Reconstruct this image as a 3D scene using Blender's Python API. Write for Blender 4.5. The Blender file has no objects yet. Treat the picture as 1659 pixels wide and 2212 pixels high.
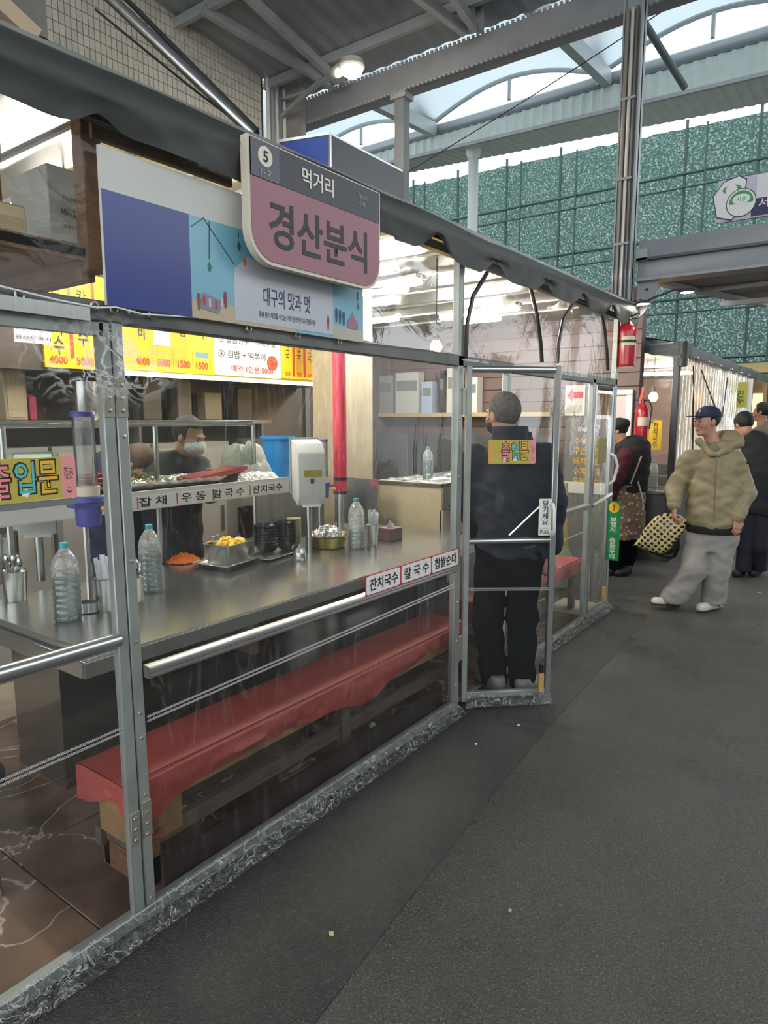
import bpy, bmesh, math, random
import numpy as np
from mathutils import Vector, Matrix, noise
random.seed(7)
SC = bpy.context.scene
COL = SC.collection
# ------------------------------------------------------------------ camera
F, CX, CY, CAMZ = 1450.0, 829.5, 1106.0, 1.6
PITCH, YAW = math.radians(7.892), math.radians(36.177)
cam_d = bpy.data.cameras.new('camera'); cam = bpy.data.objects.new('camera', cam_d); COL.objects.link(cam)
cam.location = (0, 0, CAMZ)
cam.rotation_euler = (math.pi/2 - PITCH, 0, YAW)
cam_d.sensor_fit = 'VERTICAL'; cam_d.sensor_height = 36.0; cam_d.lens = 36.0*F/2212.0
cam_d.clip_start = 0.05; cam_d.clip_end = 200
SC.camera = cam
SC.view_settings.view_transform = 'Standard'; SC.view_settings.look = 'None'
SC.view_settings.gamma = 1.0; SC.view_settings.use_curve_mapping = False
SC.view_settings.exposure = EXPO = 0.3
SC.cycles.use_denoising = True
SC.cycles.max_bounces = 8; SC.cycles.transparent_max_bounces = 24
SC.cycles.sample_clamp_indirect = 6.0
SC.cycles.caustics_reflective = False; SC.cycles.caustics_refractive = False
# ------------------------------------------------------------------ daylight: overcast sky
W = bpy.data.worlds.new('overcast_sky'); SC.world = W; W.use_nodes = True
bg = W.node_tree.nodes['Background']; bg.inputs[0].default_value = (0.92, 0.965, 1.0, 1); bg.inputs[1].default_value = 2.2

# camera rays (layout helper: a photograph pixel + one known plane -> a point of the place)
_r = Vector((math.cos(YAW), math.sin(YAW), 0))
_f0 = Vector((-math.sin(YAW), math.cos(YAW), 0))
_fw = _f0*math.cos(PITCH) + Vector((0, 0, -math.sin(PITCH)))
_dn = -_f0*math.sin(PITCH) + Vector((0, 0, -math.cos(PITCH)))
CAM = Vector((0, 0, CAMZ))
def ray(x, y): return _r*((x-CX)/F) + _dn*((y-CY)/F) + _fw
def aX(x, y, X): v = ray(x, y); return CAM + v*(X/v.x)
def aY(x, y, Y): v = ray(x, y); return CAM + v*(Y/v.y)
def aZ(x, y, Z): v = ray(x, y); return CAM + v*((Z-CAMZ)/v.z)
def px(p):
    q = Vector(p)-CAM; c = q.dot(_fw); return CX+F*q.dot(_r)/c, CY+F*q.dot(_dn)/c

# ------------------------------------------------------------------ materials
def lin(h):
    h = h.lstrip('#'); o = []
    for i in (0, 2, 4):
        c = int(h[i:i+2], 16)/255; o.append(c/12.92 if c <= .04045 else ((c+.055)/1.055)**2.4)
    return tuple(o)+(1,)
MT = {}
def mat(name, hexc, rough=.6, metal=0.0, var=0.0, vscale=6.0, bump=0.0, bscale=60.0, spec=.5, emit=0.0, ecol=None, stretch=None, coat=0.0):
    if name in MT: return MT[name]
    m = bpy.data.materials.new(name); m.use_nodes = True; nt = m.node_tree; N = nt.nodes; L = nt.links
    b = N['Principled BSDF']; c = lin(hexc)
    b.inputs['Base Color'].default_value = c; b.inputs['Roughness'].default_value = rough
    b.inputs['Metallic'].default_value = metal; b.inputs['Specular IOR Level'].default_value = spec
    if coat: b.inputs['Coat Weight'].default_value = coat; b.inputs['Coat Roughness'].default_value = .15
    if emit:
        b.inputs['Emission Color'].default_value = lin(ecol or hexc); b.inputs['Emission Strength'].default_value = emit
    if var or bump:
        tc = N.new('ShaderNodeTexCoord'); src = tc.outputs['Object']
        if stretch:
            mp = N.new('ShaderNodeMapping'); mp.inputs['Scale'].default_value = stretch; L.new(src, mp.inputs[0]); src = mp.outputs[0]
    if var:
        n = N.new('ShaderNodeTexNoise'); n.inputs['Scale'].default_value = vscale; n.inputs['Detail'].default_value = 5; L.new(src, n.inputs['Vector'])
        r = N.new('ShaderNodeMapRange'); r.inputs[1].default_value = .3; r.inputs[2].default_value = .7; r.inputs[3].default_value = 1-var; r.inputs[4].default_value = 1+var
        L.new(n.outputs[0], r.inputs[0])
        x = N.new('ShaderNodeMix'); x.data_type = 'RGBA'; x.blend_type = 'MULTIPLY'; x.inputs[0].default_value = 1; x.inputs[6].default_value = c
        L.new(r.outputs[0], x.inputs[7]); L.new(x.outputs[2], b.inputs['Base Color'])
    if bump:
        n2 = N.new('ShaderNodeTexNoise'); n2.inputs['Scale'].default_value = bscale; n2.inputs['Detail'].default_value = 3; L.new(src, n2.inputs['Vector'])
        bp = N.new('ShaderNodeBump'); bp.inputs['Strength'].default_value = bump; bp.inputs['Distance'].default_value = .01
        L.new(n2.outputs[0], bp.inputs['Height']); L.new(bp.outputs[0], b.inputs['Normal'])
    MT[name] = m; return m
def emat(name, hexc, strength):
    if name in MT: return MT[name]
    m = bpy.data.materials.new(name); m.use_nodes = True; nt = m.node_tree; nt.nodes.clear()
    e = nt.nodes.new('ShaderNodeEmission'); o = nt.nodes.new('ShaderNodeOutputMaterial'); e.inputs[0].default_value = lin(hexc); e.inputs[1].default_value = strength
    nt.links.new(e.outputs[0], o.inputs[0]); MT[name] = m; return m
def film(name, tint='#f4f6f5', refl=1.0, haze=.03, bump=.25, bscale=14.0, rough=.08, stretch=(1, 1, 1), base=.015, hz='#c9cfcf', streak=0.0, sscale=5.0, sstretch=(1, 1, .25), blob=False):
    """clear vinyl: transparent sheet with a rippled glossy skin and a little milky haze"""
    if name in MT: return MT[name]
    m = bpy.data.materials.new(name); m.use_nodes = True; nt = m.node_tree; N = nt.nodes; L = nt.links; N.clear()
    o = N.new('ShaderNodeOutputMaterial'); t = N.new('ShaderNodeBsdfTransparent'); t.inputs[0].default_value = lin(tint)
    g = N.new('ShaderNodeBsdfGlossy'); g.inputs['Roughness'].default_value = rough
    d = N.new('ShaderNodeBsdfTranslucent'); d.inputs[0].default_value = lin(hz)
    dd = N.new('ShaderNodeBsdfDiffuse'); dd.inputs[0].default_value = lin(hz)
    md = N.new('ShaderNodeMixShader'); L.new(d.outputs[0], md.inputs[1]); L.new(dd.outputs[0], md.inputs[2])
    tc = N.new('ShaderNodeTexCoord'); mp = N.new('ShaderNodeMapping'); mp.inputs['Scale'].default_value = stretch; L.new(tc.outputs['Object'], mp.inputs[0])
    n = N.new('ShaderNodeTexNoise'); n.inputs['Scale'].default_value = bscale; n.inputs['Detail'].default_value = 4; n.inputs['Distortion'].default_value = 1.2; L.new(mp.outputs[0], n.inputs['Vector'])
    bp = N.new('ShaderNodeBump'); bp.inputs['Strength'].default_value = bump; bp.inputs['Distance'].default_value = .03; L.new(n.outputs[0], bp.inputs['Height'])
    L.new(bp.outputs[0], g.inputs['Normal'])
    fr = N.new('ShaderNodeFresnel'); fr.inputs[0].default_value = 1.45; L.new(bp.outputs[0], fr.inputs['Normal'])
    ma = N.new('ShaderNodeMath'); ma.operation = 'MULTIPLY_ADD'; ma.inputs[1].default_value = refl; ma.inputs[2].default_value = base; ma.use_clamp = True; L.new(fr.outputs[0], ma.inputs[0])
    m1 = N.new('ShaderNodeMixShader'); m1.inputs[0].default_value = haze; L.new(t.outputs[0], m1.inputs[1]); L.new(md.outputs[0], m1.inputs[2])
    if streak:
        mp2 = N.new('ShaderNodeMapping'); mp2.inputs['Scale'].default_value = sstretch; L.new(tc.outputs['Object'], mp2.inputs[0])
        ns = N.new('ShaderNodeTexNoise'); ns.inputs['Scale'].default_value = sscale; ns.inputs['Detail'].default_value = 5; ns.inputs['Distortion'].default_value = 2.2; L.new(mp2.outputs[0], ns.inputs['Vector'])
        sb = N.new('ShaderNodeMath'); sb.operation = 'SUBTRACT'; sb.inputs[1].default_value = .5; L.new(ns.outputs[0], sb.inputs[0]); sa = N.new('ShaderNodeMath'); sa.operation = 'ABSOLUTE'; L.new(sb.outputs[0], sa.inputs[0])
        sr = N.new('ShaderNodeMapRange'); sr.inputs[1].default_value = .075 if blob else .022; sr.inputs[2].default_value = 0.0; sr.inputs[4].default_value = streak; L.new(sa.outputs[0], sr.inputs[0]); last = sr.outputs[0]
        if blob:
            sg = N.new('ShaderNodeMapping'); sg.inputs['Location'].default_value = (-.0, -1, -1); sg.inputs['Scale'].default_value = (0, 2, 2); L.new(tc.outputs['Generated'], sg.inputs[0]); gr_ = N.new('ShaderNodeTexGradient'); gr_.gradient_type = 'SPHERICAL'; L.new(sg.outputs[0], gr_.inputs[0])
            mm = N.new('ShaderNodeMath'); mm.operation = 'MULTIPLY'; L.new(last, mm.inputs[0]); L.new(gr_.outputs['Fac'], mm.inputs[1]); last = mm.outputs[0]
        sm = N.new('ShaderNodeMath'); sm.operation = 'ADD'; sm.inputs[1].default_value = haze; sm.use_clamp = True; L.new(last, sm.inputs[0]); L.new(sm.outputs[0], m1.inputs[0])
    m2 = N.new('ShaderNodeMixShader'); L.new(ma.outputs[0], m2.inputs[0]); L.new(m1.outputs[0], m2.inputs[1]); L.new(g.outputs[0], m2.inputs[2])
    L.new(m2.outputs[0], o.inputs[0]); MT[name] = m; return m

# ------------------------------------------------------------------ objects
ORG = {}
def _tag(o, label, cat, group, kind):
    if label: o['label'] = label
    if cat: o['category'] = cat
    if group: o['group'] = group
    if kind: o['kind'] = kind
def thing(name, label, cat, loc=(0, 0, 0), group=None, kind=None):
    o = bpy.data.objects.new(name, None); COL.objects.link(o); o.location = loc; o.empty_display_size = .05
    _tag(o, label, cat, group, kind); ORG[o.name] = Vector(loc); return o
class MB:
    def __init__(s, xf=None): s.v = []; s.f = []; s.xf = xf
    def add(s, vs, fs):
        b = len(s.v)
        s.v += [Vector(p) for p in vs]; s.f += [tuple(b+i for i in f) for f in fs]; return s
    def box(s, x0, x1, y0, y1, z0, z1, R=None, c=None):
        vs = [Vector((x, y, z)) for z in (z0, z1) for y in (y0, y1) for x in (x0, x1)]
        if R is not None:
            c = Vector(c if c is not None else ((x0+x1)/2, (y0+y1)/2, (z0+z1)/2)); vs = [R @ (p-c) + c for p in vs]
        return s.add(vs, [(0, 2, 3, 1), (4, 5, 7, 6), (0, 1, 5, 4), (2, 6, 7, 3), (0, 4, 6, 2), (1, 3, 7, 5)])
    def bar(s, a, b, w, h=None, up=(0, 0, 1)):
        """rectangular bar from a to b, w across, h along up"""
        a, b = Vector(a), Vector(b); h = h or w; d = (b-a).normalized(); u = Vector(up)
        if abs(d.dot(u)) > .98: u = Vector((0, 1, 0))
        n = d.cross(u).normalized(); u = n.cross(d).normalized(); vs = []
        for p in (a, b):
            for i, j in ((-1, -1), (1, -1), (1, 1), (-1, 1)): vs.append(p + n*(i*w/2) + u*(j*h/2))
        return s.add(vs, [(0, 1, 2, 3), (7, 6, 5, 4), (0, 4, 5, 1), (1, 5, 6, 2), (2, 6, 7, 3), (3, 7, 4, 0)])
    def tube(s, pts, r, n=8, cap=True):
        pts = [Vector(p) for p in pts]; k = len(pts); rs = r if isinstance(r, (list, tuple)) else [r]*k
        vs = []; u = None
        for i, p in enumerate(pts):
            t = (pts[min(i+1, k-1)] - pts[max(i-1, 0)]).normalized()
            if u is None: u = t.cross(Vector((0, 0, 1)) if abs(t.z) < .9 else Vector((1, 0, 0))).normalized()
            u = (u - t*u.dot(t)).normalized(); w = t.cross(u)
            for j in range(n):
                a = 2*math.pi*j/n; vs.append(p + (u*math.cos(a)+w*math.sin(a))*rs[i])
        fs = [(i*n+j, i*n+(j+1) % n, (i+1)*n+(j+1) % n, (i+1)*n+j) for i in range(k-1) for j in range(n)]
        if cap: fs += [tuple(range(n-1, -1, -1)), tuple((k-1)*n+j for j in range(n))]
        return s.add(vs, fs)
    def lathe(s, c, prof, n=20, ax=None, sq=None):
        """prof: (radius, height) list about +z (or a rotation ax)"""
        c = Vector(c); vs = []; k = len(prof)
        for r, z in prof:
            for j in range(n):
                a = 2*math.pi*j/n; q = Vector((r*math.cos(a), r*math.sin(a), z))
                if sq: q.x *= sq[0]; q.y *= sq[1]
                vs.append(c + (ax @ q if ax is not None else q))
        fs = [(i*n+j, i*n+(j+1) % n, (i+1)*n+(j+1) % n, (i+1)*n+j) for i in range(k-1) for j in range(n)]
        if prof[0][0] > 1e-5: fs.append(tuple(range(n-1, -1, -1)))
        if prof[-1][0] > 1e-5: fs.append(tuple((k-1)*n+j for j in range(n)))
        return s.add(vs, fs)
    def prism(s, poly, o, u, v, t):
        """polygon in the (u,v) plane at o, given thickness vector t"""
        o, u, v, t = Vector(o), Vector(u), Vector(v), Vector(t); n = len(poly)
        vs = [o+u*a+v*b for a, b in poly] + [o+u*a+v*b+t for a, b in poly]
        return s.add(vs, [tuple(range(n-1, -1, -1)), tuple(range(n, 2*n))] + [(i, (i+1) % n, n+(i+1) % n, n+i) for i in range(n)])
    def grid(s, fn, nu, nv):
        vs = [fn(i/nu, j/nv) for j in range(nv+1) for i in range(nu+1)]
        return s.add(vs, [(j*(nu+1)+i, j*(nu+1)+i+1, (j+1)*(nu+1)+i+1, (j+1)*(nu+1)+i) for j in range(nv) for i in range(nu)])
    def build(s, name, m, parent=None, label=None, cat=None, group=None, kind=None, smooth=True, bevel=0, seg=1, origin=None, weld=False):
        if origin is None: origin = ORG[parent.name] if parent else Vector((0, 0, 0))
        origin = Vector(origin); vs = [(s.xf @ p if s.xf is not None else p) for p in s.v]
        if parent is None and origin.length == 0 and vs:
            lo = [min(p[i] for p in vs) for i in range(3)]; hi = [max(p[i] for p in vs) for i in range(3)]
            origin = Vector(((lo[0]+hi[0])/2, (lo[1]+hi[1])/2, lo[2]))
        me = bpy.data.meshes.new(name); me.from_pydata([tuple(p-origin) for p in vs], [], s.f)
        if bevel or weld or True:
            bm = bmesh.new(); bm.from_mesh(me)
            if weld: bmesh.ops.remove_doubles(bm, verts=bm.verts, dist=1e-5)
            bmesh.ops.recalc_face_normals(bm, faces=bm.faces)
            if bevel:
                bmesh.ops.bevel(bm, geom=[e for e in bm.edges if len(e.link_faces) == 2 and e.calc_face_angle(0) > .5], offset=bevel, segments=seg, affect='EDGES', profile=.5)
            bm.to_mesh(me); bm.free()
        return link(name, me, m, parent, label, cat, group, kind, smooth, origin)
def link(name, me, m, parent=None, label=None, cat=None, group=None, kind=None, smooth=True, origin=(0, 0, 0)):
    if m is not None and not me.materials: me.materials.append(m)
    if smooth and me.polygons:
        me.polygons.foreach_set('use_smooth', [True]*len(me.polygons)); me.set_sharp_from_angle(angle=math.radians(38))
    o = bpy.data.objects.new(name, me); COL.objects.link(o)
    if parent: o.parent = parent
    else: o.location = origin
    ORG[o.name] = Vector(origin); _tag(o, label, cat, group, kind); return o
def dup(o, d, label=None, group=None, parent=None):
    """copy of a thing and of its parts, shifted by d"""
    c = o.copy(); COL.objects.link(c)
    if parent: c.parent = parent
    else:
        c.location = Vector(o.location)+Vector(d); ORG[c.name] = ORG[o.name]+Vector(d)
    if label: c['label'] = label
    if group: c['group'] = group
    for ch in list(o.children): dup(ch, d, parent=c)
    return c
def sh(): return dict(kind='structure')

# ------------------------------------------------------------------ lettering
def glyphs(body, bold=0.0, res=3):
    c = bpy.data.curves.new('t', 'FONT'); c.body = body; c.align_x = 'LEFT'; c.offset = bold; c.resolution_u = res; c.space_line = .95
    o = bpy.data.objects.new('t', c); COL.objects.link(o); bpy.context.view_layer.update()
    me = bpy.data.meshes.new_from_object(o.evaluated_get(bpy.context.evaluated_depsgraph_get()))
    bpy.data.objects.remove(o); bpy.data.curves.remove(c); return me
def text(body, c, u, v, w, h, m, parent, bold=0.0, name='lettering', lift=.0015, label=None, res=3, grow=0):
    """body fitted into a w x h box centred at c, reading along u, upright along v"""
    me = glyphs(body, bold, res); u, v, c = Vector(u).normalized(), Vector(v).normalized(), Vector(c); n = u.cross(v).normalized()
    if not me.vertices: return None
    xs = [p.co.x for p in me.vertices]; ys = [p.co.y for p in me.vertices]
    x0, x1, y0, y1 = min(xs), max(xs), min(ys), max(ys); sx = (w+grow)/max(x1-x0, 1e-4); sy = (h+grow)/max(y1-y0, 1e-4)
    org = ORG[parent.name]
    for p in me.vertices:
        p.co = c + u*((p.co.x-(x0+x1)/2)*sx) + v*((p.co.y-(y0+y1)/2)*sy) + n*lift - org
    me.materials.clear(); me.name = name
    return link(name, me, m, parent, label=label, smooth=False, origin=org)
YV, ZV, XV = Vector((0, 1, 0)), Vector((0, 0, 1)), Vector((1, 0, 0))
def nz(x, y=0., z=0.): return noise.noise(Vector((x, y, z)))
def rrect(w, h, r, n=6, corners=(1, 1, 1, 1)):
    """rounded rectangle, corners: (bl, br, tr, tl) radii factors"""
    P = []
    for (cx, cy, a0), k in zip(((0, 0, 180), (w, 0, 270), (w, h, 0), (0, h, 90)), corners):
        R = r*k
        if R < 1e-6: P.append((cx, cy)); continue
        ox = R if cx == 0 else w-R; oy = R if cy == 0 else h-R
        for i in range(n+1):
            a = math.radians(a0+90*i/n); P.append((ox+R*math.cos(a), oy+R*math.sin(a)))
    return P
S = -1.783   # the plane of the stall's front frame
# ================================================================== THE SETTING
def asphalt(name, dark, light, rough, speck):
    m = bpy.data.materials.new(name); m.use_nodes = True; nt = m.node_tree; N = nt.nodes; L = nt.links; b = N['Principled BSDF']
    tc = N.new('ShaderNodeTexCoord')
    n1 = N.new('ShaderNodeTexNoise'); n1.inputs['Scale'].default_value = 1.3; n1.inputs['Detail'].default_value = 6; n1.inputs['Roughness'].default_value = .65
    n2 = N.new('ShaderNodeTexNoise'); n2.inputs['Scale'].default_value = 95; n2.inputs['Detail'].default_value = 3
    vo = N.new('ShaderNodeTexVoronoi'); vo.inputs['Scale'].default_value = 130
    for n in (n1, n2, vo): L.new(tc.outputs['Object'], n.inputs['Vector'])
    r = N.new('ShaderNodeValToRGB'); r.color_ramp.elements[0].position = .3; r.color_ramp.elements[0].color = lin(dark); r.color_ramp.elements[1].position = .72; r.color_ramp.elements[1].color = lin(light)
    ad = N.new('ShaderNodeMath'); ad.operation = 'MULTIPLY_ADD'; ad.inputs[1].default_value = .45; L.new(n2.outputs[0], ad.inputs[0])
    sc = N.new('ShaderNodeMath'); sc.operation = 'MULTIPLY'; sc.inputs[1].default_value = .55; L.new(n1.outputs[0], sc.inputs[0]); L.new(sc.outputs[0], ad.inputs[2]); L.new(ad.outputs[0], r.inputs[0])
    # pale grit in the binder
    sp = N.new('ShaderNodeSeparateColor'); L.new(vo.outputs['Color'], sp.inputs[0])
    gt = N.new('ShaderNodeMapRange'); gt.inputs[1].default_value = 1-speck; gt.inputs[2].default_value = 1.0; gt.inputs[4].default_value = .8; L.new(sp.outputs[0], gt.inputs[0])
    ds = N.new('ShaderNodeMapRange'); ds.inputs[1].default_value = .5; ds.inputs[2].default_value = .2; L.new(vo.outputs['Distance'], ds.inputs[0])
    n4 = N.new('ShaderNodeTexNoise'); n4.inputs['Scale'].default_value = 150; n4.inputs['Detail'].default_value = 3; n4.inputs['Roughness'].default_value = .6; L.new(tc.outputs['Object'], n4.inputs['Vector'])
    g4 = N.new('ShaderNodeMapRange'); g4.inputs[1].default_value = .66-speck*.35; g4.inputs[2].default_value = .82-speck*.2; g4.inputs[4].default_value = .55; L.new(n4.outputs[0], g4.inputs[0])
    mx = N.new('ShaderNodeMath'); mx.operation = 'MULTIPLY'; L.new(gt.outputs[0], mx.inputs[0]); L.new(ds.outputs[0], mx.inputs[1]); m5 = N.new('ShaderNodeMath'); m5.operation = 'MULTIPLY'; m5.inputs[1].default_value = .3; L.new(mx.outputs[0], m5.inputs[0])
    mu = N.new('ShaderNodeMath'); mu.operation = 'ADD'; mu.use_clamp = True; L.new(g4.outputs[0], mu.inputs[0]); L.new(m5.outputs[0], mu.inputs[1])
    x = N.new('ShaderNodeMix'); x.data_type = 'RGBA'; L.new(mu.outputs[0], x.inputs[0]); L.new(r.outputs[0], x.inputs[6]); x.inputs[7].default_value = lin('#a8a291')
    L.new(x.outputs[2], b.inputs['Base Color'])
    rr = N.new('ShaderNodeMapRange'); rr.inputs[1].default_value = .3; rr.inputs[2].default_value = .75; rr.inputs[3].default_value = rough-.2; rr.inputs[4].default_value = rough+.16; L.new(n1.outputs[0], rr.inputs[0]); L.new(rr.outputs[0], b.inputs['Roughness'])
    bp = N.new('ShaderNodeBump'); bp.inputs['Strength'].default_value = .75; bp.inputs['Distance'].default_value = .006
    n3 = N.new('ShaderNodeTexNoise'); n3.inputs['Scale'].default_value = 420; n3.inputs['Detail'].default_value = 2; L.new(tc.outputs['Object'], n3.inputs['Vector'])
    hs = N.new('ShaderNodeMath'); hs.operation = 'MULTIPLY_ADD'; hs.inputs[1].default_value = -.8; L.new(vo.outputs['Distance'], hs.inputs[0]); L.new(n3.outputs[0], hs.inputs[2])
    L.new(hs.outputs[0], bp.inputs['Height']); L.new(bp.outputs[0], b.inputs['Normal']); return m
M_asph = asphalt('asphalt', '#252523', '#4b4b47', .40, .3)
M_asph2 = asphalt('worn_asphalt', '#212220', '#3d3d39', .46, .1)
MB().box(-22, 8, -5, 24, -.2, 0).build('floor', M_asph, smooth=False, **sh())
# older smoother strip along the stall
seam = [(-1.8, -.8), (-.92, -.8), (-1.05, .8), (-1.1, 1.3), (-1.14, 1.65), (-1.19, 2.2), (-1.27, 3.2), (-1.33, 4.4), (-1.40, 5.6), (-1.8, 5.6)]
MB().prism(seam, (0, 0, 0), XV, YV, (0, 0, .003)).build('floor_strip', M_asph2, smooth=False, **sh())

# marble tiles inside the stall
def marble():
    m = bpy.data.materials.new('brown_marble'); m.use_nodes = True; nt = m.node_tree; N = nt.nodes; L = nt.links; b = N['Principled BSDF']
    tc = N.new('ShaderNodeTexCoord'); oi = N.new('ShaderNodeObjectInfo'); ad = N.new('ShaderNodeVectorMath'); ad.operation = 'MULTIPLY_ADD'
    ad.inputs[1].default_value = (1, 1, 1); cx = N.new('ShaderNodeCombineXYZ')
    ml = N.new('ShaderNodeMath'); ml.operation = 'MULTIPLY'; ml.inputs[1].default_value = 40; L.new(oi.outputs['Random'], ml.inputs[0]); L.new(ml.outputs[0], cx.inputs[2]); L.new(ml.outputs[0], cx.inputs[0])
    L.new(tc.outputs['Object'], ad.inputs[0]); L.new(cx.outputs[0], ad.inputs[2])
    n = N.new('ShaderNodeTexNoise'); n.inputs['Scale'].default_value = 3; n.inputs['Detail'].default_value = 6; L.new(ad.outputs[0], n.inputs['Vector'])
    r = N.new('ShaderNodeValToRGB'); r.color_ramp.elements[0].position = .32; r.color_ramp.elements[0].color = lin('#46352b'); r.color_ramp.elements[1].position = .72; r.color_ramp.elements[1].color = lin('#8d715c'); L.new(n.outputs[0], r.inputs[0])
    v = N.new('ShaderNodeTexNoise'); v.inputs['Scale'].default_value = 1.5; v.inputs['Detail'].default_value = 4; v.inputs['Distortion'].default_value = 1.5; L.new(ad.outputs[0], v.inputs['Vector'])
    a = N.new('ShaderNodeMath'); a.operation = 'SUBTRACT'; a.inputs[1].default_value = .5; L.new(v.outputs[0], a.inputs[0])
    ab = N.new('ShaderNodeMath'); ab.operation = 'ABSOLUTE'; L.new(a.outputs[0], ab.inputs[0])
    mr = N.new('ShaderNodeMapRange'); mr.inputs[1].default_value = .011; mr.inputs[2].default_value = .0; L.new(ab.outputs[0], mr.inputs[0])
    m2 = N.new('ShaderNodeMath'); m2.operation = 'MULTIPLY'; L.new(mr.outputs[0], m2.inputs[0]); L.new(n.outputs[0], m2.inputs[1])
    x = N.new('ShaderNodeMix'); x.data_type = 'RGBA'; L.new(m2.outputs[0], x.inputs[0]); L.new(r.outputs[0], x.inputs[6]); x.inputs[7].default_value = lin('#e0d3c2'); L.new(x.outputs[2], b.inputs['Base Color'])
    b.inputs['Roughness'].default_value = .22; return m
M_marble = marble()
M_grout = mat('grout', '#8a7d70', .8)
fl = MB().box(-6, -1.81, -.4, 5.7, 0, .008).build('floor_stall', mat('mortar', '#a0927f', .9, var=.15), **sh())
tm = MB().box(-.297, .297, -.297, .297, 0, .014); t0 = None
for i in range(3):
    for j in range(9):
        c = Vector((-2.125-.6*i, .11+.6*j, .006))
        if t0 is None: t0 = tm.build('tile', M_marble, fl, origin=(0, 0, 0), bevel=.002); o = t0
        else: o = bpy.data.objects.new('tile', t0.data); COL.objects.link(o); o.parent = fl
        o.location = c - ORG[fl.name]

# tiled building behind the stall
M_wtile = mat('glazed_wall_tile', '#b3ae9f', .35, var=.16, vscale=9, spec=.4)
def tilemat():
    m = M_wtile; nt = m.node_tree; N = nt.nodes; L = nt.links; b = N['Principled BSDF']
    oi = N.new('ShaderNodeObjectInfo'); r = N.new('ShaderNodeValToRGB')
    r.color_ramp.elements[0].color = lin('#b9b6aa'); r.color_ramp.elements[1].color = lin('#cbc4b8'); L.new(oi.outputs['Random'], r.inputs[0]); L.new(r.outputs[0], b.inputs['Base Color'])
tilemat()
WX = -5.7
wl = MB().box(WX-.3, WX, -3, 5.56, 0, 8.5).build('wall_left', mat('dark_grout', '#4a4740', .9), smooth=False, **sh())
PW, PH = .0525, .089
cells = []
for i in range(90):
    for j in range(40):
        y, z = 5.53-PW*(i+.5), 2.95+PH*(j+.5); p = px((WX, y, z))
        if 60 < p[0] < 575 and -45 < p[1] < 110+.42*p[0]+8: cells.append((p[0], y, z))
cells.sort()
tw, th = PW/2-.0022, PH/2-.0022
tb = MB().add([(0, -tw, -th), (0, tw, -th), (0, tw, th), (0, -tw, th), (.006, -tw+.002, -th+.002), (.006, tw-.002, -th+.002), (.006, tw-.002, th-.002), (.006, -tw+.002, th-.002)],
              [(4, 5, 6, 7), (0, 1, 5, 4), (1, 2, 6, 5), (2, 3, 7, 6), (3, 0, 4, 7)])
tile0 = None; rest = MB()
for k, (_, y, z) in enumerate(cells):
    if k < 300:
        if tile0 is None: tile0 = tb.build('wall_tile', M_wtile, wl, origin=(0, 0, 0), smooth=False); o = tile0
        else: o = bpy.data.objects.new('wall_tile', tile0.data); COL.objects.link(o); o.parent = wl
        o.location = Vector((WX+random.uniform(-.001, .001), y, z)) - ORG[wl.name]
    else: rest.add([v+Vector((WX, y, z)) for v in tb.v], tb.f)
rest.build('wall_tiles_far', mat('glazed_wall_tile_far', '#c1bdb1', .35, var=.14, vscale=14, spec=.4), wl, kind='stuff', smooth=False)
# corner of the building: conduits and concrete pillar
M_steelp = mat('painted_steel_grey', '#8f9291', .5, .2, var=.12, vscale=4)
M_conc = mat('grey_pillar_paint', '#8d8a86', .7, var=.12, vscale=3)
MB().box(-5.75, -5.42, 5.86, 5.94, 0, 8).build('pillar_corner', M_conc, label='grey pillar at the corner of the tiled building', **sh())
for k, (y, r, cname, lb) in enumerate(((5.59, .022, '#cfcab9', 'thin cream conduit pipe beside the tiled wall edge'), (5.65, .03, '#8b959b', 'blue-grey conduit pipe second from the tiled wall'),
                                  (5.715, .026, '#d3d1c4', 'pale conduit pipe in the middle of the bundle by the pillar'), (5.775, .024, '#7f8a90', 'slate-grey conduit pipe left of the white strip by the pillar'), (5.83, .028, '#dcd9cd', 'white conduit pipe nearest the grey pillar'))):
    MB().tube([(WX+.05, y, 2.2), (WX+.05, y, 8)], r, 10).build('conduit_pipe', mat('conduit_%d' % k, cname, .45, var=.1), label=lb, cat='pipe', group='vertical conduits at the building corner')

# ---------------------------------------------------------------- arcade roof, beams, columns
M_deck = mat('roof_deck', '#8b8e92', .6, .1, var=.1, vscale=1.5)
M_truss = mat('truss_paint', '#97999b', .5, .1, var=.1)
ceil = MB()
def deckz(x, t): return 5.55+.03*(0 if (int(t*260) % 4 < 2) else 1)
RZ = lambda y: 5.2+.11*(6-y)
ceil.grid(lambda s_, t: Vector((-5.7+8.2*s_, -4.5+10.55*t, RZ(-4.5+10.55*t)+(.012 if int(round(s_*164)) % 4 < 2 else 0))), 164, 1)
cl = ceil.build('ceiling', M_deck, smooth=False, **sh())
for k in range(9):
    y = 5.6-1.15*k
    MB().bar((-5.7, y, RZ(y)-.05), (2.5, y, RZ(y)-.05), .05, .09).build('purlin', M_truss, cl)
for k in range(5):
    x = -4.9+1.6*k
    MB().bar((x+.25, 3.2, RZ(3.2)-.1), (x+.1, 5.75, 5.06), .06, .08).build('strut', M_truss, cl)
    MB().bar((x-.35, 4.4, RZ(4.4)-.1), (x, 5.75, 5.06), .06, .08).build('strut', M_truss, cl)
    MB().bar((x+.12, 5.8, RZ(5.8)), (x+.12, 5.8, 5.04), .06, .06).build('hanger', M_truss, cl)
def teeth(mb, x0, x1, y, z, h, p=.05, d=.02):
    n = int((x1-x0)/p)
    for i in range(n): mb.box(x0+i*p, x0+i*p+p*.5, y-d, y, z, z+h)
bm_ = MB().box(-5.69, 2.6, 5.95, 6.12, 4.86, 5.10)
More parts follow.
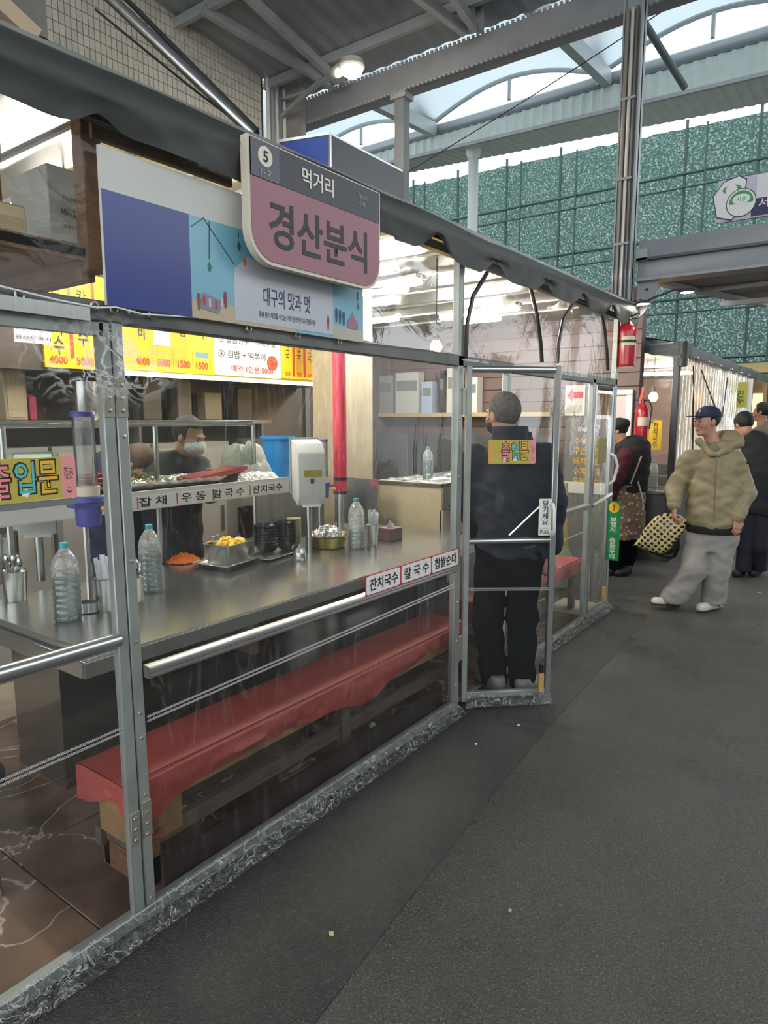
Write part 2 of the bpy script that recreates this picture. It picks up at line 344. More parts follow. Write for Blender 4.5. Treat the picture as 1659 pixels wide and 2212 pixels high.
fb = bm_.build('beam_front', mat('fascia_grey', '#85878a', .55, .1, var=.08), label='long grey fascia beam under the arcade roof', **sh())
e_ = MB(); teeth(e_, -5.69, 2.6, 5.95, 4.845, .02); teeth(e_, -5.69, 2.6, 5.96, 5.10, .022); e_.build('corrugated_edge', M_truss, fb, smooth=False)
# columns
def column(name, c, w, z0, z1, label, pipes=True):
    x, y = c; t = thing(name, label, 'column', (x, y, z0))
    m = mat('galvanised_column', '#a3a7a8', .45, .4, var=.12, vscale=3)
    MB().box(x-w/2, x+w/2, y-.012, y+.012, z0, z1).build('web', m, t)
    MB().box(x-w/2, x-w/2+.012, y-.06, y+.06, z0, z1).build('flange', m, t); MB().box(x+w/2-.012, x+w/2, y-.06, y+.06, z0, z1).build('flange', m, t)
    if pipes:
        for dx, r, h in ((-.045, .018, '#8a8680'), (-.005, .015, '#c9c5bb'), (.03, .012, '#6f6b69')):
            MB().tube([(x+dx, y-.045, z0), (x+dx, y-.045, z1-.1)], r, 8).build('conduit', mat('cond_'+h[1:], h, .4, .3), t)
        for z in (3.0, 3.5, 4.1): MB().box(x-.07, x+.05, y-.066, y-.06, z, z+.02).build('clamp', m, t)
    return t
column('steel_column', (-1.80, 5.80), .15, 2.42, 4.87, 'tall galvanised steel column with conduits rising behind the awning end')
p = aY(863, 300, 5.98)
t = thing('steel_post', 'square grey steel post under the fascia beam behind the blue box sign', 'column', (p.x, 6.03, 2.75))
MB().box(p.x-.055, p.x+.055, 5.97, 6.08, 2.75, 4.86).build('shaft', mat('post_grey', '#767a7c', .5, .2, var=.1), t); MB().box(p.x-.09, p.x+.09, 5.94, 6.1, 4.80, 4.86).build('cap_plate', M_truss, t)
# second arcade row: fascia, soffit, tube beam, vaulted membrane skylight
FY = 10.0
M_fasc = mat('corrugated_white', '#b9c2bd', .5, .1, var=.06)
FB = lambda x: 5.77-.03*x
fz = MB(); n = 330
fz.grid(lambda s_, t: Vector((-14+16.5*s_, FY-(.02 if int(round(s_*n)) % 3 == 0 else 0), FB(-14+16.5*s_)*(1-t)+6.2*t)), n, 1)
ff = fz.build('fascia_far', M_fasc, smooth=False, label='corrugated pale fascia of the far arcade roof', **sh())
sf = MB(); sf.grid(lambda s_, t: Vector((-14+16.5*s_, FY+1.0*t, FB(-14+16.5*s_)*(1-t)+(5.775-.05*(-14+16.5*s_))*t+(.012 if int(round(s_*n)) % 3 == 0 else 0))), n, 1); sf.build('soffit', M_fasc, ff, smooth=False)
MB().bar((-14, FY-.005, FB(-14)), (2.5, FY-.005, FB(2.5)), .05, .05).build('edge_trim', M_truss, ff)
MB().box(-14, 2.5, FY-.02, FY+.06, 6.2, 6.24).build('top_flashing', mat('dark_flashing', '#5c6368', .5), ff)
MB().tube([(-14, FY+.12, 6.34), (2.5, FY+.12, 6.34)], .085, 12).build('beam_tube', mat('pale_tube', '#a9b0b4', .4, .2), label='round white tube beam above the far fascia', **sh())
def membrane():
    m = bpy.data.materials.new('roof_membrane'); m.use_nodes = True; nt = m.node_tree; N = nt.nodes; L = nt.links; N.clear()
    o = N.new('ShaderNodeOutputMaterial'); t = N.new('ShaderNodeBsdfTranslucent'); t.inputs[0].default_value = (.42, .50, .54, 1); d = N.new('ShaderNodeBsdfDiffuse'); d.inputs[0].default_value = (.7, .75, .78, 1)
    x = N.new('ShaderNodeMixShader'); x.inputs[0].default_value = .35; L.new(t.outputs[0], x.inputs[1]); L.new(d.outputs[0], x.inputs[2]); L.new(x.outputs[0], o.inputs[0]); return m
M_mem = membrane(); M_arch = mat('arch_steel', '#a8b0b1', .45, .2)
nodes = [-12.2, -9.3, -6.4, -3.55, -.7, 2.2]
sky = thing('skylight', 'pale vaulted membrane skylight with white arches between the two arcade roofs', 'skylight', (-5, 8, 6.3))
for a, b in zip(nodes[:-1], nodes[1:]):
    arc = lambda s_: 6.42+.34*math.sin(math.pi*s_)
    MB().grid(lambda s_, t: Vector((a+(b-a)*s_, 6.1+(FY-6.0)*t, arc(s_)+.04)), 14, 4).build('membrane_panel', M_mem, sky)
    for y in (FY+.05, FY-2.0): MB().tube([(a+(b-a)*i/14, y, arc(i/14)) for i in range(15)], .035, 8).build('arch', M_arch, sky)
    for fx in (.5,): MB().tube([(a+(b-a)*fx, FY+.05, 6.44), (a+(b-a)*fx, FY+.05, arc(fx))], .03, 8).build('mullion', M_arch, sky)
for a in nodes:
    MB().box(a-.07, a+.07, FY-.06, FY+.2, 6.42, 6.54).build('node_plate', M_arch, sky)
    MB().tube([(a, FY, 6.24), (a, FY, 6.45)], .05, 8).build('node_post', M_arch, sky)
    MB().tube([(a, FY, 6.5), (a-.5, FY-2.2, 7.15)], .055, 8).build('strut', M_arch, sky)
    MB().tube([(a, FY, 6.5), (a+.28, FY-2.2, 7.1)], .055, 8).build('strut', M_arch, sky)
    MB().bar((a+.1, 6.1, 6.0), (a+.1, FY, 6.3), .12, .2).build('gutter_beam', M_arch, sky)
# white column under the far fascia, drooping drain pipe, cable
p = aY(1022, 400, 10.35)
t = thing('round_column', 'white round column under the far fascia before the green netting', 'column', (p.x, 10.35, 0))
MB().tube([(p.x, 10.35, 0), (p.x, 10.35, FB(p.x)-.0)], .085, 14).build('shaft', mat('white_column', '#b6bdbd', .5), t); MB().lathe((p.x, 10.35, FB(p.x)-.1), [(.1, 0), (.13, .12), (.13, .14)], 14).build('capital', M_fasc, t)
MB().tube([aY(1405, 70, 8.3)*2-aY(1480, 190, 8.9), aY(1480, 190, 8.9)], .04, 10).build('drain_pipe', mat('dark_pipe', '#4d5458', .5), label='dark grey drain pipe slanting out under the skylight', cat='pipe')
MB().tube([aX(-60+i*10, 0, -3)*0+aY(880+75*i, 372-47.5*i+6*math.sin(i*.4), 7.5) for i in range(10)], .006, 5).build('cable', mat('black_cable', '#1c1e20', .6), label='thin black cable strung across the arcade below the skylight', cat='cable')
# ---------------------------------------------------------------- green scaffold netting and what is behind it
def netmat():
    m = bpy.data.materials.new('green_netting'); m.use_nodes = True; nt = m.node_tree; N = nt.nodes; L = nt.links; N.clear()
    o = N.new('ShaderNodeOutputMaterial'); tr = N.new('ShaderNodeBsdfTransparent'); tr.inputs[0].default_value = (.7, .8, .78, 1)
    d = N.new('ShaderNodeBsdfDiffuse'); d.inputs[0].default_value = lin('#2c4741'); tl = N.new('ShaderNodeBsdfTranslucent'); tl.inputs[0].default_value = lin('#33504a')
    a = N.new('ShaderNodeMixShader'); a.inputs[0].default_value = .6; L.new(d.outputs[0], a.inputs[1]); L.new(tl.outputs[0], a.inputs[2])
    tc = N.new('ShaderNodeTexCoord'); n = N.new('ShaderNodeTexNoise'); n.inputs['Scale'].default_value = 26; n.inputs['Detail'].default_value = 6; n.inputs['Roughness'].default_value = .7; n.inputs['Distortion'].default_value = .4; L.new(tc.outputs['Object'], n.inputs['Vector'])
    r = N.new('ShaderNodeMapRange'); r.inputs[1].default_value = .5; r.inputs[2].default_value = .66; r.inputs[3].default_value = .985; r.inputs[4].default_value = .70; L.new(n.outputs[0], r.inputs[0])
    x = N.new('ShaderNodeMixShader'); L.new(r.outputs[0], x.inputs[0]); L.new(tr.outputs[0], x.inputs[1]); L.new(a.outputs[0], x.inputs[2]); L.new(x.outputs[0], o.inputs[0]); return m
NY = 16.2; NT = lambda x: 7.66-.025*x
net = thing('scaffold_netting', 'green dust netting stretched over scaffold poles at the far end', 'netting', (-5, NY, 0))
MB().grid(lambda s_, t: Vector((-19+21*s_, NY+.05*nz(s_*30, t*9), 1.6+(NT(-19+21*s_)-1.6+.05*nz(s_*80))*t)), 120, 30).build('net_sheet', netmat(), net)
M_pole = mat('scaffold_pole', '#1f3d36', .6)
k = 0; x = -15
while x < 1.5:
    MB().tube([(x, NY-.07, 0), (x, NY-.07, NT(x)+.14)], .032, 6).build('pole', M_pole, net); 
    MB().tube([(x+.42, NY-.15, 0), (x+.42, NY-.15, NT(x)-.02)], .022, 6).build('pole', M_pole, net); x += 1.4
for z in (2.9, 4.2, 5.5, 6.8):
    MB().tube([(-18, NY-.1, z), (2, NY-.1, z)], .032, 6).build('ledger', M_pole, net); MB().tube([(-18, NY-.17, z-.3), (2, NY-.17, z-.3)], .022, 6).build('ledger', M_pole, net)
hb = thing('house_block', 'pale building standing behind the green netting', 'building', (-5, 19, 0))
MB().box(-20, 3.5, 19.0, 21, 0, 3.0).build('wall', mat('pale_render', '#b9b5a4', .8, var=.2, vscale=.8), hb)
for i, (x, z, w, h, cc) in enumerate(((-9.5, .6, 2.4, 2.4, '#8fa9bd'), (-5.6, 1.3, 2.0, 1.9, '#9db8cf'), (-3.2, .8, 2.2, 1.6, '#cdb698'))):
    MB().box(x, x+w, 18.94, 19.0, z, z+h*.7).build('wall_panel', mat('panel_'+cc[1:], cc, .7), hb)
MB().box(6.3, 6.5, -5, 12, 0, 4.2).build('wall_right_added', mat('added_opposite_wall', '#7f8078', .8, var=.2, vscale=1), smooth=False, **sh())  # unseen wall, added to limit the sky reflected in the vinyl
# ================================================================== THE STALL'S VINYL FRONT
M_blk = mat('print_black', '#17181b', .5)
M_galv = mat('galvanised_frame', '#9ba09b', .42, .55, var=.14, vscale=5)
M_alu = mat('bright_aluminium', '#c3c6c6', .28, .9, var=.06, stretch=(1, 40, 1))
M_dsteel = mat('dark_top_rail', '#5d5f5c', .45, .4, var=.2, vscale=7)
M_bolt = mat('rivet', '#b9b7ae', .35, .9)
M_hinge = mat('hinge_plate', '#a5a294', .4, .7)
F_low = film('vinyl_lower', refl=.5, haze=.02, bump=.22, bscale=5, stretch=(1, 1, .35), rough=.06, streak=.07, sscale=7, sstretch=(1, 1, .15))
F_up = film('vinyl_upper', refl=.2, haze=.03, bump=.15, bscale=6, stretch=(1, .7, 1), rough=.1, streak=.015, sscale=6, sstretch=(1, .5, 1))
F_up2 = film('vinyl_upper_clear', refl=.14, haze=.05, bump=.25, bscale=4, rough=.12)
F_door = film('vinyl_door', base=.005, refl=.2, haze=.035, bump=.35, bscale=6, stretch=(1, 1, .4), rough=.07)
F_crumple = film('vinyl_crumpled_glints', refl=.25, haze=.0, bump=.8, bscale=14, rough=.2, base=.0, streak=1.0, sscale=13, sstretch=(1, .8, 1), blob=True, hz='#ffffff')  # white haze streaks, fading outwards, stand in for lamp glints on the creases
F_skirt = film('vinyl_skirt_glints', refl=.6, haze=.02, bump=1.0, bscale=30, rough=.05, base=.05, streak=.55, sscale=13, sstretch=(1, .6, 1), hz='#ffffff')  # glints along the crumpled skirt are put into the colour as white streaks
enc = thing('vinyl_enclosure', 'clear vinyl and galvanised frame front of the snack stall', 'enclosure', (S, 3, 0))
def post(y, z1, w=.045, d=.04, z0=0, x=S, lean=0, m=M_galv, par=enc, name='post'):
    return MB().bar((x, y, z0), (x, y+lean, z1), d, w, up=(0, 1, 0)).build(name, m, par, bevel=.003)
pA = post(1.148, 1.90, w=.036, d=.03, lean=-.014); pC = post(3.085, 2.40, w=.05); pB = post(3.66, 1.9, w=.04); pD = post(5.12, 1.9, w=.05); pE = post(5.64, 2.44, w=.05)
BOLT = None
def bolts(par, pts, r=.006):
    global BOLT
    rt = par
    while rt.parent: rt = rt.parent
    for x, y, z in pts:
        if BOLT is None:
            BOLT = MB().lathe((0, 0, 0), [(.007, 0), (.0056, .0035), (0, .005)], 8, ax=Matrix.Rotation(math.pi/2, 3, 'Y')).build('bolt_head', M_bolt, par, origin=(0, 0, 0)); o = BOLT
        else: o = bpy.data.objects.new('bolt_head', BOLT.data); COL.objects.link(o); o.parent = par
        o.location = Vector((x, y, z))-ORG[rt.name]
bolts(pA, [(S+.015, 1.15-.007*z, z) for z in (.045, .075, .33, .43, .62, .70, .93, 1.18, 1.55)])
bolts(pC, [(S+.02, 3.085, z) for z in (.15, .4, .62, .85, 1.0, 1.3, 1.6, 1.75, 2.1, 2.2)])
# hinge plates between the left door and its post
for z in (.335, 1.66):
    h = MB().box(S+.015, S+.019, 1.092-.007*z, 1.124-.007*z, z-.055, z+.055).build('hinge', M_hinge, enc, bevel=.001); MB().box(S+.015, S+.019, 1.132-.007*z, 1.166-.007*z, z-.055+(.0 if z > 1 else .01), z+.055+(0 if z > 1 else .02)).build('hinge', M_hinge, enc, bevel=.001)
    bolts(h, [(S+.019, y-.007*z, z+d) for y in (1.108, 1.149) for d in (-.036, 0, .036)], .007)
h = MB().box(S+.02, S+.026, 3.1, 3.14, .28, .42).build('hinge', M_hinge, enc); h = MB().box(S+.02, S+.026, 3.1, 3.14, 1.62, 1.76).build('hinge', M_hinge, enc)
# rails
def rail(y0, y1, z, name='rail', m=M_alu, x=S+.012, r=.02, z1=None):
    z1 = z if z1 is None else z1
    pr = [(-.016, -r), (.012, -r), (.02, -r*.55), (.02, -r*.1), (.013, 0), (.02, r*.1), (.02, r*.6), (.008, r), (-.016, r)]
    b = MB(); n = len(pr); b.add([(x+a, y0, z+c) for a, c in pr]+[(x+a, y1, z1+c) for a, c in pr], [tuple(range(n)), tuple(range(2*n-1, n-1, -1))]+[(i, n+i, n+(i+1) % n, (i+1) % n) for i in range(n)])
    return b.build(name, m, enc)
rail(1.175, 3.06, .822, z1=.812)
rail(3.68, 5.1, .93)
# white menu labels with red edges stuck above the rail
ra, rb_ = aX(790, 1247, S+.034), aX(991, 1200, S+.034); M_lr = mat('label_red', '#a8202f', .5); lab = ('잔치국수', '칼 국 수', '찹쌀순대'); wl3 = (rb_.y-ra.y)/3
for k in range(3):
    y_ = ra.y+wl3*k; z_ = .828; MBp = MB().box(S+.03, S+.033, y_, y_+wl3, z_, z_+.094).build('rail_label', M_lr, enc, label='white menu label with red edge')
    MB().prism(rrect(wl3-.012, .084, .012, 4), (S+.033, y_+.006, z_+.005), YV, ZV, (.0008, 0, 0)).build('label_face', mat('label_white', '#dcdad6', .5), MBp, origin=ORG[enc.name])
    t_ = text(lab[k], (S+.034, y_+wl3/2, z_+.047), YV, ZV, wl3*.80, .056, M_blk, enc, .02); t_.parent = MBp
MB().box(S-.03, S+.02, .25, 5.66, 1.868, 1.925).build('top_rail', M_dsteel, enc, bevel=.004)
MB().bar((S+.03, .3, 1.885), (S+.03, 1.04, 1.88), .02, .035).build('top_rail_trim', M_alu, enc)
MB().box(S-.02, S+.02, .2, 3.06, 0.006, .052).build('sill', M_galv, enc, bevel=.004)
MB().box(S-.02, S+.02, 3.66, 5.64, 0.006, .045).build('sill', M_galv, enc, bevel=.004)
MB().box(S-.02, S+.015, .3, 5.64, 2.40, 2.44).build('head_rail', M_dsteel, enc)
def sheet(y0, y1, z0, z1, x, m, nu, nv, amp, fr, name='vinyl_sheet', par=enc, seed=0):
    return MB().grid(lambda s_, t: Vector((x+amp*nz(fr*(y0+(y1-y0)*s_)+seed, fr*(z0+(z1-z0)*t)*.6, seed)*min(1, 6*min(s_, 1-s_, t, 1-t)+.15), y0+(y1-y0)*s_, z0+(z1-z0)*t)), nu, nv).build(name, m, par)
sheet(1.16, 3.075, .03, 1.89, S+.004, F_low, 60, 50, .012, 3.2, seed=1)
sheet(3.67, 5.11, .03, 1.89, S+.004, F_up2, 40, 40, .02, 4, seed=2)
sheet(.4, 3.09, 1.90, 2.42, S+.0, F_up, 90, 24, .016, 4.5, seed=3)
sheet(3.09, 5.63, 1.90, 2.42, S+.022, F_up2, 60, 20, .02, 3, seed=4)
# crumpled flap of vinyl gathered at the head of the left post, grommets and ties
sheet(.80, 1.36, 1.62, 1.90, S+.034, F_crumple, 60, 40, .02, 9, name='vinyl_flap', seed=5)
for y in (.86, 1.06, 1.118, 1.175, 1.24, 1.62, 1.86, 2.1):
    gr = MB()
    for i in range(10):
        a = 2*math.pi*i/10; b_ = 2*math.pi*(i+1)/10
        gr.tube([(S+.03, y+.011*math.cos(a), 1.905+.011*math.sin(a)), (S+.03, y+.011*math.cos(b_), 1.905+.011*math.sin(b_))], .003, 5)
    gr.build('grommet', M_bolt, enc)

MB().tube([(S+.035, .7, 1.93), (S+.04, .95, 1.905), (S+.04, 1.06, 1.90), (S+.042, 1.118, 1.908), (S+.04, 1.2, 1.9), (S+.036, 1.62, 1.93), (S+.034, 2.2, 1.915), (S+.03, 3.05, 1.93)], .0025, 5).build('tie_cord', mat('clear_cord', '#e8ecec', .2), enc)
# twisted double seam across the panels
def twist(a, b, r=.0035, pitch=.013, rr=.0013):
    a, b = Vector(a), Vector(b); n = int((b-a).length/pitch*5); m = MB()
    for ph in (0, math.pi):
        m.tube([a+(b-a)*i/n+Vector((r*.5*math.cos(2*math.pi*i/5+ph), 0, r*math.sin(2*math.pi*i/5+ph))) for i in range(n+1)], rr, 4)
    return m
M_cord = mat('seam_cord', '#a5a3a3', .3, spec=.6)
for dz in (0, .014):
    twist((S+.012, .25, .642+dz), (S+.012, 1.09, .662+dz)).build('seam_cord', M_cord, enc)
    twist((S+.012, 1.17, .664+dz), (S+.012, 3.07, .708+dz)).build('seam_cord', M_cord, enc)
twist((S+.012, 3.68, .72), (S+.012, 5.1, .74), pitch=.03).build('seam_cord', M_cord, enc)
# plastic skirt dragging on the ground
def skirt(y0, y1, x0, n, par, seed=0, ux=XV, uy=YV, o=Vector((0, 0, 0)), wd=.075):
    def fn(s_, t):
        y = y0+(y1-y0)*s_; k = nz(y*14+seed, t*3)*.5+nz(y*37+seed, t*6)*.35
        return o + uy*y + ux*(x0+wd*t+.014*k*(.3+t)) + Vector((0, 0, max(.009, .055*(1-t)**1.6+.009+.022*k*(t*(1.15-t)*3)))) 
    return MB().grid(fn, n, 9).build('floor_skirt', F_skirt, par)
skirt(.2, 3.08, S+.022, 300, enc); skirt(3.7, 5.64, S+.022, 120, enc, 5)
# edge bindings curving down from the awning
M_bind = mat('black_binding', '#1e2021', .35, coat=.4)
for q in (((1052, 590), (1022, 640), (1009, 700), (1006, 775)), ((1146, 622), (1160, 680), (1168, 740), (1171, 782)), ((1244, 648), (1217, 690), (1207, 740), (1204, 784)), ((1298, 668), (1306, 710), (1311, 760), (1313, 800))):
    MB().tube([aX(a, b, S+.03) for a, b in q], .0125, 6).build('edge_binding', M_bind, enc)

# ---------------------------------------------------------------- awning
M_awn = mat('awning_vinyl', '#373a38', .5, var=.14, vscale=3, bump=.15, bscale=5, spec=.4)
notch = (2.74, 3.33, 4.0, 4.62, 5.22)
def zb(y):
    z = 2.352 + .008*nz(y*2.2)
    if y < 2.4: return z + .035*math.exp(-((y-1.07)/.05)**2) - .012*math.exp(-((y-.95)/.12)**2) - .02*math.exp(-((y-1.75)/.35)**2)
    d = min(abs(y-q) for q in notch); return z - .02 + .095*max(0, 1-d/.19)**1.4
awn = thing('awning', 'dark grey vinyl awning with scalloped valance over the snack stall', 'awning', (-1.75, 3, 2.35))
prof = [(-2.35, 2.66), (-2.1, 2.62), (-1.85, 2.555), (-1.76, 2.525), (-1.715, 2.505), (-1.692, 2.48), (-1.682, 2.45), (-1.682, 2.42)]
def awnf(s_, t):
    y = .2+5.7*s_; k = t*(len(prof)+3)
    if k <= len(prof)-1:
        i = min(int(k), len(prof)-2); f_ = k-i; x = prof[i][0]*(1-f_)+prof[i+1][0]*f_; z = prof[i][1]*(1-f_)+prof[i+1][1]*f_; w = f_ if i > 2 else 0
    else:
        f_ = (k-len(prof)+1)/4; x = -1.682-.018*f_; z = 2.42*(1-f_)+zb(y)*f_; w = 1
    z += .014*nz(y*1.7, 3)+.045*(y/5.8)*(.6 if t < .9 else .5)
    x += w*(.014*nz(y*3.3, t*2)+.008*nz(y*9, t*3, 2))
    return Vector((x, y, z))
MB().grid(awnf, 230, 22).build('canopy_sheet', M_awn, awn)
MB().bar((-2.0, .2, 2.55), (-2.0, 5.85, 2.59), .04, .04).build('support_bar', M_dsteel, awn)
MB().tube([(-1.73, .2, 2.50), (-1.73, 5.88, 2.545)], .016, 8).build('front_rod', M_galv, awn)
# valance end flap
MB().add([(-1.684, 5.88, 2.54), (-1.684, 5.94, 2.44), (-1.80, 5.92, 2.40), (-2.2, 5.9, 2.5), (-2.2, 5.88, 2.6)], [(0, 1, 2, 3, 4)]).build('end_flap', M_awn, awn)

# ---------------------------------------------------------------- big pink name sign
SX = -1.655
sg = thing('shop_sign', 'pink shop sign with large black Korean name and dark top band', 'sign', (SX, 1.9, 2.1))
y0, y1, z0, z1 = 1.541, 2.236, 2.100, 2.478
shp = rrect(y1-y0, z1-z0, .105, 8, (1, 1, 0, 0))
MB().prism(shp, (SX-.03, y0, z0), YV, ZV, (.03, 0, 0)).build('casing', mat('sign_cream_edge', '#cfc6b4', .5), sg)
ins = rrect(y1-y0-.022, z1-z0-.016, .096, 8, (1, 1, 0, 0))
MB().prism(ins, (SX, y0+.011, z0+.011), YV, ZV, (.003, 0, 0)).build('face', mat('sign_pink', '#93626c', .42, var=.05), sg)
bz = z1-.118
MB().box(SX, SX+.0045, y0+.011, y1-.011, bz, z1-.006).build('top_band', mat('sign_charcoal', '#37383f', .45), sg)
MB().box(SX, SX+.006, y0+.011, y0+.135, bz-.0, z1-.006).build('number_field', mat('sign_grey', '#55575f', .45), sg)
c = Vector((SX+.006, y0+.072, z1-.05)); MB().lathe(c, [(.031, 0), (.031, .0015), (0, .0016)], 28, ax=Matrix.Rotation(math.pi/2, 3, 'Y')).build('number_disc', mat('sign_ivory', '#d8d4c4', .5), sg)
M_blk = mat('print_black', '#17181b', .5); M_wht = mat('print_white', '#dedacf', .5); M_wht2 = mat('print_grey', '#9c9a98', .5)
text('5', c+Vector((.0018, 0, 0)), YV, ZV, .022, .034, M_blk, sg, .02)
text('1-7', (SX+.0065, y0+.073, z1-.098), YV, ZV, .05, .018, M_wht2, sg, .01)
text('먹거리', (SX+.0048, y0+.325, z1-.060), YV, ZV, .165, .062, M_wht, sg, .012)
text('Food', (SX+.0048, y0+.575, z1-.045), YV, ZV, .05, .018, M_wht2, sg); text('小吃', (SX+.0048, y0+.575, z1-.072), YV, ZV, .045, .02, M_wht2, sg)
text('경산분식', (SX+.0035, (y0+y1)/2-.002, z0+.133), YV, ZV, .52, .150, mat('sign_letter_black', '#22252c', .5), sg, .016)

# ---------------------------------------------------------------- printed banner under the awning
BX = -1.742
ban = thing('market_banner', 'long printed banner panel with blue, sky and sand scenes under the pink sign', 'banner', (BX, 1.7, 1.93))
by0, by1, bz0, bz1 = aX(222, 480, BX).y, aX(784, 670, BX).y, aX(230, 658, BX).z, aX(217, 312, BX).z
MB().box(BX-.012, BX, by0, by1, bz0, bz1).build('backing_board', mat('board_white', '#c2c3bd', .6, var=.04), ban)
def panel(y0, y1, z0, z1, h, name, k=1, **kw): return MB().box(BX, BX+.001*k, y0, y1, z0, z1).build(name, mat('print_'+h[1:], h, .35, coat=.3), ban, **kw)
yb = aX(412, 600, BX).y; yw0 = aX(505, 620, BX).y; yw1 = aX(718, 660, BX).y
zt = aX(217, 406, BX).z
panel(by0, yb, bz0, zt, '#27357a', 'blue_field', label='plain deep blue field')
panel(yb, by1, bz0, zt, '#6fa6b8', 'sky_field'); panel(yb, yb+.46, bz0, bz0+.055, '#b3a488', 'sand_field', 1.4); panel(yw1, by1, bz0, bz0+.05, '#a8a695', 'sand_field', 1.4)
MB().prism([(0, 0), (yw1-yw0, 0), (yw1-yw0, .19), (.06, .21), (0, .16)], (BX+.0015, yw0, bz0+.012), YV, ZV, (.0008, 0, 0)).build('white_field', mat('print_pale', '#b2b5bd', .35, coat=.3), ban)
M_navy = mat('print_navy', '#1e2a55', .5)
c0 = aX(620, 650, BX); text('대구의 맛과 멋', (BX+.0026, c0.y, c0.z), YV, ZV, .235, .062, M_navy, ban, .004)
c1 = aX(622, 688, BX); text('흥을 몸소 체험할 수 있는 가장 한국적인 대구전통시장', (BX+.0026, c1.y, c1.z), YV, ZV, .285, .02, M_blk, ban, .006, res=2)
def diamond(x, y, w, h, hx):
    c = aX(x, y, BX); MB().prism([(0, -h), (w, 0), (0, h), (-w, 0)], (BX+.002, c.y, c.z), YV, ZV, (.001, 0, 0)).build('lantern_print', mat('pr_'+hx[1:], hx, .5), ban)
diamond(452, 577, .008, .017, '#2e6b62'); diamond(515, 532, .008, .017, '#2e5f5a'); diamond(527, 565, .009, .016, '#b97a3c'); diamond(773, 662, .008, .015, '#3a7c86')
for a, b in (((452, 478), (452, 560)), ((440, 470), (505, 570)), ((515, 500), (515, 515)), ((412, 490), (440, 470)), ((773, 630), (773, 650))):
    p, q = aX(a[0], a[1], BX+.002), aX(b[0], b[1], BX+.002); p.z = min(p.z, zt); MB().bar(p, q, .0015, .002).build('string_print', mat('pr_string', '#2a4a4a', .5), ban)
# market cart and small strolling figures in the print, as flat shapes
cart = aX(455, 655, BX); MB().prism([(-.045, -.02), (.03, -.03), (.05, .01), (-.03, .028)], (BX+.0022, cart.y, cart.z), YV, ZV, (.0008, 0, 0)).build('cart_print', mat('pr_cart', '#7c7f8c', .5), ban)
for i, (x, y) in enumerate(((440, 650), (452, 655), (466, 660), (478, 655))): 
    p = aX(x, y, BX); MB().box(BX+.003, BX+.0036, p.y-.004, p.y+.004, p.z-.012, p.z+.014).build('goods_print', mat('pr_g%d' % (i % 2), ('#a8323c', '#c9b8c0')[i % 2], .5), ban)
for x, y, hx in ((430, 648, '#a23b32'), (487, 645, '#8c2b33'), (709, 695, '#9c2f36'), (727, 678, '#2b3d66'), (735, 682, '#2b3d66'), (743, 686, '#2b4d86')):
    p = aX(x, y, BX+.003); MB().prism([(-.003, -.03), (.003, -.03), (.006, .005), (.003, .022), (-.003, .022), (-.006, .005)], p, YV, ZV, (.0008, 0, 0)).build('figure_print', mat('pr_'+hx[1:], hx, .5), ban)
p = aX(762, 694, BX+.003); MB().prism([(-.035, -.03), (.035, -.03), (.03, .0), (.012, .012), (0, .035), (-.014, .012), (-.03, 0)], p, YV, ZV, (.0008, 0, 0)).build('heap_print', mat('pr_heap', '#9a6f86', .5), ban)

# ---------------------------------------------------------------- 'entrance' stickers and doors
def sticker(c, u, w, h, par, name='entrance_sign'):
    """yellow plate with puffy coloured syllables"""
    c, u = Vector(c), Vector(u).normalized(); n = u.cross(ZV).normalized(); v = ZV
    o = c - u*(w/2) - v*(h/2)
    b = MB().prism(rrect(w, h, h*.06, 3), o, u, v, n*.003).build(name, mat('sticker_yellow', '#b3a548', .4), par, label='yellow plate with bubbly coloured letters')
    def P(a, b_, l): return o+u*(a*w)+v*(b_*h)+n*l
    def sub(mb, nm, m): mb.build(nm, m, b, origin=ORG[par.name])
    sub(MB().prism(rrect(w*.13, h, h*.06, 3), P(.87, 0, .003), u, v, n*.0006), 'pink_band', mat('sticker_pink', '#d88f8f', .4))
    sub(MB().prism(rrect(w*.10, h, h*.06, 3), P(0, 0, .003), u, v, n*.0006), 'orange_band', mat('sticker_orange', '#c99a4e', .4))
    for a, bb, r in ((.34, .17, .07), (.56, .2, .07)):
        sub(MB().prism([(r*h*1.3*math.cos(t*.63)*(1+.2*math.cos(t*3.14)), r*h*1.3*math.sin(t*.63)*(1+.2*math.cos(t*3.14))) for t in range(10)], P(a, bb, .0032), u, v, n*.0008), 'flower', mat('sticker_white', '#e9e4da', .4))
    for ch, a, w_, hx, hh, bb in (('출', .36, .17, '#e07f86', .78, .52), ('입', .56, .16, '#55aeb3', .72, .56), ('문', .755, .16, '#e0aa42', .76, .54)):
        for bd, mm, lf, g in ((.04, mat('sticker_outline', '#26231f', .5), .0036, .006*w/.2), (.008, mat('sticker_'+hx[1:], hx, .4), .0044, 0)):
            t_ = text(ch, P(a, bb, 0), u, v, w_*w, hh*h, mm, par, bd, lift=lf, res=2, grow=g); t_.parent = b
    t_ = text('LOVE\nYOU', P(.935, .6, 0), v*1, -u, .3*h, .08*w, mat('sticker_dark', '#4a2f33', .5), par, .01, lift=.004, res=2); t_.parent = b
    t_ = text(':)', P(.935, .2, 0), -v, u, .16*h, .05*w, mat('sticker_dark', '#4a2f33', .5), par, .01, lift=.004, res=2); t_.parent = b
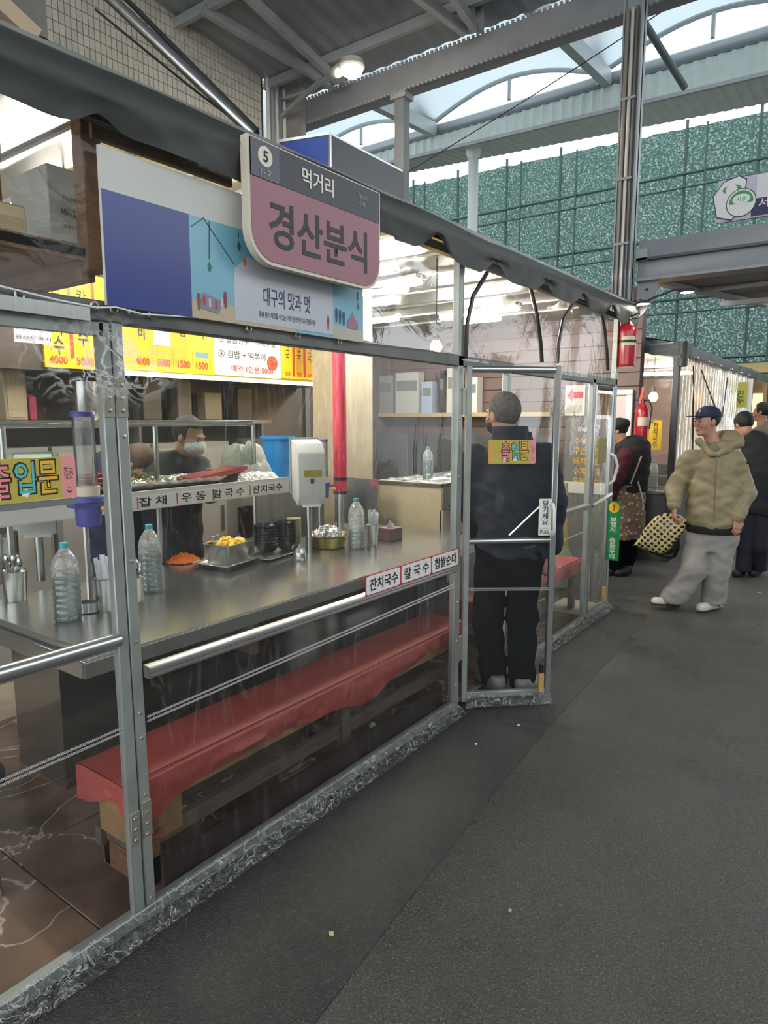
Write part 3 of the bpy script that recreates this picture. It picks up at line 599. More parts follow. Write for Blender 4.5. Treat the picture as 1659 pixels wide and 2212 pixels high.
# left door leaf
ld = thing('vinyl_door', 'closed clear vinyl door at the left edge with yellow entrance plate', 'door', (S, .75, 0))
MB().bar((S, 1.108, .012), (S, 1.094, 1.87), .03, .036, up=(0, 1, 0)).build('stile', M_galv, ld, bevel=.003)
post(.28, 1.87, par=ld, name='stile')
def rail2(par, y0, y1, z, m=M_alu):
    MB().tube([(S+.016, y0, z), (S+.016, y1, z)], .021, 10).build('rail', m, par); MB().box(S-.01, S+.012, y0, y1, z-.03, z-.012).build('rail_flange', m, par)
rail2(ld, .3, 1.085, .952)
MB().box(S-.015, S+.015, .3, 1.09, 1.83, 1.865).build('rail', M_galv, ld); MB().box(S-.015, S+.015, .3, 1.09, .012, .05).build('rail', M_galv, ld)
sheet(.3, 1.085, .04, 1.84, S+.004, F_door, 26, 40, .02, 3.5, par=ld, seed=8)
c = aX(70, 1036, S+.03); r_ = aX(163, 1036, S+.03); sticker((S+.03, r_.y-.155, c.z), YV, .31, .112, ld)
MB().box(S+.018, S+.028, r_.y-.31, r_.y, c.z-.075, c.z-.057).build('sign_bar', M_alu, ld)
# open door in the middle
HP = Vector((S+.012, 3.15, 0)); FP = Vector((-1.392, 3.50, 0)); du = (FP-HP).normalized(); dn = du.cross(ZV).normalized(); DL = (FP-HP).length
XF = Matrix(((du.x, dn.x, 0, HP.x), (du.y, dn.y, 0, HP.y), (0, 0, 1, 0), (0, 0, 0, 1)))
od = thing('vinyl_door', 'open clear vinyl door with pull sign in front of the man in navy', 'door', HP)
def DM(): return MB(XF)
DM().box(0, .032, -.016, .016, .03, 1.875).build('stile', M_galv, od, bevel=.003); DM().box(DL-.032, DL, -.016, .016, .05, 1.88).build('stile', M_alu, od, bevel=.004)
DM().tube([(.03, 0, 1.858), (DL-.03, 0, 1.858)], .018, 10).build('rail', M_alu, od); DM().tube([(.03, 0, .94), (DL-.03, 0, .94)], .016, 10).build('rail', M_alu, od); DM().box(.03, DL-.03, -.014, .014, .05, .085).build('rail', M_galv, od, bevel=.003)
DM().grid(lambda s_, t: Vector((.01+(DL-.02)*s_, .006+.014*nz(s_*3, t*5, 3), .06+1.8*t)), 20, 50).build('vinyl_sheet', F_door, od)
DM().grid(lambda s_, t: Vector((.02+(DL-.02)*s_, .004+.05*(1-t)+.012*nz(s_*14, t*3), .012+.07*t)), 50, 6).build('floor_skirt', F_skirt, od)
b_ = twist((.02, .012, .672), (DL-.03, .012, .662)); b_.xf = XF; b_.build('seam_cord', M_cord, od); b_ = twist((.02, .012, .682), (DL-.03, .012, .672)); b_.xf = XF; b_.build('seam_cord', M_cord, od)
def dpx(x, y, off=.02):
    """point of the open door's plane seen at a pixel"""
    v = ray(x, y); o = HP + dn*off; return CAM + v*((o-CAM).dot(dn)/v.dot(dn))
a_, b2 = dpx(1055, 976), dpx(1157, 976); sticker((a_+b2)/2+Vector((0, 0, 0)), du, (b2-a_).length, .127, od)
pc = dpx(1177, 1117); w_ = (dpx(1190, 1117)-dpx(1163, 1117)).length; h_ = abs(dpx(1177, 1078).z-dpx(1177, 1157).z)
ps = MB().prism(rrect(w_, h_, .006, 3), pc-du*(w_/2)-ZV*(h_/2), du, ZV, dn*.005).build('pull_sign', mat('sign_white', '#d9d9d2', .45), od, label='white vertical pull sign')
q = ps
for s_, o_ in (('당\n기\n세\n요', .035), ):
    t_ = text(s_, pc+dn*.005+ZV*.026, du, ZV, w_*.52, h_*.66, M_blk, od, .012); t_.parent = ps
t_ = text('PULL', pc+dn*.005-ZV*(h_*.40), du, ZV, w_*.75, h_*.1, M_blk, od, .01); t_.parent = ps
MB().prism([(0, 0), (w_*.8, 0), (w_*.8, .001), (0, .001)], pc-du*(w_*.4)-ZV*(h_*.31)+dn*.005, du, ZV, dn*.0005).build('rule', M_blk, ps, origin=ORG[od.name])
hc = dpx(1193, 1090, .035); hb_ = dpx(1193, 1152, .035)
MB().tube([hc+dn*-.02, hc+dn*.012, hc*.85+hb_*.15+dn*.03, hc*.15+hb_*.85+dn*.03, hb_+dn*.012, hb_+dn*-.02], [.012, .011, .009, .009, .011, .012], 10).build('handle', mat('handle_white', '#d5d4cc', .35), od, label='white plastic pull handle')
MB().tube([dpx(1100, 1157, .015), dpx(1168, 1092, .015)], .006, 8).build('brace_rod', M_alu, od)
MB(XF).box(DL-.075, DL-.047, .014, .034, .075, .185).build('wood_block', mat('pine_block', '#b08d52', .7, var=.15, vscale=30), od)
MB(XF).box(DL-.07, DL-.05, .014, .03, .185, .235).build('latch', M_blk, od)
# far door
fd = thing('vinyl_door', 'far vinyl door beside the green warning strip at the stall end', 'door', (S, 5.4, 0))
for y in (5.19, 5.59): post(y, 1.86, w=.035, d=.03, par=fd, name='stile', m=M_alu, z0=.02)
MB().tube([(S, 5.2, 1.84), (S, 5.58, 1.84)], .018, 8).build('rail', M_dsteel, fd); MB().tube([(S+.02, 5.19, .92), (S+.03, 5.6, .98)], .016, 8).build('rail', M_alu, fd); MB().box(S-.012, S+.012, 5.2, 5.58, .03, .065).build('rail', M_galv, fd)
sheet(5.19, 5.59, .04, 1.84, S+.004, F_door, 12, 30, .02, 5, par=fd, seed=11)
MB().tube([(S+.015, 5.56, 1.32), (S+.06, 5.56, 1.30), (S+.085, 5.56, 1.22), (S+.06, 5.56, 1.10), (S+.015, 5.56, 1.06)], .012, 8).build('handle', mat('handle_white', '#d5d4cc', .35), fd)
MB().box(S+.016, S+.022, 5.545, 5.575, 1.02, 1.36).build('push_plate', M_alu, fd)
MB().box(S-.02, S-.008, 5.21, 5.57, 1.63, 1.8).build('board_insert', mat('osb_board', '#a97f45', .8, var=.35, vscale=26), fd, label='orange-brown chipboard insert')
a_, b2 = aX(1293, 975, S+.02), aX(1309, 975, S+.02); MB().box(S+.012, S+.02, a_.y, b2.y, a_.z-.10, a_.z+.10).build('sticker_panel', mat('far_sticker', '#8d8a55', .5), fd)
MB().box(S+.016, S+.04, 5.52, 5.55, .08, .20).build('wood_block', mat('pine_block', '#b08d52', .7), fd)
# green warning strip on the end post
gs = thing('warning_strip', 'green vertical warning strip with yellow exclamation disc on the stall end post', 'sign', (-1.73, 5.60, .42))
GY = 5.585; q0, q1, q2 = aY(1312, 1081, GY), aY(1342, 1081, GY), aY(1310, 1209, GY)
gx0, gx1, gz0, gz1 = q0.x+.004, q1.x, q2.z, q0.z
MB().box(gx0, gx1, GY, GY+.004, gz0, gz1).build('plate', mat('sign_green', '#0f7d47', .4), gs)
cc = Vector(((gx0+gx1)/2, GY-.001, gz1-.055)); MB().lathe(cc, [(.045, 0), (.045, .001), (0, .0012)], 24, ax=Matrix.Rotation(math.pi/2, 3, 'X')).build('disc', mat('sign_yellow', '#e0be1d', .45), gs)
text('!', cc+Vector((0, -.002, 0)), XV, ZV, .014, .055, mat('sign_red', '#a3231d', .45), gs, .03)
text('보\n행\n자\n \n충\n돌\n주\n의', ((gx0+gx1)/2, GY, gz0+(gz1-gz0-.12)/2), XV, ZV, (gx1-gx0)*.5, gz1-gz0-.15, M_wht, gs, .012)
# ================================================================== INSIDE THE STALL
M_steel = mat('stainless', '#b9bab6', .24, .92, var=.08, vscale=3, bump=.04, bscale=30)
M_steelb = mat('stainless_brushed', '#b4b5b1', .2, .9, var=.1, vscale=2, stretch=(1, .15, 1))
M_panel = mat('polished_front_panel', '#86807c', .14, .85, var=.12, vscale=2)
M_wood = mat('old_wood', '#6b4a30', .75, var=.35, vscale=6, stretch=(3, 3, 12), bump=.2, bscale=30)
M_woodd = mat('dark_wood', '#574a3f', .8, var=.3, vscale=8, stretch=(8, 1, 8), bump=.2)
M_ply = mat('worn_plywood', '#8a6a44', .75, var=.25, vscale=7)
M_gbrick = mat('brown_siding', '#65504a', .55, var=.06, vscale=2)
# shell of the stall
M_silver = mat('silver_ceiling_sheet', '#a5a39a', .34, .5, var=.12, vscale=2)
cs = MB().box(-5.5, -2.32, -.6, 7.65, 2.72, 2.75).build('ceiling_stall', M_silver, smooth=False, **sh())
for k in range(15): MB().box(-5.5, -2.32, *((.62+.3*k, .64+.3*k) if k < 6 else (2.4+.55*(k-6), 2.42+.55*(k-6))), 2.705, 2.72).build('ceiling_rib', mat('rib_white', '#a09e95', .45), cs)
MB().box(-4.72, -4.62, -.6, 4.95, 0, 2.72).build('wall_back', mat('kitchen_wall', '#5b5148', .6, var=.3, vscale=2), smooth=False, **sh())
pw = MB().box(-5.55, -2.13, 7.62, 7.74, 0, 3.0).build('wall_partition', mat('partition_core', '#5e4b45', .7), smooth=False, **sh())
for k in range(20): MB().box(-5.55, -2.13, 7.6, 7.625, .008+.15*k, .15*k+.1485).build('siding_board', M_gbrick, pw, bevel=.0015)
MB().box(-5.62, -5.5, 4.9, 7.65, 0, 2.72).build('wall_back_far', mat('kitchen_wall2', '#6d6660', .6, var=.2, vscale=2), smooth=False, **sh())
# window frame in the siding
wf = thing('window_1', 'white framed small window in the brown siding', None, (-2.36, 7.58, 1.2), kind='structure')
w0, w1 = aY(1332, 842, 7.58), aY(1369, 842, 7.58); zt_, zb_ = w0.z, aY(1350, 990, 7.58).z
for a, b, c, d in ((w0.x-.3, w1.x, zt_-.06, zt_), (w1.x-.07, w1.x, zb_, zt_-.06), (w0.x-.3, w0.x-.24, zb_, zt_-.06)): MB().box(a, b, 7.55, 7.6, c, d).build('window_frame', mat('upvc_white', '#d6dadb', .35), wf, bevel=.006)
MB().box(w0.x-.24, w1.x-.07, 7.585, 7.595, zb_, zt_-.06).build('pane', mat('window_paper', '#c9b9b4', .3), wf)

# ---------------------------------------------------------------- counter
CZ = .80
ct = thing('counter', 'long stainless steel serving counter with polished front panel', 'counter', (-2.6, 2.6, 0))
MB().box(-3.12, -2.07, 1.14, 4.1, CZ-.012, CZ).build('worktop', M_steelb, ct, bevel=.003)
MB().box(-2.075, -2.065, 1.14, 4.1, CZ-.06, CZ-.008).build('front_lip', M_steel, ct); MB().box(-3.12, -2.075, 1.135, 1.145, CZ-.06, CZ-.008).build('end_lip', M_steel, ct)
MB().box(-3.1, -2.69, 1.37, 4.1, 0.02, CZ-.012).build('cabinet_body', M_panel, ct)
MB().box(-2.69, -2.08, 1.9, 1.93, CZ-.2, CZ-.012).build('bracket', M_panel, ct); MB().box(-2.69, -2.08, 3.5, 3.53, CZ-.2, CZ-.012).build('bracket', M_panel, ct)
MB().tube([(-2.72, 1.165, CZ+.012), (-2.3, 1.165, CZ+.012), (-2.12, 1.19, CZ+.008)], .014, 8).build('edge_tube', M_steel, ct)
# neighbouring display case on the counter
dc = thing('display_case', 'beige display case with foil lined top behind the tissue box', 'display case', (-2.8, 4.5, 0))
M_beige = mat('beige_panel', '#b9ad8b', .55, var=.06)
MB().box(-3.1, -2.42, 4.12, 5.5, 0, .74).build('base', mat('case_grey', '#7d7b77', .6), dc)
q0, q1 = aY(820, 1150, 4.2), aY(915, 1150, 4.2)
MB().box(q0.x, -2.55, 4.2, 4.23, .74, 1.13).build('side_panel', M_beige, dc); MB().box(-2.56, -2.53, 4.2, 5.5, .74, .93).build('front_panel', mat('case_front', '#a79a90', .5), dc)
MB().grid(lambda s_, t: Vector((q0.x+(-2.55-q0.x)*s_, 4.23+1.2*t, 1.13+.02*nz(s_*9, t*14)+.012*nz(s_*30, t*40))), 30, 40).build('foil_sheet', mat('foil', '#d2d3d2', .22, .95, bump=.5, bscale=50), dc)
MB().box(q0.x, -2.55, 4.19, 5.45, 1.10, 1.125).build('rim', mat('case_rim', '#5c574e', .4, .5), dc)
MB().grid(lambda s_, t: Vector((-2.54+.18*s_, 4.25+1.1*t, .95+.05*math.sin(math.pi*s_)+.012*nz(s_*12, t*30))), 12, 40).build('food_pile', mat('orange_food', '#c97c43', .6, var=.3, vscale=30), dc)
# steel splash plate
q0, q1 = aY(735, 1030, 3.98), aY(818, 1040, 3.98)
MB().box(q0.x-.05, q1.x, 3.97, 3.985, CZ, q0.z).build('splash_plate', M_steelb, label='upright stainless splash plate beside the display case', cat='panel')
# shelf strip with menu labels
st = thing('serving_shelf', 'raised steel serving shelf with white label strip behind the counter', 'shelf', (-3.2, 2.4, CZ))
MB().box(-3.62, -3.10, 1.35, 3.16, 1.195, 1.21).build('deck', M_steelb, st); MB().box(-3.10, -3.085, 1.35, 3.17, 1.125, 1.225).build('front_lip', mat('lip_white', '#cfcbc3', .5), st)
ls = MB().box(-3.085, -3.083, 1.35, 3.165, 1.13, 1.2).build('label_strip', mat('strip_white', '#dad7d0', .5), st)
for body, x, w in (('기', 222, .07), ('잡 채', 330, .17), ('우 동', 418, .17), ('칼 국 수', 494, .24), ('잔치국수', 578, .26)):
    p = aX(x, 1100-.118*x+12, -3.083); text(body, (-3.083, p.y, 1.167), YV, ZV, w, .05, M_blk, st, .02)
for x in (296, 382, 460, 540): p = aX(x, 1060, -3.083); MB().box(-3.083, -3.0815, p.y-.003, p.y+.003, 1.135, 1.197).build('divider', mat('strip_red', '#b02b35', .5), st)
for y in (1.45, 2.25, 2.97): MB().tube([(-3.2, y, CZ), (-3.2, y, 1.57)], .014, 8).build('post', M_steel, st)
MB().tube([(-3.2, 1.40, 1.57), (-3.2, 2.97, 1.57), ], .013, 8).build('top_rail', M_steel, st); MB().box(-3.5, -3.19, 1.4, 2.96, 1.578, 1.586).build('glass_top', film('glass_top', '#dfeee6', refl=1, haze=.02, bump=.02), st)
MB().grid(lambda s_, t: Vector((-3.19, 1.4+1.56*s_, 1.23+.34*t)), 2, 2).build('glass_guard', film('glass_guard', '#eef4f0', refl=.7, haze=.015, bump=.03), st)
# red padded pole and beige pillar
rp = thing('padded_pole', 'steel pole wrapped in red padding behind the counter', 'pole', (-3.13, 3.74, 0))
MB().tube([(-3.13, 3.74, 0), (-3.13, 3.74, 2.72)], .028, 12).build('pole', M_steel, rp); MB().tube([(-3.13, 3.74, 1.06), (-3.13, 3.74, 2.5)], .048, 14).build('red_padding', mat('red_pad', '#c8324a', .45, bump=.3, bscale=12), rp)
for z in (1.06, 1.16): MB().tube([(-3.13, 3.74, z), (-3.13, 3.74, z+.022)], .05, 14).build('strap', M_blk, rp)
MB().box(-4.0, -3.75, 4.42, 4.95, 0, 2.72).build('pillar_kitchen', mat('cream_pillar', '#b0a58d', .55, var=.1), smooth=False, **sh())

# ---------------------------------------------------------------- benches
M_red = mat('red_leatherette', '#a84b45', .42, var=.08, vscale=5, bump=.25, bscale=220, spec=.5)
def bench(y0, y1, x0, x1, label, seed, z=.43, sag=True, red=M_red):
    t = thing('bench', label, 'bench', ((x0+x1)/2, (y0+y1)/2, 0), group='red benches along the counter')
    n = 70; ring = []
    def hem(y):
        if not sag: return z-.10
        u_ = (y-y0)/(y1-y0)
        return .318-.05*math.exp(-((u_-.05)/.035)**2)-.055*math.exp(-((u_-.57)/.06)**2)+.025*math.exp(-((u_-.25)/.12)**2)+.03*math.exp(-((u_-.85)/.1)**2)+.006*nz(y*8+seed)
    def sec(s_, t_):
        y = y0+(y1-y0)*s_; w = t_*7
        P = [(x0+.004, hem(y)+.05), (x0, z-.05), (x0+.004, z-.008), (x0+.02, z), (x1-.02, z), (x1-.004, z-.01), (x1+.003, z-.06), (x1-.008, hem(y))]
        i = min(int(w), 6); f_ = w-i; x = P[i][0]*(1-f_)+P[i+1][0]*f_; zz = P[i][1]*(1-f_)+P[i+1][1]*f_
        if i >= 5: x += (.016*nz(y*6+seed, zz*9+y*2)+.009*nz(y*18+seed, zz*26))*(f_ if i == 5 else 1)
        if i in (2, 3, 4): zz += .004*nz(y*3+seed, x*8)
        return Vector((x, y, zz))
    b = MB().grid(sec, 150, 28); 
    # near and far end drapes
    for ye, sg_ in ((y0, -1), (y1, 1)):
        b.grid(lambda s_, t_: Vector((x0+(x1-x0)*s_, ye+sg_*(.008*nz(s_*6+seed, t_*3))*t_, z-.003-(.10+.03*math.sin(s_*5+1)+(.03 if s_ > .8 else 0))*t_-.012*(abs(s_-.5)*2)**8)), 20, 8)
    b.build('cushion_cover', red, t, weld=True)
    MB().tube([(x1-.016, y0+.01, z+.001), (x1-.014, (y0+y1)/2, z+.001), (x1-.016, y1-.01, z+.001)], .0022, 5).build('piping', mat('dark_red_seam', '#4d1a1c', .6), t)
    MB().box(x0+.02, x1-.03, y0+.02, y1-.02, z-.13, z-.02).build('seat_board', M_ply, t)
    for y in (y0+.10, (y0+y1)/2+.02, y1-.12):
        for x in (x0+.04, x1-.05): MB().box(x-.02, x+.025, y-.03, y+.03, 0.021, z-.12).build('leg', M_wood if y < y0+.2 else M_woodd, t, bevel=.002)
        MB().box(x0+.02, x1-.03, y-.025, y+.025, .12, .17).build('cross_bar', M_woodd, t)
    MB().box(x0+.01, x0+.05, y0+.05, y1-.05, .10, .17).build('stretcher', M_woodd, t); MB().box(x1-.065, x1-.04, y0+.14, y1-.05, .15, .21).build('stretcher', M_woodd, t)
    return t
b1 = bench(1.13, 3.36, -2.15, -1.845, 'long red leatherette bench beside the clear vinyl front', 1)
MB().box(-1.845, -1.825, 1.24, 3.04, .02, .135).build('kick_board', mat('maroon_board', '#33221f', .55, var=.3, vscale=4, stretch=(1, .3, 3)), b1)
MB().box(-2.1, -1.88, 1.18, 1.36, .17, .30).build('step_block', M_ply, b1); MB().box(-2.12, -1.87, 1.2, 1.28, .02, .12).build('step_block', M_wood, b1)
MB().tube([(-1.87+.028*math.cos(a*.63), 1.23+.034*math.sin(a*.63), .215) for a in range(11)], .004, 5).build('red_tie', mat('red_string', '#8d2b22', .6), b1)
bench(3.72, 5.5, -2.22, -1.93, 'far red bench behind the man in navy', 4, sag=False)
for k, (x, y, z) in enumerate(((-2.32, 1.42, .022), (-1.99, 2.62, .022), (-1.94, 2.78, .022))):
    MB().lathe((x, y, z), [(.001, 0), (.022, .004), (.017, .016), (.006, .024), (0, .026)], 7).build('paper_scrap', mat('scrap_white', '#cfc8ba', .8), label=('pale paper scrap on the marble floor by the counter base', 'white paper scrap under the red bench, nearer one', 'white paper scrap under the red bench, farther one')[k], cat='litter')
t = thing('stool', 'black round stool at the left edge inside the stall', 'stool', (-2.2, .9, 0)); c = (-2.33, .80, .40)
MB().lathe(c, [(.0, 0), (.15, .0), (.165, .012), (.165, .04), (.15, .055), (.06, .062), (0, .062)], 28).build('seat', mat('black_vinyl', '#1b1c1f', .3, coat=.3), t)
for a in range(4): MB().tube([(-2.33+.10*math.cos(a*1.57+.8), .80+.10*math.sin(a*1.57+.8), .40), (-2.33+.13*math.cos(a*1.57+.8), .80+.13*math.sin(a*1.57+.8), .02)], .011, 8).build('leg', M_steel, t)

# ---------------------------------------------------------------- things on the counter
def at(x, y, z=CZ): return aZ(x, y, z)
def pet():
    m = bpy.data.materials.new('clear_pet'); m.use_nodes = True; nt = m.node_tree; N = nt.nodes; L = nt.links; N.clear()
    o = N.new('ShaderNodeOutputMaterial'); t = N.new('ShaderNodeBsdfTransparent'); t.inputs[0].default_value = (.95, .97, .97, 1); g = N.new('ShaderNodeBsdfGlossy'); g.inputs['Roughness'].default_value = .05
    fr = N.new('ShaderNodeFresnel'); fr.inputs[0].default_value = 1.5; tc = N.new('ShaderNodeTexCoord'); n = N.new('ShaderNodeTexNoise'); n.inputs['Scale'].default_value = 28; L.new(tc.outputs['Object'], n.inputs['Vector'])
    bp = N.new('ShaderNodeBump'); bp.inputs['Strength'].default_value = .8; bp.inputs['Distance'].default_value = .01; L.new(n.outputs[0], bp.inputs['Height']); L.new(bp.outputs[0], fr.inputs['Normal']); L.new(bp.outputs[0], g.inputs['Normal'])
    ma = N.new('ShaderNodeMath'); ma.operation = 'MULTIPLY_ADD'; ma.inputs[1].default_value = 1.3; ma.inputs[2].default_value = .06; ma.use_clamp = True; L.new(fr.outputs[0], ma.inputs[0])
    x = N.new('ShaderNodeMixShader'); L.new(ma.outputs[0], x.inputs[0]); L.new(t.outputs[0], x.inputs[1]); L.new(g.outputs[0], x.inputs[2]); df = N.new('ShaderNodeBsdfTranslucent'); df.inputs[0].default_value = (.9, .93, .94, 1); x2 = N.new('ShaderNodeMixShader'); x2.inputs[0].default_value = .2; L.new(x.outputs[0], x2.inputs[1]); L.new(df.outputs[0], x2.inputs[2]); L.new(x2.outputs[0], o.inputs[0]); return m
M_pet = pet(); M_cap = mat('teal_cap', '#3aa7b0', .4)
def bottle(c, label, k=1.0, level=.6):
    t = thing('water_bottle', label, 'bottle', c, group='clear water bottles with teal caps'); pr = []
    r = .053*k; h = .31*k
    for i in range(34):
        z = .205*k*i/33; rr = r*(1-.05*(1 if (i % 4) < 2 else 0)) if i > 1 else r*(.86+.07*i); pr.append((rr, z))
    pr += [(r, .212*k), (r*.93, .235*k), (r*.72, .262*k), (r*.42, .285*k), (.014*k, .297*k), (.0135*k, .308*k)]
    MB().lathe(c, pr, 24).build('body', M_pet, t)
    MB().lathe(Vector(c)+Vector((0, 0, .006)), [(r*.9, 0), (r*.9, h*level-.01), (0, h*level-.01)], 20).build('water', film('water_surface', '#e6eff0', refl=.6, haze=.03, bump=.2, bscale=30, base=.0), t)
    MB().lathe(Vector(c)+Vector((0, 0, .296*k)), [(.0165*k, 0), (.0165*k, .018*k), (.014*k, .021*k), (0, .021*k)], 16).build('cap', M_cap, t); return t
bottle(at(148, 1340), 'nearest clear water bottle with teal cap standing before the steel cups')
bottle(at(328, 1277), 'clear water bottle with teal cap just right of the left frame post')
bottle(at(770, 1185), 'clear water bottle with teal cap beside the brown tissue box', level=.4)
q = Vector((-2.86, 4.5, 0)); bottle((q.x, 4.5, 1.13), 'small far water bottle standing on the foil top', k=.8)
def cup(c, label, r, h, kind):
    t = thing('utensil_cup', label, 'cup', c); c = Vector(c)
    MB().lathe(c, [(r*.86, 0), (r*.9, .004), (r, h*.9), (r*1.06, h), (r*1.02, h+.002), (r*.94, h*.97), (r*.84, .008), (0, .008)], 24).build('cup_body', M_steel, t)
    random.seed(len(label))
    if kind == 'spoon':
        for i in range(9):
            a = i*2.4; d = Vector((math.cos(a), math.sin(a), 0))*r*(.3+.5*random.random()); z = h+.012+.03*random.random()
            MB().tube([c+d*.3+Vector((0, 0, .02)), c+d+Vector((0, 0, z))], .0035, 6).build('spoon_handle', M_steel, t)
            MB().lathe(c+d*1.05+Vector((0, 0, z+.018)), [(0, -.024), (.013, -.014), (.018, 0), (.014, .014), (0, .022)], 10, sq=(1, .45)).build('spoon_bowl', M_steel, t)
    else:
        for i in range(16):
            a = i*2.4; d = Vector((math.cos(a), math.sin(a), 0))*r*(.2+.6*random.random()); z = h+.055+.045*random.random()
            MB().bar(c+d*.5+Vector((0, 0, .03)), c+d*1.25+Vector((0, 0, z)), .018, .004, up=(math.sin(a), math.cos(a), 0)).build('paper_packet', mat('packet_white', '#dcdcdf', .7), t)
    return t
cup(at(35, 1297), 'steel cup full of spoons at the left edge of the counter', .05, .135, 'spoon')
cup(at(232, 1318), 'steel cup of white paper chopstick packets left of the frame post', .046, .14, 'packet')
cup(at(300, 1300)+Vector((-.02, 0, 0)), 'steel spoon cup half hidden behind the left frame post', .036, .11, 'spoon')
cup(at(805, 1176), 'steel cup of paper packets between bottle and tissue box', .042, .13, 'packet')
def small_dish(c, label, r=.04, h=.04):
    MB().lathe(c, [(r*.8, 0), (r, .004), (r, h), (r*.96, h), (r*.9, .006), (0, .006)], 22).build('sauce_dish', M_steel, label=label, cat='dish')
small_dish(at(193, 1322), 'small steel sauce dish between bottle and packet cup', .038, .045)
# tall steel urn behind the entrance plate, wide pot
t = thing('steel_urn', 'tall steel water urn behind the yellow entrance plate', 'urn', at(28, 1262)+Vector((-.1, 0, 0))); c = at(28, 1262)+Vector((-.1, 0, 0))
MB().lathe(c, [(.075, 0), (.08, .01), (.08, .22), (.082, .23)], 24).build('body', M_steel, t); MB().lathe(c+Vector((0, 0, .23)), [(.085, 0), (.08, .02), (.03, .04), (.012, .045), (.014, .06), (0, .062)], 20).build('lid', M_steel, t)
# orange cloth
c = at(396, 1213); MB().grid(lambda s_, t: c+Vector((.085*(2*t-1)*math.sqrt(max(0.02, 1-(2*s_-1)**2)), .10*(2*s_-1), .004+.034*(1-(2*s_-1)**2)*(1-(2*t-1)**2)*(.9+.7*nz(s_*7, t*7)+.5*nz(s_*17, t*17))+.012*abs(nz(s_*12, t*12, 4)))), 40, 34).build('dish_cloth', mat('orange_cloth', '#d06a22', .85, bump=.4, bscale=120), label='crumpled orange dish cloth on the counter', cat='cloth')
# pickled radish pan on tray
c = at(493, 1222); ang = Matrix.Rotation(math.radians(10), 3, 'Z')
def panbox(t, c, wx, wy, h, name, wall=.004, flare=1.08, m=M_steel):
    b = MB(); P = []
    for (f_, z) in ((.92, 0), (flare, h), (flare+.12, h+.002), (flare+.12, h+.005), (flare-.05, h+.004), (.88, .006)):
        for sx, sy in ((-1, -1), (1, -1), (1, 1), (-1, 1)): P.append(Vector(c)+ang @ Vector((sx*wx*f_/2, sy*wy*f_/2, z)))
    fs = [(3, 2, 1, 0)]
    for i in range(5): fs += [(i*4+j, i*4+(j+1) % 4, (i+1)*4+(j+1) % 4, (i+1)*4+j) for j in range(4)]
    fs.append((20, 21, 22, 23)); b.add(P, fs); return b.build(name, m, t, bevel=.003)
t = thing('flat_tray', 'shallow steel tray under the radish pan', 'tray', c); panbox(t, c, .20, .26, .03, 'tray_body')
t = thing('radish_pan', 'square steel pan of yellow pickled radish', 'pan', c+Vector((0, 0, .008))); panbox(t, c+Vector((0, 0, .008)), .15, .17, .12, 'pan_body')
random.seed(3)
for i in range(40):
    p = c + ang @ Vector((random.uniform(-.062, .062), random.uniform(-.07, .07), .118+random.uniform(0, .02)))
    MB().lathe(p, [(0, -.003), (.022, -.003), (.022, .004), (0, .005)], 10, ax=Matrix.Rotation(random.uniform(-.8, .8), 3, 'X') @ Matrix.Rotation(random.uniform(-.8, .8), 3, 'Y')).build('radish_slice', mat('radish_yellow', '#eab81c', .4), t)
MB().tube([c+Vector((-.02, -.07, .10)), c+Vector((-.02, -.09, .17)), c+Vector((-.02, -.04, .175))], .004, 6).build('tongs', M_steel, t)
# bowl stacks
def stack(c, r, n, pitch, h, m, label, name, inner=None):
    t = thing(name, label, 'bowls', c)
    for i in range(n):
        MB().lathe(Vector(c)+Vector((0, 0, i*pitch)), [(r*.55, 0), (r*.6, .003), (r*.95, h*.75), (r, h), (r*.97, h), (r*.9, h*.72), (r*.5, .008), (0, .008)], 22).build('bowl', m, t)
    return t
cb = at(590, 1200); t = thing('oval_tray', 'flat steel tray under the dark bowls', 'tray', cb); panbox(t, cb, .17, .30, .012, 'tray_body')
M_dbowl = mat('black_melamine', '#191b20', .3); M_cream = mat('cream_melamine', '#b9b694', .4)
stack(at(578, 1196)+Vector((0, 0, .016)), .078, 7, .018, .055, M_dbowl, 'stack of black bowls nearer the radish pan', 'bowl_stack'); stack(at(613, 1192)+Vector((0, .02, .016)), .066, 8, .017, .05, M_dbowl, 'stack of black bowls beside the cream cups', 'bowl_stack')
stack(at(560, 1165)+Vector((-.12, 0, .0)), .06, 9, .02, .05, mat('maroon_melamine', '#3a1d22', .35), 'stack of maroon bowls behind the black ones', 'bowl_stack')
stack(at(636, 1182), .045, 9, .017, .05, M_cream, 'tall stack of cream cups beside the dispenser pole', 'cup_stack')
t = thing('sugar_pot', 'small lidded steel pot before the dispenser pole', 'pot', at(648, 1211)); c = at(648, 1211)
MB().lathe(c, [(.034, 0), (.038, .01), (.038, .05), (.034, .056)], 20).build('body', M_steel, t); MB().lathe(c+Vector((0, 0, .056)), [(.036, 0), (.03, .014), (.008, .02), (.008, .03), (.011, .036), (0, .04)], 18).build('lid', M_steel, t)
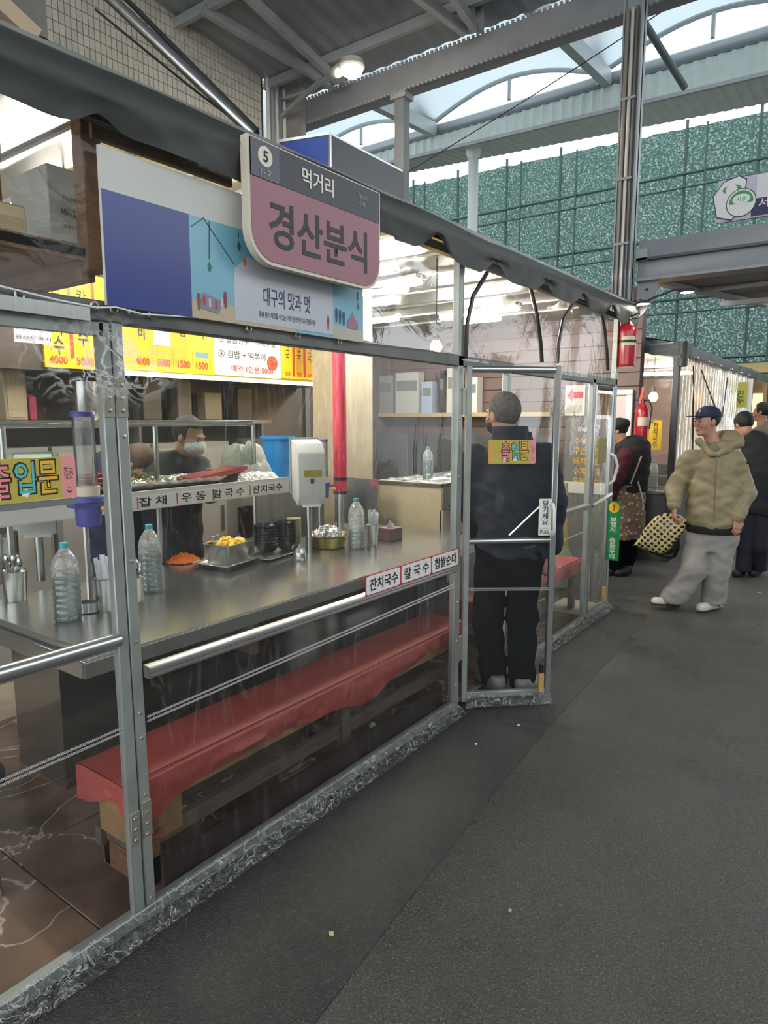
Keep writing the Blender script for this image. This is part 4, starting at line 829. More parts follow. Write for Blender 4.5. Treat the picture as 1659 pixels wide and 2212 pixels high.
# brass pan with foil
c = at(708, 1180); t = thing('brass_pan', 'brass pan heaped with crumpled foil', 'pan', c)
MB().lathe(c, [(.09, 0), (.11, .005), (.125, .07), (.135, .078), (.133, .082), (.118, .07), (.1, .01), (0, .01)], 30).build('pan_body', mat('brass', '#a3935c', .3, .85), t)
MB().grid(lambda s_, t_: c+Vector(((2*s_-1)*.11*math.sqrt(1-.5*(2*t_-1)**2), (2*t_-1)*.11*math.sqrt(1-.5*(2*s_-1)**2), .075+.055*max(0, 1-((2*s_-1)**2+(2*t_-1)**2))+.02*nz(s_*9, t_*9)+.012*nz(s_*22, t_*22))), 40, 40).build('foil', mat('foil', '#d2d3d2', .22, .95), t)
# tissue box
c = at(843, 1166); t = thing('tissue_box', 'brown square tissue box with a white tissue pulled out', 'tissue box', c)
MB().box(c.x-.06, c.x+.06, c.y-.06, c.y+.06, CZ, CZ+.085).build('box', mat('brown_leather_box', '#5a382c', .5, var=.1), t, bevel=.004)
MB().grid(lambda s_, t_: c+Vector(((2*s_-1)*.03*(1-.4*t_), .012*math.sin(7*s_)*(1+t_), .085+.045*t_*(1-.5*(2*s_-1)**2)+.006*nz(s_*9, t_*5))), 14, 8).build('tissue', mat('tissue_white', '#ded8d2', .9), t)
# white towel dispensers on poles
M_dw = mat('dispenser_white', '#d3d4cc', .4)
def dispenser(base, yaw, label, h0=.33, pole=True):
    base = Vector(base); t = thing('towel_dispenser', label, 'dispenser', base); X = Matrix.Translation(base) @ Matrix.Rotation(yaw, 4, 'Z')
    if pole: MB(X).tube([(0, 0, 0), (0, 0, h0+.06)], .019, 12).build('pole', M_steel, t)
    # side profile extruded: deep at the middle, chamfered foot
    pr = [(-.06, h0), (.045, h0-.045), (.075, h0+.02), (.075, h0+.27), (.03, h0+.33), (-.06, h0+.35)]
    MB(X).prism([(a, b) for a, b in pr], (0, -.085, 0), XV, ZV, (0, .17, 0)).build('housing', M_dw, t, bevel=.008, seg=2)
    MB(X).box(-.08, -.06, -.09, .09, h0+.02, h0+.36).build('back_plate', mat('dispenser_back', '#9a9a98', .4), t)
    MB(X).box(.075, .079, -.05, .06, h0+.13, h0+.17).build('label_plate', mat('dispenser_label', '#a8953f', .4), t); MB(X).box(.075, .08, -.01, .01, h0+.09, h0+.12).build('lock', M_blk, t)
    MB(X).grid(lambda s_, q: Vector((.02+.05*q+.01*nz(s_*4, q*3), -.06+.12*s_, h0-.02-.03*q)), 8, 6).build('paper', mat('tissue_white', '#ded8d2', .9), t); return t
dispenser(at(668, 1190), math.radians(-28), 'white paper towel dispenser on a steel pole mid counter')
dispenser(aZ(90, 1265, CZ)+Vector((-.1, .05, 0)), math.radians(-28), 'white paper towel dispenser behind the yellow entrance plate', h0=.28)
# cup dispensers
M_pur = mat('purple_plastic', '#4c4a9a', .4); M_tube = film('clear_tube', '#e4e6e6', refl=1.2, haze=.06, bump=.1, bscale=20, stretch=(4, 4, .2), base=.03)
def cupdisp(p, label, k=1.0):
    p = Vector(p); t = thing('cup_dispenser', label, 'dispenser', (p.x, p.y, CZ))
    MB().tube([(p.x-.03, p.y, CZ), (p.x-.03, p.y, p.z+.02)], .012, 8).build('stand', M_steel, t)
    MB().lathe(p, [(.048*k, 0), (.052*k, .01), (.055*k, .10*k), (.066*k, .105*k), (.066*k, .125*k), (.052*k, .13*k)], 24).build('holder', M_pur, t)
    MB().box(p.x-.02, p.x+.05*k, p.y-.085*k, p.y+.085*k, p.z+.085*k, p.z+.105*k).build('bracket', M_pur, t)
    MB().lathe(p+Vector((0, 0, .13*k)), [(.05*k, 0), (.052*k, .04*k), (.048*k, .042*k)], 20).build('cup_rims', mat('paper_cup', '#d8cdb0', .7), t)
    MB().lathe(p+Vector((0, 0, .165*k)), [(.045*k, 0), (.045*k, .30*k)], 20).build('tube', M_tube, t); MB().lathe(p+Vector((0, 0, .465*k)), [(.05*k, 0), (.05*k, .018*k), (.047*k, .022*k), (0, .024*k)], 20).build('tube_cap', M_pur, t)
    MB().tube([p+Vector((.055*k, .03, .075*k)), p+Vector((.09*k, .05, .075*k))], .011*k, 10).build('knob', mat('yellow_knob', '#dcae16', .4), t)
p = aX(193, 1135, -2.72); cupdisp(p, 'purple paper cup dispenser with clear tube left of the frame post'); p = aX(697, 1075, -3.15); cupdisp(p, 'purple paper cup dispenser with clear tube beside the red pole', .85)

# ---------------------------------------------------------------- on the serving shelf
SZ = 1.21
q = aX(330, 1050, -3.3); t = thing('noodle_tray', 'foil tray of brown glass noodles on the serving shelf', 'tray', (-3.3, q.y, SZ))
MB().grid(lambda s_, t_: Vector((-3.46+.34*t_, 1.85+.85*s_, SZ+.004+.05*max(abs(2*s_-1)**6, abs(2*t_-1)**6)+.008*nz(s_*20, t_*9))), 50, 24).build('foil_tray', mat('foil', '#d2d3d2', .22, .95), t)
random.seed(5); nm = MB()
for i in range(150):
    a = random.uniform(0, 6.28); c = Vector((-3.28+random.gauss(0, .06), 2.1+random.gauss(0, .11), SZ+.05)); c.z += .06*math.exp(-((c.y-2.1)/.13)**2-((c.x+3.28)/.08)**2)
    nm.tube([c+Vector((.03*math.cos(a+k*.5), .03*math.sin(a+k*.5), .008*math.sin(k*1.7+i))) for k in range(6)], .0035, 4, cap=False)
nm.build('noodles', mat('glass_noodle', '#9c7a45', .4), t, kind='stuff')
def bagheap(c, w, d, h, label, n=3, hx='#e6e8e3', name='plastic_bags'):
    t = thing(name, label, 'bags', c); c = Vector(c)
    for i in range(n):
        MB().grid(lambda s_, t_: c+Vector((d*(t_-.5)*(1-.12*i), w*(s_-.5)*(1-.12*i), h*(i+1)/n*(1-(2*s_-1)**8)*(1-(2*t_-1)**8)*(.9+.25*nz(s_*6+i*9, t_*6)))), 26, 20).build('bag', film('milky_bag_'+hx[1:], '#e6eae2', refl=.5, haze=.82, bump=.9, bscale=24, rough=.3, hz=hx), t)
bagheap((-3.3, 2.98, SZ), .34, .3, .24, 'heap of milky plastic bags on the serving shelf end', 3)
bagheap((-3.38, 1.78, SZ), .3, .2, .16, 'white plastic bag behind the noodle tray', 2, '#dadcdc', 'white_bag')
c = aX(465, 1020, -3.25); MB().box(-3.34, -3.18, c.y-.22, c.y+.20, SZ+.045, SZ+.075, R=Matrix.Rotation(.12, 3, 'X')).build('wrap_box', mat('red_wrap_box', '#a8404a', .5, var=.25, vscale=18), label='slim red cling wrap box lying on the foil tray', cat='box')
q = aX(208, 1045, -3.25); t = thing('red_basket', 'red plastic basket left of the frame post on the serving shelf', 'basket', (-3.25, q.y-.05, SZ))
MB().lathe((-3.3, q.y-.05, SZ), [(.09, 0), (.1, .01), (.125, .10), (.132, .105), (.12, .1), (.09, .012), (0, .012)], 24).build('basket_body', mat('red_plastic', '#a3262f', .4), t)
for z in (.035, .06, .085): MB().lathe((-3.3, q.y-.05, SZ+z), [(.113+z*.2, 0), (.117+z*.2, .004), (.113+z*.2, .008)], 24).build('rib', mat('red_plastic', '#a3262f', .4), t)
q = aX(600, 1000, -3.7); t = thing('blue_bucket', 'bright blue plastic bucket behind the plastic bags', 'bucket', (-3.7, q.y, 1.0))
MB().lathe((-3.7, q.y, q.z-.12), [(.09, 0), (.12, .30), (.132, .305), (.132, .325), (.118, .325), (.09, .01), (0, .01)], 26).build('bucket_body', mat('blue_plastic', '#1f7fc4', .35), t)
MB().box(-3.95, -3.5, q.y-.3, q.y+.3, 0, q.z-.12).build('prep_table', M_steelb, label='steel prep table under the blue bucket', cat='table')

# ---------------------------------------------------------------- menu boards on the back wall
MX = -4.2
M_yel = mat('menu_yellow', '#efc400', .45, var=.05, vscale=4); M_ored = mat('menu_red', '#c9402a', .5); M_mw = mat('menu_white', '#dadada', .45)
def board(x0, x1, z0, z1, label, m):
    ya, yb_ = aX(x0, 740, MX).y, aX(x1, 760, MX).y; t = thing('menu_board', label, 'menu board', (MX, (ya+yb_)/2, z0))
    MB().box(MX-.02, MX, ya, yb_, z0, z1).build('board', m, t); return t, ya, yb_
rx = MX+.001
t, a, b = board(95, 232, 1.92, 2.52, 'left yellow menu board with red bars and vertical names', M_yel)
for f_ in (.42, .80): MB().box(MX, rx+.001, a+(b-a)*f_-.012, a+(b-a)*f_+.012, 1.98, 2.5).build('red_bar', M_ored, t)
for s_, f_ in (('잔\n치\n국\n수', .22), ('칼\n국\n수', .61), ('우\n동', .93)): text(s_, (rx, a+(b-a)*f_, 2.24), YV, ZV, .07, .12*len(s_.split('\n')), M_blk, t, .012)
text('4000', (rx, a+(b-a)*.2, 1.97), YV, ZV, .12, .05, M_ored, t, .02); text('5000', (rx, a+(b-a)*.62, 1.97), YV, ZV, .12, .05, M_ored, t, .02)
t, a, b = board(262, 462, 1.94, 2.50, 'middle yellow menu board with four red prices', M_yel)
for s_, n_, f_ in (('4000', '수\n제\n비', .20), ('5000', None, .42), ('1500', '김\n밥', .64), ('1500', '어\n묵', .85)):
    text(s_, (rx, a+(b-a)*f_, 2.0), YV, ZV, .11, .055, M_ored, t, .02)
    if n_: text(n_, (rx, a+(b-a)*f_, 2.3), YV, ZV, .06, .1*len(n_.split('\n')), M_blk, t, .01)
    MB().box(MX, rx, a+(b-a)*(f_+.10), a+(b-a)*(f_+.10)+.002, 1.96, 2.1).build('divider', mat('menu_line', '#8a7a1c', .6), t)
MB().box(MX, rx+.002, a+(b-a)*.32, a+(b-a)*.50, 2.12, 2.42).build('white_patch', M_mw, t); MB().box(MX, rx+.001, a+(b-a)*.78, a+(b-a)*.93, 2.06, 2.10).build('blue_tag', mat('tag_blue', '#6f9fb8', .5), t)
t, a, b = board(462, 606, 1.945, 2.50, 'white menu board with black handwritten lines and red price', M_mw)
M_gr = mat('menu_grey_ink', '#4a4a4c', .6)
for s_, z, w in (('② 순대국수 · 떡볶이', 2.345, .62), ('③ 돌돌만두 · 떡새우볶', 2.225, .62), ('④ 김밥 + 떡볶이', 2.11, .50)): text(s_, (rx, a+.04+w/2, z), YV, ZV, w, .06, M_gr, t, .004, res=2)
text('예약 1인분 5000', (rx, a+(b-a)*.55, 2.0), YV, ZV, .46, .055, mat('menu_crimson', '#b8323f', .5), t, .008)
dsh = aX(588, 785, MX); MB().lathe((rx, dsh.y, dsh.z), [(.062, 0), (.06, .003), (0, .004)], 20, ax=Matrix.Rotation(math.pi/2, 3, 'Y')).build('dish_print', mat('dish_orange', '#b8532f', .5, var=.4, vscale=30), t)
t, a, b = board(607, 691, 1.955, 2.50, 'right narrow yellow menu board with thin red bars', M_yel)
for f_ in (.30, .58, .84): MB().box(MX, rx+.001, a+(b-a)*f_-.012, a+(b-a)*f_+.012, 1.97, 2.48).build('red_bar', M_ored, t)
for f_ in (.15, .44, .71, .94): text('순\n대\n국', (rx, a+(b-a)*f_, 2.25), YV, ZV, .05, .3, M_gr, t, .01); text('500', (rx, a+(b-a)*f_, 1.99), YV, ZV, .06, .035, M_ored, t, .02)
p0, p1 = aX(28, 690, -3.9), aX(112, 745, -3.9); t = thing('paper_notice', 'white printed notice sheet left of the yellow menu', 'notice', (-3.9, (p0.y+p1.y)/2, p1.z)); MB().box(-3.905, -3.9, p0.y, p1.y, p1.z, p0.z).build('sheet', mat('notice_paper', '#c6c4d2', .7), t)
for k in range(3): text('원산지 표시', (-3.9, (p0.y+p1.y)/2, p0.z-.04-.05*k), YV, ZV, .2, .02, M_gr, t)
MB().bar((-3.905, (p0.y+p1.y)/2, p0.z), (-3.905, (p0.y+p1.y)/2, 2.72), .004, .004).build('hanger', M_blk, t)
# light strip under the boards, on a header box
hd = thing('menu_header', 'dark header rail carrying the menu boards with a bright light strip below', 'lamp', (MX, 3.5, 1.9))
MB().box(-4.612, MX-.022, 1.9, 4.9, 1.90, 2.52).build('header_box', mat('header_dark', '#4a4038', .6), hd); MB().box(MX-.03, MX+.02, 2.72, 4.74, 1.900, 1.928).build('light_strip', emat('led_strip', '#ffdf80', 12), hd)
# back shelf and its things
bs = thing('back_shelf', 'long steel shelf along the kitchen back wall', 'shelf', (-4.45, 2.8, 1.5)); sz = aX(80, 908, -4.3).z
MB().box(-4.62, -4.28, 1.6, 4.2, sz-.03, sz).build('board', M_steelb, bs); 
for y in (1.7, 2.9, 4.1): MB().box(-4.62, -4.3, y-.01, y+.01, sz-.16, sz-.03).build('bracket', M_steelb, bs)
def boxat(name, x0, x1, y, label, hx, cat, zb_, h, X=-4.4, d=.16, r=.5, **k):
    a, b = aX(x0, y, X).y, aX(x1, y, X).y; t = thing(name, label, cat, (X, (a+b)/2, zb_)); MB().box(X-d, X, a, b, zb_, zb_+h).build('body', mat('mat_'+name+hx[1:], hx, r, **k), t, bevel=.005); return t, a, b
t, a, b = boxat('storage_box', 8, 58, 850, 'tall cream storage box on the kitchen back shelf', '#a8977a', 'box', sz, .36); MB().box(-4.4, -4.396, a+.02, b-.02, sz+.02, sz+.34).build('front_print', mat('cream_print', '#b3a27f', .6, var=.1, stretch=(1, 30, 1)), t)
t, a, b = boxat('pink_bag', 64, 80, 880, 'small crimson packet on the kitchen back shelf', '#9b3246', 'packet', sz, .15); MB().box(-4.5, -4.45, a, b, sz+.15, sz+.17).build('fold', mat('pinkfold', '#8a2c3e', .5), t)
q = aX(188, 880, -4.4); t = thing('steel_pot', 'tall steel stockpot on the kitchen back shelf', 'pot', (-4.42, q.y, sz)); MB().lathe((-4.42, q.y, sz), [(.085, 0), (.09, .01), (.09, .26), (.096, .265)], 24).build('body', M_steel, t); MB().lathe((-4.42, q.y, sz+.265), [(.095, 0), (.08, .02), (.012, .03), (.012, .05), (0, .052)], 20).build('lid', M_steel, t)
for k, (x, w_, h_, hx, lb) in enumerate(((245, 26, .16, '#5c5142', 'tan carton on the back shelf right of the frame post'), (330, 40, .3, '#3b352f', 'dark appliance on the kitchen back shelf'), (400, 30, .34, '#4d463d', 'brown tall appliance on the kitchen back shelf'), (462, 36, .22, '#6b6256', 'taupe carton on the kitchen back shelf'), (530, 30, .27, '#37322e', 'black kettle box on the back shelf under the white menu'))):
    t, a, b = boxat('shelf_box', x-w_/2, x+w_/2, 880, lb, hx, 'box', sz, h_)
# grey lockers below the shelf
for k in range(3):
    t = thing('kitchen_cabinet', ('grey cabinet door panel at the far left of the kitchen', 'grey cabinet in the kitchen behind the clear tube', 'grey cabinet behind the cook')[k], 'cabinet', (-4.45, 1.5+.75*k, 0)); MB().box(-4.6, -4.3, 1.5+.75*k, 2.22+.75*k, 0, 1.42).build('body', mat('cab_grey', '#8b8781', .5, var=.05), t)
    MB().box(-4.3, -4.285, 1.53+.75*k, 2.19+.75*k, .06, 1.38).build('door', mat('cab_door', '#9a958d', .5), t); MB().box(-4.285, -4.275, 2.1+.75*k, 2.13+.75*k, .7, .9).build('handle', M_steel, t)

# ---------------------------------------------------------------- far interior against the partition
FS = 7.42
zz = aY(880, 892, FS).z
fs_ = thing('far_shelf', 'wooden shelf on the far partition of the stall', 'shelf', (-4.3, FS, zz)); xa, xb = aY(770, 890, FS).x, aY(1190, 890, FS).x
MB().box(xa, xb, FS-.02, 7.6, zz-.05, zz).build('board', mat('shelf_pine', '#9c8560', .7, var=.1), fs_); MB().box(xa, xb, FS-.03, FS-.02, zz-.05, zz-.0).build('edge', mat('shelf_edge', '#b59f77', .6), fs_)
for k, (x0, x1, yt, hx, lb) in enumerate(((785, 812, 830, '#6f7d96', 'blue-grey carton on the far wooden shelf'), (815, 850, 812, '#8b8f8e', 'grey carton on the far wooden shelf'), (856, 905, 806, '#b9bab4', 'wide pale carton on the far wooden shelf'), (912, 935, 825, '#9fb0c9', 'small light blue packet on the far wooden shelf'), (950, 962, 800, '#332f2d', 'black upright box on the far wooden shelf'), (966, 992, 796, '#c4c2b9', 'white list card standing on the far shelf'), (1010, 1032, 815, '#d0cfc8', 'white appliance behind the open door on the far shelf'))):
    a, b = aY(x0, 880, FS+.02).x, aY(x1, 880, FS+.02).x; h_ = aY(x0, yt, FS).z-zz; t = thing('carton', lb, 'box', ((a+b)/2, FS+.08, zz)); MB().box(a, b, FS+.0, FS+.14, zz, zz+h_).build('body', mat('carton_'+hx[1:], hx, .6), t); MB().box(a+.02, b-.02, FS-.004, FS, zz+h_*.55, zz+h_*.8).build('print', mat('cartonp%d' % k, '#77787a', .6), t)
lk = thing('steel_cabinet', 'row of dark grey steel cabinet doors below the far shelf', 'cabinet', (-4.3, 7.4, 0)); zc = aY(880, 937, 7.35).z; x_ = xa-.2
MB().box(-5.48, aY(1000, 1000, 7.35).x+.4, 7.36, 7.595, 0, zc).build('body', mat('locker_grey', '#5b5d60', .4, .3), lk)
for k in range(5):
    a = -5.47+.5*k; MB().box(a, a+.485, 7.345, 7.36, .05, zc-.01).build('door', mat('locker_door%d' % (k % 2), ('#66696c', '#585b5f')[k % 2], .38, .4, var=.08), lk, bevel=.003); MB().box(a+.42, a+.44, 7.33, 7.345, .8, 1.0).build('handle', M_steel, lk)
# yellow menu lettering and arrow notice near the far door
nt_ = thing('arrow_notice', 'white notice with a red left arrow near the far door', 'notice', (-3, 7.59, 1.6)); a, b = aY(1222, 833, 7.58), aY(1262, 898, 7.58)
MB().box(a.x, b.x, 7.58, 7.6, b.z, a.z).build('sheet', mat('notice_white', '#c9c6bd', .6), nt_); ca = Vector(((a.x+b.x)/2, 7.58, a.z-.11)); wv = (b.x-a.x)*.42
MB().prism([(-wv, 0), (-wv*.3, .075), (-wv*.3, .035), (wv, .035), (wv, -.035), (-wv*.3, -.035), (-wv*.3, -.075)], ca-YV*.002, XV, ZV, (0, -.001, 0)).build('arrow', mat('arrow_red', '#c23a4a', .5), nt_)
MB().box(a.x+.02, b.x-.02, 7.576, 7.58, b.z+.03, b.z+.12).build('sub_sheet', mat('notice_cream', '#b3ab9b', .6), nt_); text('2', ca-ZV*.21-YV*.006, XV, ZV, .03, .05, M_gr, nt_)
gl = thing('menu_screen', 'grey screen panel with rows of yellow menu lettering beside the far door', 'sign', (-2.4, 6.0, .9)); GYY = 6.1
a, b = aY(1222, 905, GYY), aY(1308, 1075, GYY); MB().box(a.x, b.x, GYY, GYY+.02, 0, a.z).build('panel', mat('screen_grey', '#6f706e', .35, .2), gl); zw0, zw1 = aY(1260, 1066, GYY).z, aY(1260, 1042, GYY).z
MB().box(a.x, b.x, GYY-.004, GYY, zw0, zw1).build('white_band', mat('band_white', '#cfcfcd', .5), gl); cxm = (a.x+b.x)/2
for k, s_ in enumerate(('수육국밥', '구인국밥', '돼지국밥', '수제순대', '유부국수')):
    p = aY(1262, 952+22*k, GYY); text(s_, (cxm+.01, GYY, p.z), XV, ZV, .25, .068, mat('yellow_letter', '#d8a81a', .5), gl, .02)
text('menu ♡', (cxm+.02, GYY, aY(1262, 925, GYY).z), XV, ZV, .2, .06, M_wht, gl)
# broom behind the bench
q = aY(1226, 1200, 5.9); t = thing('broom', 'yellow handled broom with pale green bristles behind the far bench', 'broom', (q.x, 5.9, 0))
MB().tube([(q.x-.02, 5.9, .42), (q.x-.04, 5.9, 1.02)], .02, 8).build('handle', mat('broom_yellow', '#a9974b', .6, var=.3, vscale=40), t); MB().lathe((q.x-.02, 5.9, .02), [(.10, 0), (.11, .1), (.07, .32), (.022, .42)], 16, sq=(1, .5)).build('bristles', mat('broom_green', '#8aa079', .7, bump=.5, bscale=60), t)

# ---------------------------------------------------------------- lamps in the stall
E_tube = emat('fluorescent', '#fff9ee', 230)
def tubelamp(a, b, label, drop=0):
    a, b = Vector(a), Vector(b); t = thing('tube_lamp', label, 'lamp', (a+b)/2, group='fluorescent tubes under the stall ceiling')
    MB().tube([a, b], .016, 10).build('tube', E_tube, t); MB().bar(a+Vector((0, 0, .045)), b+Vector((0, 0, .045)), .11, .03).build('housing', mat('lamp_white', '#d8d8d4', .5), t)
    for p in (a, b): MB().bar(p, p+Vector((0, 0, .05)), .03, .02).build('holder', mat('lamp_white', '#d8d8d4', .5), t)
    for f_ in (.2, .8): MB().bar(a.lerp(b, f_)+Vector((0, 0, .06)), Vector((a.lerp(b, f_).x, a.lerp(b, f_).y, 2.72 if a.y < 7.7 else 2.37)), .006, .006).build('hanger', M_bolt, t)
tz = 2.60
tubelamp(aZ(760, 641, tz), aZ(910, 610, tz), 'long fluorescent tube just right of the pink sign, upper one'); tubelamp(aZ(780, 628, tz)+Vector((0, .12, 0)), aZ(880, 628, tz), 'fluorescent tube behind the upper one near the pink sign')
tubelamp(aZ(760, 700, tz), aZ(860, 690, tz), 'lower fluorescent tube beside the banner end'); tubelamp(aZ(952, 688, tz), aZ(1120, 667, tz), 'fluorescent tube above the open door'); tubelamp(aZ(1000, 697, tz), aZ(1080, 690, tz), 'short far fluorescent tube above the open door')
tubelamp((-4.45, 2.35, tz), (-3.75, 2.3, tz), 'fluorescent tube above the left yellow menu'); tubelamp((-3.6, 1.75, tz), (-2.9, 1.72, tz), 'fluorescent tube behind the carton shelf'); tubelamp((-3.4, 3.05, tz), (-2.75, 3.0, tz), 'unseen fluorescent tube added behind the pink sign to light the counter')  # last tube is an unseen extra, added for light on the counter
def bulb(c, top, label, k=1.0, e=60):
    c = Vector(c); t = thing('pendant_bulb', label, 'lamp', c); MB().lathe(c, [(0, -.045*k), (.03*k, -.034*k), (.045*k, 0), (.034*k, .03*k), (.018*k, .05*k)], 18).build('bulb', emat('warm_bulb', '#ffc46a', e), t)
    MB().lathe(c+Vector((0, 0, .045*k)), [(.02*k, 0), (.02*k, .05*k), (.006, .055*k)], 12).build('socket', mat('socket', '#3a3430', .5), t); MB().tube([c+Vector((0, 0, .09*k)), (c.x, c.y, top)], .004, 6).build('cord', M_blk, t)
bulb(aX(942, 750, -2.6), 2.72, 'glowing warm bulb hanging left of the open door')
# ---------------------------------------------------------------- wooden shelf with carton under the awning
sf_ = thing('hanging_shelf', 'rough wooden shelf with upright post under the awning', 'shelf', (-2.1, 1.1, 2.05))
p0, p1 = aX(176, 400, -1.86), aX(219, 400, -1.86)
MB().box(-1.90, -1.85, p0.y, p1.y, 2.02, 2.50).build('upright', M_wood, sf_, bevel=.003)
MB().box(-2.5, -1.86, .55, p1.y, 2.055, 2.08).build('shelf_board', M_ply, sf_); MB().box(-1.885, -1.86, .55, p0.y, 2.045, 2.085).build('shelf_edge', M_wood, sf_); MB().box(-2.5, -2.45, p0.y, p1.y, 2.02, 2.72).build('upright', M_wood, sf_)
MB().box(-2.45, -1.9, p0.y+.01, p1.y-.01, 2.0, 2.055).build('bearer', M_wood, sf_)
cx_ = thing('carton', 'grey-white carton with Korean print on the wooden shelf', 'box', (-2.1, 1.0, 2.08)); a, b = aX(104, 430, -2.0), aX(178, 430, -2.0); zt_ = aX(104, 352, -2.0).z
MB().box(-2.22, -2.0, a.y, b.y+.06, 2.08, zt_).build('box', mat('carton_white', '#a9a89f', .65, var=.05), cx_, bevel=.003)
M_cp = mat('carton_ink', '#4c5048', .6)
text('Freshone', (-2.0, (a.y+b.y)/2+.02, zt_-.085), YV, ZV, .06, .014, M_cp, cx_); text('테이블 냅킨', (-2.0, (a.y+b.y)/2+.028, zt_-.125), YV, ZV, .088, .024, M_cp, cx_, .015); text('한 장씩 뽑아 쓰는', (-2.0, (a.y+b.y)/2+.028, zt_-.165), YV, ZV, .08, .01, M_cp, cx_, res=2)
MB().box(-2.0, -1.9985, a.y+.03, b.y+.05, 2.10, 2.125).build('green_band', mat('carton_green', '#566d56', .6), cx_)
t = thing('cream_box', 'small cream plastic box at the left edge on the shelf end', 'box', (-1.95, .75, 2.06)); q = aX(20, 555, -1.93); MB().box(-2.02, -1.93, q.y-.2, q.y+.055, 2.085, 2.085+.09).build('body', mat('cream_plastic', '#b6a47e', .5), t, bevel=.006); MB().box(-1.93, -1.926, q.y-.18, q.y+.04, 2.1, 2.14).build('recess', mat('cream_recess', '#a28f66', .5), t)
MB().bar((-2.45, .5, 2.36), (-2.0, .95, 2.33), .05, .045).build('loose_timber', M_wood, sf_)
# beige pinned board strip above the banner
MB().box(-1.83, -1.815, 1.12, 1.62, 2.37, 2.45).build('header_batten', M_woodd, sf_)
# ================================================================== PEOPLE
def snet(fn, lo, hi, h):
    """surface nets over a signed distance function"""
    lo = np.array(lo, float); hi = np.array(hi, float); n = np.maximum(4, np.ceil((hi-lo)/h).astype(int)+1)
    ax = [lo[i]+h*np.arange(n[i]) for i in range(3)]; G = np.stack(np.meshgrid(*ax, indexing='ij'), -1)
    d = fn(G.reshape(-1, 3)).reshape(n); d[0], d[-1] = np.abs(d[0])+1e-4, np.abs(d[-1])+1e-4
    d[:, 0], d[:, -1], d[:, :, 0], d[:, :, -1] = np.abs(d[:, 0])+1e-4, np.abs(d[:, -1])+1e-4, np.abs(d[:, :, 0])+1e-4, np.abs(d[:, :, -1])+1e-4
    s = d < 0; cs_ = [s[i:n[0]-1+i, j:n[1]-1+j, k:n[2]-1+k] for i in (0, 1) for j in (0, 1) for k in (0, 1)]
    cnt = sum(c.astype(np.int8) for c in cs_); mix = (cnt > 0) & (cnt < 8); idx = np.argwhere(mix)
    if len(idx) == 0: return [], []
    vid = -np.ones(mix.shape, int); vid[tuple(idx.T)] = np.arange(len(idx))
    acc = np.zeros((len(idx), 3)); w = np.zeros(len(idx)); co = [np.array((i, j, k)) for i in (0, 1) for j in (0, 1) for k in (0, 1)]
    for a in range(8):
        for b in range(a+1, 8):
            if np.abs(co[a]-co[b]).sum() != 1: continue
            da = d[tuple((idx+co[a]).T)]; db = d[tuple((idx+co[b]).T)]; m = (da < 0) != (db < 0)
            t = np.where(m, da/(da-db+1e-12), 0)[:, None]; acc += np.where(m[:, None], co[a]+(co[b]-co[a])*t, 0); w += m
    V = lo+h*(idx+acc/w[:, None]); Fc = []
    for A in range(3):
        B, C = (A+1) % 3, (A+2) % 3; sl0 = [slice(None)]*3; sl1 = [slice(None)]*3; sl0[A] = slice(0, n[A]-1); sl1[A] = slice(1, n[A])
        ch = s[tuple(sl0)] != s[tuple(sl1)]; e = np.argwhere(ch)
        e = e[(e[:, B] > 0) & (e[:, C] > 0) & (e[:, B] < n[B]-1) & (e[:, C] < n[C]-1)]
        q = []
        for db, dc in ((-1, -1), (0, -1), (0, 0), (-1, 0)):
            f = e.copy(); f[:, B] += db; f[:, C] += dc; q.append(vid[tuple(f.T)])
        q = np.stack(q, 1); inv = s[tuple(e.T)]; q[~inv] = q[~inv][:, ::-1]; Fc.append(q)
    return V, np.concatenate(Fc)
A_ = lambda v: np.array((v[0], v[1], v[2]), float)
def cap_(P, a, b, ra, rb):
    a, b = A_(a), A_(b); ba = b-a; t = np.clip((P-a)@ba/max(ba@ba, 1e-9), 0, 1); return np.linalg.norm(P-a-t[:, None]*ba, axis=1)-(ra+(rb-ra)*t)
def chain(P, pts, rs, k=.02):
    d = None
    for i in range(len(pts)-1):
        c = cap_(P, pts[i], pts[i+1], rs[i], rs[i+1]); d = c if d is None else smin(d, c, k)
    return d
def ell(P, c, r, M=None):
    Q = P-A_(c); Q = Q@M if M is not None else Q; r = np.array(r, float); k0 = np.linalg.norm(Q/r, axis=1); k1 = np.linalg.norm(Q/(r*r), axis=1); return k0*(k0-1)/np.maximum(k1, 1e-6)
def smin(a, b, k): h = np.clip(.5+.5*(b-a)/k, 0, 1); return b*(1-h)+a*h-k*h*(1-h)
def smax(a, b, k): return -smin(-a, -b, k)
def loft(P, o, E, zs, rx, ry, cx=None, cy=None):
    """stacked ellipses; o ground point, E=(e1,e2); heights are world z"""
    Q = P-A_(o); a = Q@E[0]; b = Q@E[1]; z = P[:, 2]; X = np.interp(z, zs, rx); Y = np.interp(z, zs, ry)
    if cx is not None: a = a-np.interp(z, zs, cx)
    if cy is not None: b = b-np.interp(z, zs, cy)
    d = (np.sqrt((a/X)**2+(b/Y)**2)-1)*np.minimum(X, Y); return np.maximum(d, np.maximum(z-zs[-1], zs[0]-z))
def wr(P, f, a, seed=0.):
    """cloth folds: cheap sum of sines"""
    x, y, z = (P*f).T; return a*(np.sin(x*1.3+2.1*np.sin(z*.9+seed))*np.sin(y*1.1+z*1.7+seed)+.6*np.sin(z*2.3+1.7*np.sin(x+y+seed)))
